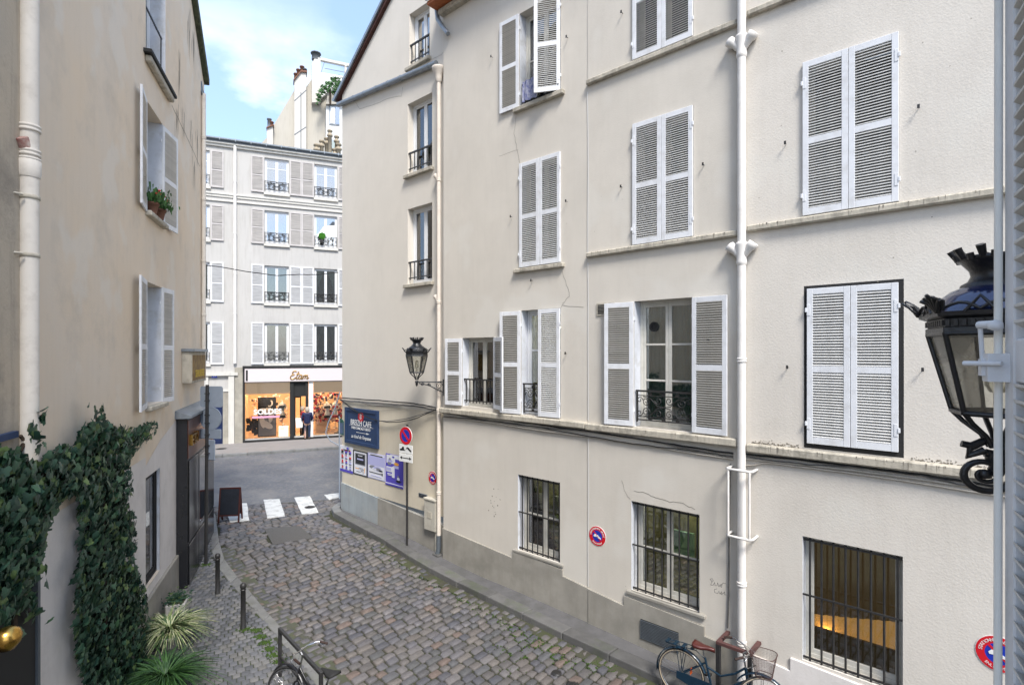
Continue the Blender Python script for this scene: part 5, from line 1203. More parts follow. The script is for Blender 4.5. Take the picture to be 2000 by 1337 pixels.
cable('cable', FA, [(1427,905),(1425,960),(1424,1060),(1423,1160),(1421,1225)], .012, -.03, M['cable'], 'dark cable clipped vertically on the wall left of the tall white downpipe', wob=.004)
gl_ = [(664,776),(700,779),(760,783),(810,788),(855,796)]
cable('cable', FA, gl_, .016, .08, M['cableb'], 'black cable running straight along the top of the poster wall')
cable('cable', FA, sh(gl_, 5), .012, .07, M['cable'], 'grey cable below the straight black one above the blue board')
cable('cable', FA, [(664,778),(690,798),(720,815),(760,824),(800,820),(830,809),(856,797)], .011, .02, M['cableb'], 'black cable sagging in a deep loop across the top of the blue board')
cable('cable', FA, [(664,780),(700,806),(740,821),(790,818),(856,798)], .010, .03, M['cable'], 'grey cable sagging beside the deep black loop over the blue board')
cable('cable', FA, [(700,783),(730,792),(780,790),(830,794),(856,796)], .009, .05, M['cable'], 'short grey cable hanging between the straight and the sagging ones')
# wire across the mouth of the lane
pA, pB = Vector((-8.25, 14.4, 0)), Vector((-5.9, 16.6, 0))
def ray(u, v, y): return Vector(((u-1000)/FPX*y, y, CZ-(v-HOR)/FPX*y))
W1 = [ray(u, v, y) for u, v, y in ((397,518,14.3),(430,521,14.6),(480,530,15.0),(540,538,15.5),(580,536,15.8),(620,536,16.1),(661,532,16.3))]
mb = MB(); mb.tube([p-W1[0] for p in W1], .012, 6); o = mb.build('overhead_wire', M['cableb'], loc=W1[0]); tag(o, 'thin black wire hanging across the lane between the left corner and the gable house', 'wire')
hp = [ray(u, v, 16.4) for u, v in ((664,765),(655,795),(641,825),(636,845),(645,860),(661,869))]
mb = MB(); mb.tube([p-hp[0] for p in hp], .018, 8); o = mb.build('hanging_hose', M['signback'], loc=hp[0]); tag(o, 'grey flexible conduit bulging out from the gable corner above the street', 'conduit')
cp_ = FA.w(-6.18, .06, 0); mb = MB(); mb.tube([(0,0,.1),(0,0,2.6)], .018, 8); o = mb.build('corner_conduit', M['signback'], loc=(cp_.x, cp_.y, .5)); tag(o, 'straight grey conduit down the corner edge of the gable house', 'conduit')

# ================================================================== SIGNS ON THE GABLE WALL
OFF = .12
def card(name, p0, p1, th, m, label, cat, group=None, off=OFF):
    """p0: top left px, p1: bottom right px"""
    a, z1 = FA.at(*p0, off); b, z0 = FA.at(*p1, off)
    o = empty(name, FA.w(a, off, z0), FA.a, label, cat, group); W, Hh = b-a, z1-z0
    MB().box(0, W, -th, 0, 0, Hh).build('board', m, o, shift=False, bevel=.003); return o, W, Hh, -th
bo, W, Hh, f = card('cafe_board', (677,794), (741,876), .05, M['navy'], 'navy blue framed cafe direction board with white lettering on the gable wall', 'sign')
mb = MB(); t = .10
mb.box(0,W,-.075,-.05,0,t); mb.box(0,W,-.075,-.05,Hh-t,Hh); mb.box(0,t,-.0752,-.05,t,Hh-t); mb.box(W-t,W,-.0752,-.05,t,Hh-t); mb.build('frame', M['navy'], bo, shift=False, bevel=.008)
put_text(bo, 'BREIZH CAFE', W*.135, W/2, Hh*.60, -.056, M['signwhite'], sx=.80)
MB().box(W*.13,W*.87,-.055,-.051,Hh*.515,Hh*.52).build('rule', M['signwhite'], bo, shift=False)
put_text(bo, 'PARIS CANCALE TOKYO', W*.058, W/2, Hh*.455, -.056, M['signwhite'], sx=.9)
mb = MB(); mb.box(W*.36,W*.70,-.055,-.051,Hh*.34,Hh*.35); mb.prism([(W*.67,Hh*.32),(W*.75,Hh*.345),(W*.67,Hh*.37)], xz, -.055,-.051); mb.build('arrow', M['signwhite'], bo, shift=False)
put_text(bo, "au fond de l'impasse", W*.085, W/2, Hh*.22, -.056, M['signwhite'], shear=.4, sx=.86)
mb = MB(); disc(mb, 0, W*.085, -.056, -.051, W*.5, Hh*.78, 20); mb.build('red_emblem', M['signred'], bo, shift=False); put_text(bo, '8', W*.12, W*.5, Hh*.78, -.06, M['signwhite'])
# street plate
so_, W, Hh, f = card('street_name_plate', (662,822), (672,849), .02, M['plateblue'], 'small blue and green enamel street plate at the gable corner', 'sign')
mb = MB(); mb.prism([(0,Hh),(W,Hh),(W*.8,Hh*1.14),(W*.5,Hh*1.22),(W*.2,Hh*1.14)], xz, -.02, 0); mb.build('crown', M['plategreen'], so_, shift=False)
mb = MB(); mb.box(0,W,-.024,-.02,0,.03); mb.box(0,W,-.024,-.02,Hh-.03,Hh); mb.box(0,.03,-.0242,-.02,.03,Hh-.03); mb.box(W-.03,W,-.0242,-.02,.03,Hh-.03); mb.build('border', M['plategreen'], so_, shift=False)
def shapes(o, lst, W, Hh, y):
    by = {}
    for i, (k, x, z, a, b, m) in enumerate(lst):
        mb = by.setdefault(m, MB()); yy = y-.001-.0006*i
        if k == 'r': mb.box(W*(x-a/2), W*(x+a/2), yy, y, Hh*(z-b/2), Hh*(z+b/2))
        else: blob(mb, W*x, Hh*z, W*a/2, Hh*b/2, yy, 0, 14)
    for m, mb in by.items():
        q = mb.build('print', M[m], o, shift=False); q['kind'] = 'stuff'
po1, W, Hh, f = card('poster', (665,868), (690,925), .012, M['paper'], 'white poster with small coloured doll-like pictures and violet foot, leftmost of the four posters', 'poster', 'posters on the gable wall')
L1 = [('r',.5,.05,1,.10,'violet')]
for i in range(12):
    x, z = .2+.3*(i % 3), .2+.2*(i//3); L1 += [('e',x,z+.035,.13,.06,random.choice(('printred','printgrey','skinprint','violet'))), ('r',x,z-.02,.13,.07,random.choice(('violet','printred','ink','lilac'))), ('r',x,z-.075,.16,.012,'ink')]
L1 += [('e',.65,.93,.2,.08,'violet'),('r',.55,.86,.5,.02,'ink')]
shapes(po1, L1, W, Hh, f)
po2, W, Hh, f = card('poster', (690,877), (719,932), .012, M['ink'], 'black framed poster with a dark picture over a line drawing, second from the left', 'poster', 'posters on the gable wall')
shapes(po2, [('r',.5,.5,.82,.9,'paper'),('r',.5,.66,.7,.48,'printgrey'),('r',.5,.66,.6,.40,'ink'),('r',.5,.66,.42,.06,'lilac'),('r',.5,.80,.3,.03,'paper'),('r',.3,.27,.26,.03,'printyellow'),('r',.62,.25,.3,.012,'ink'),('r',.55,.30,.3,.012,'ink'),('r',.7,.18,.012,.2,'ink'),('r',.4,.15,.3,.012,'ink'),('e',.62,.2,.1,.05,'printgrey'),('r',.8,.25,.02,.2,'printyellow')], W, Hh, f)
po3, W, Hh, f = card('poster', (719,882), (753,940), .012, M['lilac'], 'lilac grey poster with a drawn rocky coast and long black arrow, third from the left', 'poster', 'posters on the gable wall')
shapes(po3, [('r',.5,.5,.92,.94,'paper'),('r',.5,.72,.92,.4,'lilac'),('r',.5,.92,.7,.04,'ink'),('e',.3,.45,.4,.14,'printgrey'),('e',.55,.42,.5,.18,'lilac'),('e',.6,.40,.3,.12,'printgrey'),('e',.75,.36,.25,.07,'ink'),('e',.45,.38,.14,.06,'paper'),('e',.32,.40,.12,.05,'paper'),('r',.47,.24,.74,.028,'ink'),('r',.84,.24,.05,.09,'ink'),('r',.5,.12,.6,.02,'lilac')], W, Hh, f)
po4, W, Hh, f = card('poster', (754,884), (788,955), .012, M['violet'], 'violet and white poster with small figures, rightmost of the four behind the sign post', 'poster', 'posters on the gable wall')
shapes(po4, [('r',.30,.84,.5,.26,'paper'),('r',.62,.93,.7,.12,'paper'),('e',.26,.78,.3,.12,'lilac'),('e',.25,.84,.12,.08,'printgrey'),('r',.22,.70,.2,.08,'printgrey'),('e',.45,.92,.14,.06,'violet'),('e',.63,.72,.28,.1,'printyellow'),('r',.6,.62,.3,.08,'lilac'),('r',.45,.45,.14,.34,'paper'),('r',.22,.52,.34,.16,'paper'),('r',.20,.52,.26,.10,'lilac'),('r',.25,.38,.28,.02,'paper'),('r',.25,.34,.24,.02,'paper'),('e',.75,.28,.16,.1,'paper'),('e',.75,.20,.3,.06,'ink'),('r',.5,.06,1,.06,'paper'),('r',.5,.045,1,.05,'violet'),('e',.74,.36,.1,.05,'printgrey')], W, Hh, f)
# round no-parking stickers
def tow_sign(fac, u, v, r, off, label, group='round red and blue no parking signs'):
    a, z = fac.at(u, v, off); o = empty('no_parking_sign', fac.w(a, off, z), fac.a, label, 'sign', group)
    mb = MB(); disc(mb, 0, r, -.006, 0, 0, 0, 32); mb.build('plate', M['signwhite'], o, shift=False)
    mb = MB(); disc(mb, r*.58, r*.97, -.009, -.004); mb.build('red_ring', M['signred'], o, shift=False)
    mb = MB(); disc(mb, 0, r*.58, -.009, -.004); mb.build('blue_field', M['signblue'], o, shift=False)
    mb = MB(); c = math.cos(-PI/4); mb.prism([(-r*.45,r*.36),(-r*.36,r*.45),(r*.45,-r*.36),(r*.36,-r*.45)], xz, -.012, -.008); mb.build('red_bar', M['signred'], o, shift=False)
    mb = MB(); mb.prism([(r*x,r*y) for x, y in ((-.42,.02),(-.30,.16),(-.14,.18),(-.06,.05),(-.02,-.06),(-.38,-.10))], xz, -.0145, -.010)
    mb.prism([(r*x,r*y) for x, y in ((.0,.10),(.06,.16),(.14,.02),(.42,-.14),(.44,-.24),(.10,-.16))], xz, -.0145, -.010); mb.build('tow_picture', M['signwhite'], o, shift=False)
    arc_text(o, 'STATIONNEMENT GENANT', r*.24, r*.76, PI/2, -.011, M['signwhite'], .155)
    arc_text(o, 'ENLEVEMENT', r*.2, r*.78, -PI/2, -.011, M['signwhite'], .16, top=False)
tow_sign(FA, 845.5, 932.5, .165, OFF, 'round red and blue towing sign nearest the gable downpipe, smallest in the picture')
tow_sign(FA, 1167, 1046, .185, -.012, 'round towing sign between the two left barred ground floor windows')
tow_sign(FA, 1950, 1276, .21, -.006, 'round towing sign at the right edge, partly hidden by the locking rod')
# meter box, letter slot, faint white patch
mo, W, Hh, f = card('meter_box', (837,972), (858,1036), .14, M['box'], 'tall narrow cream metal box on the wall beside the gable downpipe', 'box')
MB().box(-.02,W+.02,-.16,.0,Hh,Hh+.05).build('lid', M['box'], mo, shift=False, bevel=.01); MB().box(W*.3,W*.7,-.148,-.14,Hh*.4,Hh*.62).build('label_plate', M['ledge'], mo, shift=False)
MB().tube([(W*.85,-.05,0),(W*.85,-.05,-.6)], .03, 8).build('lead_pipe', M['box'], mo, shift=False)
vo, W, Hh, f = card('wall_vent', (818,961), (835,974), .01, M['zinc'], 'small grey slotted wall vent above the meter box', 'vent')
for i in range(4): MB().box(.02,W-.02,-.015,-.01,Hh*(.15+.2*i),Hh*(.22+.2*i)).build('slot', M['blackmatt'], vo, shift=False)
# graffiti
a, z = FA.at(1403, 1147, -.012); go = empty('graffiti_tag', FA.w(a, -.014, z), FA.a, 'thin black handwritten scribble on the wall left of the tall downpipe', 'graffiti')
mb = MB()
for ln in ([(-.10,.07),(-.13,.10),(-.10,.12),(-.08,.09),(-.11,.05),(-.12,.01),(-.08,.02),(-.06,.07),(-.05,.02),(-.02,.03),(-.01,.08),(.01,.02),(.03,.06),(.06,.07),(.05,.02),(.03,.04),(.08,.10),(.12,.10)], [(-.02,-.02),(-.06,-.04),(-.06,-.09),(-.01,-.09),(.01,-.05),(.03,-.09),(.05,-.04),(.05,-.09),(.08,-.06),(.10,-.03),(.10,-.08),(.13,-.07)]):
    for (x0, y0), (x1, y1) in zip(ln, ln[1:]):
        dx, dy = x1-x0, y1-y0; l_ = math.hypot(dx, dy); nx, ny = -dy/l_*.0022, dx/l_*.0022; mb.quad((x0-nx,0,y0-ny),(x1-nx,0,y1-ny),(x1+nx,0,y1+ny),(x0+nx,0,y0+ny))
mb.build('ink_line', M['ink'], go, shift=False)['kind'] = 'stuff'
# ================================================================== SIGN POSTS
q = Vector(((795-1000)/FPX*13.58, 13.58, G(13.58))); so2 = empty('sign_post', q, FA.a+.08, 'thin black post carrying a round no parking sign and two white plates before the posters', 'sign')
yp = q.y; zz = lambda v: (CZ-(v-HOR)/FPX*yp)-q.z
MB().tube([(0,0,-.1),(0,0,zz(829))], .028, 10).build('post', M['black'], so2, shift=False)
zr = zz(850); mb = MB(); disc(mb, 0, .232, -.045, -.03, 0, zr); mb.build('round_plate', M['signwhite'], so2, shift=False)
mb = MB(); disc(mb, .155, .225, -.050, -.044, 0, zr); mb.prism([(-.135,zr+.095),(-.095,zr+.135),(.135,zr-.095),(.095,zr-.135)], xz, -.053, -.0445); mb.build('red_ring', M['signred'], so2, shift=False)
mb = MB(); disc(mb, 0, .155, -.050, -.044, 0, zr); mb.build('blue_field', M['signblue'], so2, shift=False)
for va, vb, kind in ((867,885,'t'),(885,902,'a')):
    z1_, z0_ = zz(va)-.008, zz(vb)+.008; pl_ = MB().box(-.25,.25,-.045,-.03,z0_,z1_).build('white_plate', M['signwhite'], so2, shift=False, bevel=.004); zm = (z0_+z1_)/2; mb = MB()
    if kind == 'a': mb.box(-.15,.15,-.049,-.045,zm-.010,zm+.010); mb.prism([(-.14,zm-.04),(-.21,zm),(-.14,zm+.04)], xz, -.049,-.045); mb.prism([(.14,zm-.04),(.21,zm),(.14,zm+.04)], xz, -.049,-.045)
    else: mb.prism([(-.21,zm-.05),(-.22,zm-.01),(-.16,zm+.0),(-.12,zm+.05),(-.07,zm+.05),(-.05,zm-.02),(.0,zm-.04)], xz, -.049,-.045); mb.prism([(.0,zm+.0),(.05,zm+.055),(.10,zm+.05),(.21,zm-.02),(.21,zm-.06),(.15,zm-.04),(.06,zm+.02)], xz, -.049,-.045)
    mb.build('picture', M['ink'], pl_, shift=False)
q = gp(402, 1101, 0); sp2 = empty('sign_post', q, math.radians(-6), 'tall black post on the left pavement carrying four sign backs', 'sign')
yp = q.y; zz = lambda v: (CZ-(v-HOR)/FPX*yp)-q.z; xx = lambda u: (u-1000)/FPX*yp-q.x
MB().tube([(0,0,-.1),(.035,0,zz(751))], .036, 10).build('post', M['black'], sp2, shift=False)
mb = MB(); x0, x1, z0_, z1_ = xx(386)+.02, xx(436)-.02, zz(795), zz(754); r_ = .05
pts = []
for cx, cz, a0_ in ((x1-r_,z1_-r_,0),(x0+r_,z1_-r_,90),(x0+r_,z0_+r_,180),(x1-r_,z0_+r_,270)):
    for k in range(4): a = math.radians(a0_+k*30); pts.append((cx+r_*math.cos(a), cz+r_*math.sin(a)))
mb.prism(pts, xz, .045, .06); mb.build('square_plate', M['signback'], sp2, shift=False)
mb = MB(); disc(mb, 0, .26, .045, .06, xx(409.5), zz(817), 32); disc(mb, .255, .268, .035, .062, xx(409.5), zz(817), 32); mb.build('round_plate', M['signback'], sp2, shift=False)
MB().box(xx(384)+.02,xx(433)-.02,.045,.06,zz(857),zz(838)).build('wide_plate', M['signback'], sp2, shift=False, bevel=.02)
MB().box(xx(399),xx(418),.045,.075,zz(899),zz(859)).build('narrow_plate', M['signback'], sp2, shift=False, bevel=.02)
for v in (768,782,810,826,848,870,885): MB().box(-.012,.072,-.038,.046,zz(v)-.010,zz(v)+.010).build('clamp', M['black'], sp2, shift=False)
gpm = moss
# sandwich board
q = gp(450, 1016, -.1); sb = empty('chalkboard', (q.x, q.y, G(q.y)-.115), math.radians(8), 'dark folding chalkboard with red wooden frame standing at the lane mouth', 'board')
for sgn in (-1, 1):
    Rx = Matrix.Rotation(-sgn*math.radians(9), 4, 'X'); Tm = Matrix.Translation((0, sgn*.15, 0)) @ Matrix.Rotation(sgn*math.radians(9), 4, 'X')
    mb = MB(); mb.box(-.27,.27,-.006,.006,.22,.94,Tm); bd = mb.build('board', M['chalk'], sb, shift=False)
    mb = MB()
    for b_ in ((-.29,-.25,-.012,.012,0,.98),(.25,.29,-.012,.012,0,.98),(-.25,.25,-.012,.012,.94,.98),(-.25,.25,-.012,.012,.18,.22)): mb.box(*b_, Tm)
    mb.build('frame', M['boardwood'], sb, shift=False)
# bollards
for i, (u, v, l_) in enumerate(((425,1158,'black ball-topped bollard farther down the left pavement, beside the tall sign post'),(475,1226,'black ball-topped bollard nearer the camera, just before the bicycle stand'))):
    q = gp(u, v, 0); o = empty('bollard', (q.x, q.y, q.z), 0, l_, 'bollard', 'bollards on the left pavement')
    MB().lathe([(.052,-.05),(.052,.03),(.045,.04),(.043,.70),(.050,.705),(.050,.72),(.03,.73)], n=16).build('post', M['black'], o, shift=False)
    MB().lathe([(.02,.72),(.045,.74),(.056,.775),(.050,.81),(.03,.833),(.001,.84)], n=16).build('ball', M['black'], o, shift=False)
# sign box on the left building
a0_, z1_ = FB.at(369, 686, -.14); a1_, z0_ = FB.at(396, 742, -.14)
ob = empty('old_sign_box', FB.w(a0_, 0, z0_), FB.a, 'rusty yellow illuminated sign box high on the left building beside the far corner', 'sign'); W, Hh = a1_-a0_, z1_-z0_
W = min(W, 3.38-a0_)
MB().box(0,W,-.20,0,0,Hh).build('case', M['ledge'], ob, shift=False, bevel=.01); MB().box(.06,W-.06,-.212,-.20,.06,Hh-.08).build('face', M['oldsign'], ob, shift=False); MB().box(-.05,W+.03,-.26,0,Hh,Hh+.06).build('top', M['zinc'], ob, shift=False)
put_text(ob, 'SERRURERIE', .23, W/2, Hh*.28, -.22, M['yellowprint'], bold=.003, sx=.9*W/1.7)

# ================================================================== DARK SHOPFRONT on the left building
a0_ = FB.at(348, 1151, -.22)[0]; shp = house('dark_shopfront', FB, .22, 'black glossy shopfront with sloping metal top on the left building', 'shopfront')
x0, x1 = .22, 3.38; topz = 3.62
mb = MB(); mb.box(x0,x1,-.22,.0,-.5,topz); mb.build('cladding', M['cladding'], shp, bevel=.01)
MB().box(x0,x1,-.235,-.221,2.75,topz-.05).build('copper_band', M['claddingcu'], shp)
mb = MB(); mb.prism([(-.30,topz),(-.30,topz+.05),(.0,topz+.17),(.0,topz)], lambda a, b, t: (t, a, b), x0-.08, x1+.05); mb.build('canopy', M['zinc'], shp)
for k in range(3):
    w0 = x0+.05+k*(x1-x0-.1)/3; w1 = w0+(x1-x0-.1)/3-.03
    if k != 1: MB().box(w0,w1,-.245,-.221,.95,2.70).build('panel', M['cladding'], shp, bevel=.012)
    MB().box(w0,w1,-.245,-.221,.05,.90).build('panel', M['cladding'], shp, bevel=.012)
w0 = x0+.05+(x1-x0-.1)/3; w1 = w0+(x1-x0-.1)/3-.03
mb = MB(); mb.box(w0,w0+.07,-.25,-.221,.95,2.70); mb.box(w1-.07,w1,-.25,-.221,.95,2.70); mb.box(w0+.07,w1-.07,-.25,-.221,2.62,2.70); mb.box(w0+.07,w1-.07,-.25,-.221,.95,1.03); fw_ = mb.build('window', M['cladding'], shp); MB().box(w0+.07,w1-.07,-.232,-.226,1.03,2.62).build('pane', glassmat('shop_pane', (.2,.2,.2), .35), fw_)
MB().box(x0,x1,-.24,-.221,-.3,.05).build('skirting', M['granite'], shp)
for i, ch in enumerate('ETOI'):
    vs_, fs_ = text(ch, .34, .03); mb = MB(); sx_ = FB.at(377, 690, -.24)[0]-.25
    mb.add([(sx_+i*.2+p[0], -.262-p[2], 3.12+p[1]) for p in vs_], fs_); mb.build('brass_letter', M['brass'], shp)
mb = MB(); mb.tube([(-.30,-.0,4.2),(-.30,-.2,4.22)],.015,6)
# small lamp, bottom left
q = FB.at(14, 1247, -.35); bl = empty('brass_lamp', FB.w(q[0], -.35, q[1]), FB.a, 'round brass wall lamp in the dark doorway at the bottom left', 'lamp')
MB().lathe([(.001,-.10),(.05,-.085),(.09,-.03),(.10,.02),(.08,.07),(.04,.095),(.001,.10)], n=18).build('globe', M['brass'], bl, shift=False); MB().tube([(0,0,0),(0,.34,.02)],.012,6).build('arm', M['brass'], bl, shift=False)

# ================================================================== IVY
def ivy_leaf_mb(v):
    rs = random.Random(v); mb = MB()
    pts = [(0,-.06),(-.30,-.20),(-.52,.02),(-.34,.22),(-.36,.46),(-.14,.52),(0,.86),(.14,.52),(.36,.46),(.34,.22),(.52,.02),(.30,-.20)]
    pts = [(x*rs.uniform(.88,1.1), y*rs.uniform(.9,1.1)) for x, y in pts]; c = (0, .2, .03)
    V_ = [(x, y, -.22*abs(x)+rs.uniform(-.03,.03)-.10*max(0,y-.4)) for x, y in pts]+[c]
    mb.add(V_, [(k, (k+1) % 12, 12) for k in range(12)], True); return mb
iv = [ivy_leaf_mb(k) for k in range(7)]; ivm = [m_.mesh('leaf', M['ivy']) for m_ in iv]
ivy_poly = [(-30,905),(0,872),(40,882),(75,905),(95,893),(115,872),(150,870),(158,850),(160,832),(190,822),(225,828),(262,834),(300,822),(311,830),(306,848),(285,860),(268,880),(256,900),(262,950),(250,975),(266,1010),(268,1060),(262,1090),(285,1150),(292,1200),(290,1260),(286,1345),(175,1345),(155,1290),(150,1200),(152,1120),(158,1060),(158,975),(140,965),(118,975),(106,1010),(92,1040),(85,1075),(78,1120),(60,1150),(72,1200),(40,1190),(0,1215),(-30,1225)]
sprigs = [((78,800),(70,880),16),((182,790),(200,838),22),((40,1150),(85,1215),14),((0,1190),(30,1250),9),((60,1085),(85,1140),10)]
ivy = empty('ivy', FB.w(-2.6, 0, -.1), FB.a, 'dark green ivy climbing the left building round the white wall panel', 'ivy'); IO = Vector((-2.6, 0, -.1))
lv = []
us = [p[0] for p in ivy_poly]; vs__ = [p[1] for p in ivy_poly]
tries = 0
while len(lv) < 5200 and tries < 60000:
    tries += 1
    u, v = random.uniform(-30, 312), random.uniform(800, 1345)
    if not inpoly(u, v, ivy_poly): continue
    yv = FB.w(FB.at(u, v)[0], 0, 0).y
    if random.random() > (yv/9.5)**2*.9+.1: continue
    lay = random.choice((0,0,1,1,2)); dd = {0: random.uniform(.14,.24), 1: random.uniform(.08,.16), 2: random.uniform(.03,.09)}[lay]
    a, z = FB.at(u, v, -dd); lv.append((a, -dd, z, lay))
for (ua, va), (ub, vb), n in sprigs:
    for k in range(n):
        t = k/n; a, z = FB.at(ua+(ub-ua)*t+random.uniform(-10,10), va+(vb-va)*t, -.2); lv.append((a, -.22+random.uniform(-.05,.05), z, 0))
lv.sort(key=lambda q: (q[3] > 0, q[0]))      # front, nearest leaves first
ivb = MB()
for i, (a, d_, z, lay) in enumerate(lv):
    sz = random.uniform(.065,.125)*(1.1 if a < -4.5 else 1.0); k = random.randrange(7)
    Rm = Matrix.Rotation(PI+random.gauss(0,.55), 4, 'Y') @ Matrix.Rotation(PI/2+random.gauss(-.35,.35), 4, 'X')   # leaf lies in x,z; tip hangs down
    Rm = Matrix.Rotation(random.gauss(0,.35), 4, 'Z') @ Rm
    Mx = Matrix.Translation(Vector((a, d_, z))-IO) @ Rm @ Matrix.Scale(sz, 4)
    if i < 300: o = bpy.data.objects.new('leaf', ivm[k]); COL.objects.link(o); o.parent = ivy; o.matrix_basis = Mx
    else: ivb.add([Mx @ Vector(p) for p in iv[k].v], iv[k].f, True)
tag(ivb.build('foliage', M['ivy'], ivy, shift=False), kind='stuff')
mb = MB()                                    # dark blobs near the wall, painting the shade between the leaves
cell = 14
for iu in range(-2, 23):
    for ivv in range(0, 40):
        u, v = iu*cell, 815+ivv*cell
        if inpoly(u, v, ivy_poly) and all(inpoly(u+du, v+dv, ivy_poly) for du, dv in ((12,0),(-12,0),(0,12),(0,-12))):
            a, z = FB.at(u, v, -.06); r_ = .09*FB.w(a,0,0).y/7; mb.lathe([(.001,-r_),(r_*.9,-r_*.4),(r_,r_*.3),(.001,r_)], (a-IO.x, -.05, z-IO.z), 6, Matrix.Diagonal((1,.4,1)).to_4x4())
tag(mb.build('inner_shade_blobs', M['ivyback'], ivy, shift=False), kind='stuff')
for pts in ([(30,1240),(38,1130),(30,1000),(45,930),(62,880)],[(70,890),(75,930),(120,910),(200,880)],[(210,1340),(205,1150),(208,980),(200,880),(188,795)],[(60,960),(25,1080),(12,1190)],[(45,880),(52,862),(46,850)]):
    P = [FB.at(u, v, -.1) for u, v in pts]; MB().tube([(a-IO.x, -.10+random.uniform(-.03,.03), z-IO.z) for a, z in P], [.022-.003*i for i in range(len(P))], 6).build('stem', M['stem'], ivy, shift=False)

# ================================================================== POTTED PLANTS
def strap_mb(n_, L0, arch, wd):
    mb = MB(); P = []
    for i in range(6):
        t = i/5; x = L0*(t*.35+arch*t*t*.65); z = L0*(t*1.0-arch*t*t*.75); P.append((x, z, wd*(1-.85*t**1.5)))
    for (x0, z0, w0), (x1, z1, w1) in zip(P, P[1:]): mb.add([(x0,-w0,z0),(x1,-w1,z1),(x1,0,z1-.004),(x0,0,z0-.006),(x0,w0,z0),(x1,w1,z1)], [(0,1,2,3),(3,2,5,4)], True)
    return mb
def strap_plant(px_, zc, r, m, label, n, L0, potm, name='potted_plant'):
    q = gp(*px_, 0); o = empty(name, (q.x, q.y, q.z), 0, label, 'plant', 'strap-leaved plants in pots against the left wall')
    MB().lathe([(r*.55,0),(r*.62,.02),(r*.85,zc-.06),(r*.95,zc-.05),(r*.95,zc),(r*.8,zc),(r*.78,zc-.03),(.001,zc-.03)], n=20).build('pot', potm, o, shift=False)
    kinds = [strap_mb(k, L0*(.8+.1*k), .6+.16*k, .012) for k in range(5)]; ms_ = [k.mesh('leaf', m) for k in kinds]; big_ = MB()
    for i in range(n):
        k = random.randrange(5); a = random.uniform(0, 2*PI); rr = random.uniform(0, r*.6); s_ = random.uniform(.7,1.2); c = (rr*math.cos(a), rr*math.sin(a), zc-.02+random.uniform(0,.05)); rz = a+random.uniform(-.5,.5)
        if i < 250: lf = link_mesh('leaf', ms_[k], o, c, (0, random.uniform(-.25,.35), rz)); lf.scale = (s_,)*3
        else:
            Mx = Matrix.Translation(c) @ Matrix.Rotation(rz, 4, 'Z') @ Matrix.Rotation(random.uniform(-.25,.35), 4, 'Y') @ Matrix.Scale(s_, 4); big_.add([Mx @ Vector(p) for p in kinds[k].v], kinds[k].f, True)
    if big_.v: tag(big_.build('foliage', m, o, shift=False), kind='stuff')
strap_plant((332,1262), .24, .22, M['strapv'], 'striped cream and green spider plant in a pale round pot', 600, .47, M['potwhite'])
strap_plant((322,1352), .16, .22, M['strap'], 'dense bright green strap-leaved plant, lower and nearer than the striped one', 700, .52, M['blackmatt'])
q = gp(342, 1215, 0); bxo = empty('planter_box', (q.x-.02, q.y+.1, q.z), FB.a, 'small white rimmed box planter behind the striped plant', 'planter')
MB().box(-.18,.20,-.16,.16,0,.36).build('box', M['potwhite'], bxo, shift=False, bevel=.01); MB().box(-.15,.17,-.13,.13,.355,.365).build('soil', M['stem'], bxo, shift=False)
mb = MB()
for _ in range(260):
    x, y, z_ = random.gauss(-.05,.13), random.gauss(0,.1), .36+abs(random.gauss(0,.09)); r_ = random.uniform(.02,.045); t = random.uniform(0,6); mb.add([(x-r_*math.cos(t),y-r_*math.sin(t),z_),(x,y,z_+r_*.5),(x+r_*math.cos(t),y+r_*math.sin(t),z_+.01),(x,y,z_-r_*.4)], [(0,1,2,3)])
tag(mb.build('foliage', M['ivy'], bxo, shift=False), kind='stuff')
# geranium pots on the middle sill
for k, (sx_, l_) in enumerate(((-1.72,'terracotta pot of geraniums at the left of the upper shuttered window sill'),(-1.25,'terracotta pot of geraniums at the right of the upper shuttered window sill'))):
    o = empty('geranium_pot', FB.w(sx_, -.06+.02, 7.49), FB.a, l_, 'flower pot', 'geranium pots on the left building')
    MB().lathe([(.07,0),(.10,.15),(.115,.15),(.115,.19),(.09,.19)], n=14).build('pot', M['terracotta'], o, shift=False); mb = MB()
    for _ in range(230):
        x, y, z_ = random.gauss(0,.15), random.gauss(-.04,.07), .20+abs(random.gauss(0,.11)); r_ = random.uniform(.025,.05); t = random.uniform(0,6); mb.add([(x-r_*math.cos(t),y-r_*.4,z_-r_*math.sin(t)),(x,y-r_*.4,z_+r_),(x+r_*math.cos(t),y+r_*.3,z_+r_*math.sin(t)),(x,y,z_-r_)], [(0,1,2,3)])
    tag(mb.build('foliage', M['gerleaf'], o, shift=False), kind='stuff'); mb = MB()
    for _ in range(7):
        x, z_ = random.gauss(0,.13), .3+random.uniform(0,.12); mb.lathe([(.001,-.018),(.02,0),(.001,.018)], (x,-.12,z_), 6)
    mb.build('flowers', M['signred'], o, shift=False)['kind'] = 'stuff'
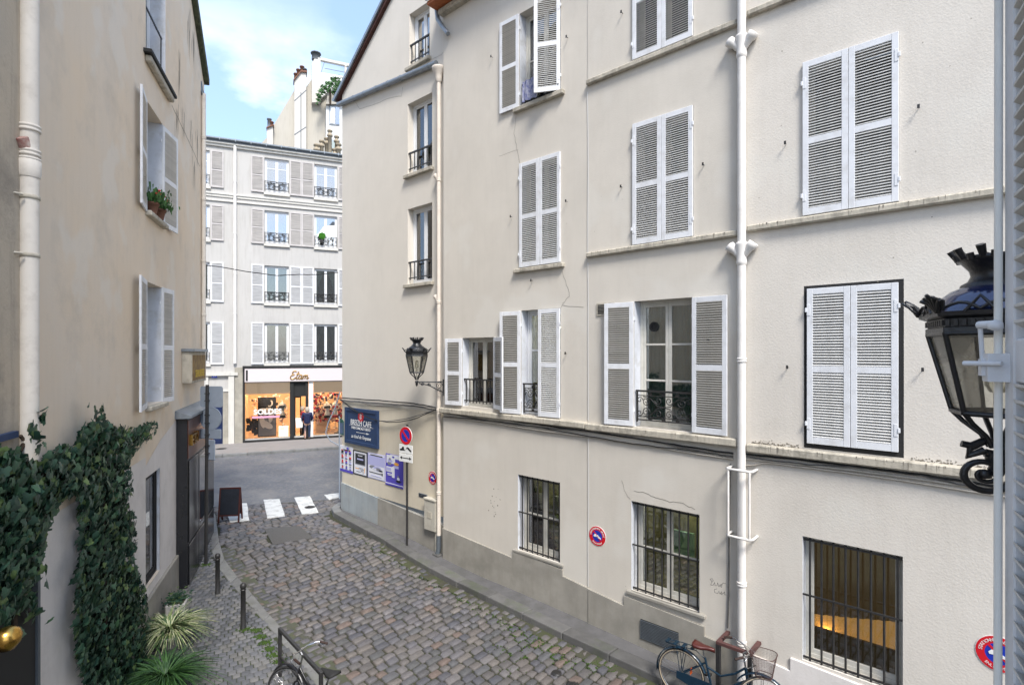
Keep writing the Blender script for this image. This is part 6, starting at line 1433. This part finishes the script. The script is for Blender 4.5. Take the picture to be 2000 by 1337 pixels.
# laundry and plant on the top sill of the corner house
tw = empty('towel', FA.w(1.28, -.02, 10.2), FA.a, 'blue and white patterned towel over the window railing of the top floor', 'towel')
mb = MB()
for i in range(12):
    a, b = i*.035, (i+1)*.035; d0, d1 = -.05+.03*math.sin(i*1.4), -.05+.03*math.sin((i+1)*1.4); mb.add([(a,d0,.02),(b,d1,.02),(b,d1*.7,.45),(a,d0*.7,.45)], [(0,1,2,3)], True)
mb.build('cloth', M['towel'], tw, shift=False)
wp = empty('sill_plant', FA.w(1.95, -.02, 10.18), FA.a, 'dark leafless potted plant low on the top floor sill under the shutter', 'plant'); mb = MB()
MB().lathe([(.06,0),(.08,.1),(.06,.1)], n=10).build('pot', M['blackmatt'], wp, shift=False)
for _ in range(26): a = random.uniform(-.35,.3); mb.tube([(random.uniform(-.06,.06),0,.08),(a*.6,-.03,.13+random.uniform(0,.06)),(a,-.05,.10+random.uniform(-.05,.1))], .006, 4)
mb.build('twigs', M['blackmatt'], wp, shift=False)['kind'] = 'stuff'
# plant pot in the far window
a_, _z = FC.at(629, 460, -.06); fpn = empty('window_box_plant', FC.w(a_, -.07, 10.85), FC.a, 'round bright green potted plant behind the dark railing of the far right window', 'plant')
MB().lathe([(.08,0),(.11,.2),(.10,.2)], n=10).build('pot', M['blackmatt'], fpn, shift=False); mb = MB()
for _ in range(160):
    t, p_ = random.uniform(0,2*PI), random.uniform(-1,1); rr = .15; x, y, z_ = rr*math.cos(t)*math.sqrt(1-p_*p_), rr*math.sin(t)*math.sqrt(1-p_*p_), .40+rr*p_; mb.add([(x-.04,y,z_),(x,y-.02,z_+.04),(x+.04,y,z_),(x,y+.02,z_-.04)], [(0,1,2,3)])
tag(mb.build('foliage', mat('bright_green', (.08,.30,.03), .6), fpn, shift=False), kind='stuff')

# ================================================================== BICYCLES AND STAND
def bicycle(loc, rz, lean, paint, label, sc=1.0, basket=True, rack=True, saddlem=None, tyrew=None, fender=True, steer=0):
    o = empty('bicycle', loc, rz, label, 'bicycle', 'parked bicycles'); o.rotation_euler = (lean, 0, rz); o.scale = (sc,)*3
    R0 = .345; B = 1.08
    def wheel(x, name='wheel', st=0):
        w_ = MB(); w_.tube([((R0-.02)*math.cos(a), 0, (R0-.02)*math.sin(a)) for a in [2*PI*k/40 for k in range(40)]], .017, 8, closed=True); wo = w_.build(name, M['rubber'], o, loc=(x,0,R0), rot=(0,0,st))
        m1 = MB(); m1.tube([((R0-.042)*math.cos(a), 0, (R0-.042)*math.sin(a)) for a in [2*PI*k/40 for k in range(40)]], .010, 6, closed=True); m1.build('rim', M['chrome'], wo, shift=False)
        if tyrew:
            m2 = MB()
            for s_ in (-1,1): m2.tube([((R0-.026)*math.cos(a), s_*.0125, (R0-.026)*math.sin(a)) for a in [2*PI*k/40 for k in range(40)]], .009, 5, closed=True)
            m2.build('tyre_wall', M['tan'], wo, shift=False)['kind'] = 'stuff'
        m3 = MB()
        for k in range(24):
            a = 2*PI*k/24; s_ = 1 if k % 2 else -1; m3.tube([(.02*math.cos(a+.6*s_), s_*.028, .02*math.sin(a+.6*s_)), ((R0-.05)*math.cos(a), 0, (R0-.05)*math.sin(a))], .0014, 3, cap=False)
        m3.build('spokes', M['chrome'], wo, shift=False)['kind'] = 'stuff'
        m4 = MB(); m4.tube([(0,-.035,0),(0,.035,0)], .022, 10); m4.build('hub', M['chrome'], wo, shift=False); return wo
    rw = wheel(0); fw2 = wheel(B, st=steer)
    f_ = MB(); bb = (.44,0,.27); st_t = (.33,0,.68); hd_b = (.90,0,.56); hd_t = (.87,0,.72)
    f_.tube([bb, st_t], .016, 10); f_.tube([bb, (.62,0,.33), (.78,0,.48), hd_b], .020, 10); f_.tube([(.37,0,.56), (.55,0,.50), (.74,0,.60), hd_t], .015, 10); f_.tube([hd_b, hd_t], .022, 10)
    for s_ in (-1,1): f_.tube([(0,s_*.05,R0),(bb[0],s_*.03,bb[2])], .010, 8); f_.tube([(0,s_*.05,R0),(.35,s_*.02,.62)], .009, 8)
    f_.build('frame', paint, o, shift=False)
    f_ = MB()
    for s_ in (-1,1): f_.tube([(.905,s_*.045,.54),(.94,s_*.045,.45),(B,s_*.045,R0)], [.013,.012,.009], 8)
    f_.tube([(.905,-.05,.545),(.905,.05,.545)], .014, 8); f_.build('fork', paint, o, shift=False)
    mb = MB(); mb.tube([(.33,0,.66),(.30,0,.80)], .012, 8); mb.build('seat_post', M['chrome'], o, shift=False)
    P = [(-.12,.085,.015),(-.09,.10,.0),(0,.075,-.01),(.08,.035,-.005),(.16,.022,-.01),(.175,.012,-.02)]
    mb = MB(); n = len(P)
    sect = []
    for x, hw, dz in P: sect.append([(.29+x, y, .84+dz+zq) for y, zq in ((-hw,-.035),(-hw*.92,-.0),(-hw*.5,.012),(0,.006),(hw*.5,.012),(hw*.92,0),(hw,-.035))])
    V_ = [p for s_ in sect for p in s_]; F2 = []
    for i in range(n-1):
        for k in range(6): F2.append((i*7+k, (i+1)*7+k, (i+1)*7+k+1, i*7+k+1))
        F2.append((i*7, i*7+6, (i+1)*7+6, (i+1)*7))
    F2 += [tuple(range(7)), tuple(range((n-1)*7+6, (n-1)*7-1, -1))]
    mb.add(V_, F2, True); mb.build('saddle', saddlem or M['rubber'], o, shift=False)
    hz_ = .98; mb = MB(); mb.tube([hd_t, (.84,0,.90)], .013, 8); mb.tube([(.84,0,.90),(.88,0,.93)], .014, 8)
    c_, s__ = math.cos(steer), math.sin(steer); bar = [(-.16,-.30,.02),(-.06,-.27,.04),(.04,-.14,.02),(.05,0,0),(.04,.14,.02),(-.06,.27,.04),(-.16,.30,.02)]
    bar = [(.84+x*c_-y*s__, x*s__+y*c_, .94+z_) for x, y, z_ in bar]; mb.tube(bar, .011, 8); hbm = mb.build('handlebar', M['chrome'], o, shift=False)
    for e0, e1 in ((bar[1], bar[0]), (bar[-2], bar[-1])): MB().tube([Vector(e0).lerp(Vector(e1), .15), Vector(e0).lerp(Vector(e1), 1.25)], .017, 8).build('grip', M['grip'], hbm, shift=False)
    mb = MB()
    for e0, sg in ((bar[1],-1),(bar[-2],1)): mb.tube([Vector(e0)+Vector((.03,0,-.01)), Vector(e0)+Vector((.02,sg*.03,-.04)), Vector(e0)+Vector((-.07,sg*.04,-.045))], .005, 5); mb.tube([Vector(e0)+Vector((.03,0,0)), (.96,sg*.08,.93), (.95,0,.72)], .0035, 5)
    mb.build('brake_lever', M['chrome'], hbm, shift=False)
    mb = MB(); mb.tube([(bb[0],-.06,bb[2]),(bb[0],.06,bb[2])], .018, 8); disc(mb, .07, .09, -.05, -.045, bb[0], bb[2], 24)
    for k in range(5): a = 2*PI*k/5; mb.tube([(bb[0],-.047,bb[2]),(bb[0]+.08*math.cos(a),-.047,bb[2]+.08*math.sin(a))], .006, 4)
    mb.tube([(bb[0],-.06,bb[2]),(bb[0]+.10,-.07,bb[2]-.13)], .009, 6); mb.tube([(bb[0],.06,bb[2]),(bb[0]-.10,.07,bb[2]+.13)], .009, 6); mb.build('crank', M['chrome'], o, shift=False)
    for sg in (-1,1): MB().box(bb[0]-sg*.10-.045, bb[0]-sg*.10+.045, sg*.075-(.0 if sg > 0 else .085), sg*.075+(.085 if sg > 0 else .0), bb[2]+sg*.13-.012, bb[2]+sg*.13+.012).build('pedal', M['rubber'], o, shift=False)
    mb = MB(); mb.prism([(-.05,R0-.05),(-.05,R0+.05),(.42,bb[2]+.11),(.52,bb[2]+.05),(.50,bb[2]-.06),(.42,bb[2]-.09)], xz, -.062, -.055); mb.build('chain_guard', paint, o, shift=False)
    if fender:
        for x, a0_, a1_ in ((0,math.radians(20),math.radians(190)),(B,math.radians(10),math.radians(150))):
            mb = MB(); prev = None
            for k in range(21):
                a = a0_+(a1_-a0_)*k/20; r_ = R0+.022; ring = [(x+(r_-.012)*math.cos(a), -.028, R0+(r_-.012)*math.sin(a)), (x+(r_+.004)*math.cos(a), -.014, R0+(r_+.004)*math.sin(a)), (x+(r_+.004)*math.cos(a), .014, R0+(r_+.004)*math.sin(a)), (x+(r_-.012)*math.cos(a), .028, R0+(r_-.012)*math.sin(a))]
                if prev: mb.add(prev+ring, [(0,1,5,4),(1,2,6,5),(2,3,7,6)], True)
                prev = ring
            mb.tube([(x,-.04,R0),(x+(R0+.02)*math.cos(a1_-.25),-.03,R0+(R0+.02)*math.sin(a1_-.25))], .003, 4)
            mb.build('mudguard', paint, o, shift=False)
    if rack:
        mb = MB()
        for s_ in (-1,1): mb.tube([(-.22,s_*.05,.74),(.0,s_*.065,.755),(.22,s_*.05,.76)], .006, 6); mb.tube([(0,s_*.05,R0),(-.06,s_*.06,.75)], .005, 5); mb.tube([(0,s_*.05,R0),(.06,s_*.06,.755)], .005, 5)
        for x in (-.2,-.08,.04,.16): mb.box(x-.025,x+.025,-.062,.062,.752,.760)
        mb.tube([(.22,.05,.76),(.22,-.05,.76),(.33,0,.66)], .006, 5); mb.build('rear_rack', paint, o, shift=False)
    mb = MB(); mb.add([(.13,-.004,.33+.05),(.16,-.004,.38+.05),(.15,-.004,.45+.05),(.12,-.004,.40+.05)], [(0,1,2,3)]); mb.build('reflector', M['orange'], rw, loc=(.0,0,-.36))
    if basket:
        bk = MB(); cx, z0_, z1_ = 1.10, .70, .98; rb_, rt_ = (.10,.11), (.15,.17)
        def loop(t, n=20): 
            rx, ry = rb_[0]+(rt_[0]-rb_[0])*t, rb_[1]+(rt_[1]-rb_[1])*t; return [(cx+rx*math.copysign(abs(math.cos(a))**.6, math.cos(a)), ry*math.copysign(abs(math.sin(a))**.6, math.sin(a)), z0_+(z1_-z0_)*t) for a in [2*PI*k/n for k in range(n)]]
        bk.tube(loop(1), .006, 6, closed=True); bk.tube(loop(0), .005, 6, closed=True); bo_ = bk.build('basket', M['wire'], o, shift=False)
        ms_ = MB()
        for t in [k/16 for k in range(1,16)]: ms_.tube(loop(t), .0012, 3, closed=True)
        L0_, L1_ = loop(0, 56), loop(1, 56)
        for a, b in zip(L0_, L1_): ms_.tube([a, b], .0012, 3, cap=False)
        for k in range(0, 28): ms_.tube([L0_[k], L0_[-k-1]], .0012, 3, cap=False)
        ms_.build('mesh_wire', M['wire'], bo_, shift=False)['kind'] = 'stuff'
        mb = MB(); mb.tube([(B,.06,R0),(1.08,.07,.70)], .004, 5); mb.tube([(B,-.06,R0),(1.08,-.07,.70)], .004, 5); mb.tube([(.90,0,.72),(1.0,0,.80)], .01, 6); mb.build('basket_stay', M['chrome'], o, shift=False)
    mb = MB(); mb.tube([(.36,.05,.22),(.30,.16,.005)], .008, 6); mb.build('kickstand', M['chrome'], o, shift=False)
    return o
bx_, by_ = 2.60, 8.28
bicycle((bx_, by_, G(by_)-.12), math.atan2(-.60,.80), math.radians(-3), M['bikeblue'], 'petrol blue bicycle with brown saddle and wire basket leaning by the downpipe', 1.07, True, True, M['saddle'], True, steer=math.radians(28))
bicycle((-2.29, 7.21, G(7.2)+.0), math.atan2(.50,-.87), math.radians(5), M['bikeblack'], 'black bicycle with black saddle locked to the stand at the bottom left', 1.04, False, False, M['rubber'], False, steer=math.radians(14))
p0, p1 = Vector((-3.72, 8.62)), Vector((-2.64, 7.43)); dv = p1-p0
bst = empty('bicycle_stand', (p0.x, p0.y, G(p0.y)), math.atan2(dv.y, dv.x), 'black square-tube bicycle stand at the pavement edge beside the black bicycle', 'bicycle stand'); Ls = dv.length
mb = MB(); mb.box(-.025,.025,-.025,.025,-.1,.765); mb.box(Ls-.025,Ls+.025,-.025,.025,-.25,.765); mb.box(.025,Ls-.025,-.025,.025,.715,.765); mb.box(.025,Ls-.025,-.015,.015,.30,.33); mb.build('frame', M['black'], bst, shift=False, bevel=.006)

# ================================================================== PEOPLE (far, by the shop door)
def skin_body(name, joints, edges, m, parent, sub=2):
    me = bpy.data.meshes.new(name); me.from_pydata([j[:3] for j in joints], edges, []); me.materials.append(m)
    o = link_mesh(name, me, parent); o.modifiers.new('skin', 'SKIN'); bpy.context.view_layer.update()
    for i, j in enumerate(joints):
        v = me.skin_vertices[0].data[i]; v.radius = (j[3], j[4] if len(j) > 4 else j[3]); v.use_root = (i == 0)
    s_ = o.modifiers.new('sub', 'SUBSURF'); s_.levels = sub; s_.render_levels = sub
    for p in me.polygons: p.use_smooth = True
    return o
def person(loc, rz, label, coatm, legm, hairm, bag=False, group='people by the shop door'):
    o = empty('person', loc, rz, label, 'person', group)
    J = [(0,0,.92,.13,.11),(0,0,1.15,.12,.10),(0,0,1.34,.14,.10),(0,.0,1.44,.055),(0,.02,1.50,.05),(0,.02,1.58,.085,.095),(0,.01,1.66,.06),
         (.17,0,1.37,.055),(.23,.02,1.12,.045),(.20,.16,.95,.035),(.19,.22,.92,.04,.02),(-.17,0,1.37,.055),(-.23,.02,1.12,.045),(-.20,.16,.95,.035),(-.19,.22,.92,.04,.02),
         (.09,0,.84,.09),(.10,.02,.47,.055),(.10,-.02,.10,.042),(.10,.10,.04,.04,.03),(-.09,0,.84,.09),(-.10,.0,.47,.055),(-.10,-.06,.10,.042),(-.10,.06,.04,.04,.03)]
    E_ = [(0,1),(1,2),(2,3),(3,4),(4,5),(5,6),(2,7),(7,8),(8,9),(9,10),(2,11),(11,12),(12,13),(13,14),(0,15),(15,16),(16,17),(17,18),(0,19),(19,20),(20,21),(21,22)]
    skin_body('body', J, E_, M['skin'], o)
    K = [(0,0,.80,.19,.155),(0,0,.98,.175,.145),(0,0,1.18,.165,.135),(0,0,1.34,.17,.125),(0,0,1.43,.085),(.19,0,1.36,.075),(.245,.02,1.12,.068),(.215,.14,.975,.055),(-.19,0,1.36,.075),(-.245,.02,1.12,.068),(-.215,.14,.975,.055)]
    c = skin_body('coat', K, [(0,1),(1,2),(2,3),(3,4),(3,5),(5,6),(6,7),(3,8),(8,9),(9,10)], coatm, o)
    for z_ in (.86,.97,1.08,1.19,1.30):
        mb = MB(); mb.lathe([(.178,-.006),(.172,0),(.178,.006)], (0,0,z_), 20, Matrix.Diagonal((1.0 if z_ < 1 else .95,.80,1)).to_4x4()); mb.build('quilt_seam', coatm, c, shift=False)
    for s_ in (1,-1):
        skin_body('trouser_leg', [(s_*.09,0,.86,.10),(s_*.10,.01,.47,.068),(s_*.10,-.03,.10,.055)], [(0,1),(1,2)], legm, o, 1); skin_body('shoe', [(s_*.10,-.06,.05,.05,.045),(s_*.10,.05,.04,.045,.04),(s_*.10,.14,.03,.03,.025)], [(0,1),(1,2)], M['shoe'], o, 1)
    mb = MB(); mb.lathe([(.001,1.715),(.06,1.70),(.10,1.65),(.11,1.59),(.108,1.52),(.09,1.46),(.05,1.44)], (0,-.015,0), 16); mb.build('hair', hairm, o, shift=False)
    mb = MB(); mb.lathe([(.001,1.49),(.05,1.50),(.078,1.55),(.08,1.60),(.06,1.65),(.001,1.67)], (0,.035,0), 14); mb.tube([(0,.11,1.60),(0,.135,1.57),(0,.11,1.56)], .012, 5); mb.build('face', M['skin'], o, shift=False)
    mb = MB()
    for s_ in (-1,1): mb.lathe([(.001,-.009),(.009,0),(.001,.009)], (s_*.03,.110,1.60), 6)
    mb.box(-.025,.025,.105,.115,1.528,1.535); mb.build('eyes_and_mouth', M['ink'], o, shift=False)
    if bag:
        b_ = empty('shopping_bag', o.matrix_world.translation, 0)
    return o
bpy.context.view_layer.update()
q = ray(601, 856, 26.6); yw = 4.55*FPX/(857-HOR)
pw_ = Vector(((600-1000)/FPX*yw*.985, yw*.985, 0)); pw_.z = G(pw_.y)
person(pw_, math.radians(25), 'person in a dark blue padded coat and jeans seen from behind at the shop door', M['coat'], M['jeans'], M['hair'])
p2 = pw_+Vector((-.45, .55, 0)); person(p2, math.radians(-60), 'person in a red jacket half hidden behind the one in the blue coat', M['redcoat'], M['blackmatt'], M['hair'])
o = empty('shopping_bag', (pw_.x-.42, pw_.y+.02, .62+G(pw_.y)), .3, 'white shopping bag carried between the two people at the shop door', 'bag')
mb = MB(); mb.add([(-.15,-.06,0),(.15,-.06,0),(.15,.06,0),(-.15,.06,0),(-.19,-.03,.50),(.19,-.03,.50),(.19,.03,.50),(-.19,.03,.50)], [(3,2,1,0),(0,1,5,4),(1,2,6,5),(2,3,7,6),(3,0,4,7)]); mb.build('bag_body', M['bag'], o, shift=False)
MB().tube([(-.1,0,.5),(-.08,0,.62),(.08,0,.62),(.1,0,.5)], .006, 4).build('handle', M['bag'], o, shift=False)

# ================================================================== GRIME ON LEDGES, PAINT SPECKS
def drips(parent, s0, s1, h, t, d, n):
    mb = MB()
    for _ in range(n):
        x = random.uniform(s0, s1); w_ = random.uniform(.004,.02)*random.uniform(.5,1.5); l_ = t*random.uniform(.2,.95); z = h-random.uniform(0,.012)
        mb.quad((x,d,z),(x+w_*.25,d,z-l_),(x+w_*.6,d,z-l_*.9),(x+w_,d,z))
    tag(mb.build('drip_stain', M['soot'], parent), kind='stuff')
drips(hA1, -1.3, 2.8, 3.70, .12, -.1115, 24); drips(hA2, 2.9, 5.6, 3.69, .12, -.1215, 18); drips(hA3, 5.9, 9, 3.635, .12, -.1215, 36)
drips(hA3, 5.85, 9, 6.935, .09, -.0915, 26); drips(hA2, 2.9, 5.6, 6.89, .09, -.0915, 34); drips(hA1, 1.04, 2.3, 6.77, .08, -.0815, 16)
def specks(parent, u, v, ru, rv, n, d, r0=.006, r1=.018):
    mb = MB()
    for _ in range(n):
        a, z = FA.at(u+random.gauss(0, ru), v+random.gauss(0, rv)); blob(mb, a, z, random.uniform(r0,r1), random.uniform(r0,r1)*1.3, d, random.uniform(0,3), 7)
    tag(mb.build('dark_speck', M['soot'], parent), kind='stuff')
specks(hA1, 965, 985, 7, 18, 16, -.0025); specks(hA2, 1205, 590, 40, 260, 14, -.0145, .003, .007); specks(hA3, 1640, 500, 130, 300, 26, -.0085, .003, .008)
mb = MB()                                   # blackened moss line where ledge meets wall
for _ in range(260):
    x = random.choice((random.uniform(5.85,6.5), random.uniform(7.8,8.8))); z = 3.64+abs(random.gauss(0,.022)); r_ = random.uniform(.004,.012); mb.add([(x-r_,-.0085,z),(x,-.0085,z-r_),(x+r_*1.5,-.0085,z),(x,-.0085,z+r_)], [(0,1,2,3)])
tag(mb.build('black_moss', M['soot'], hA3), kind='stuff')
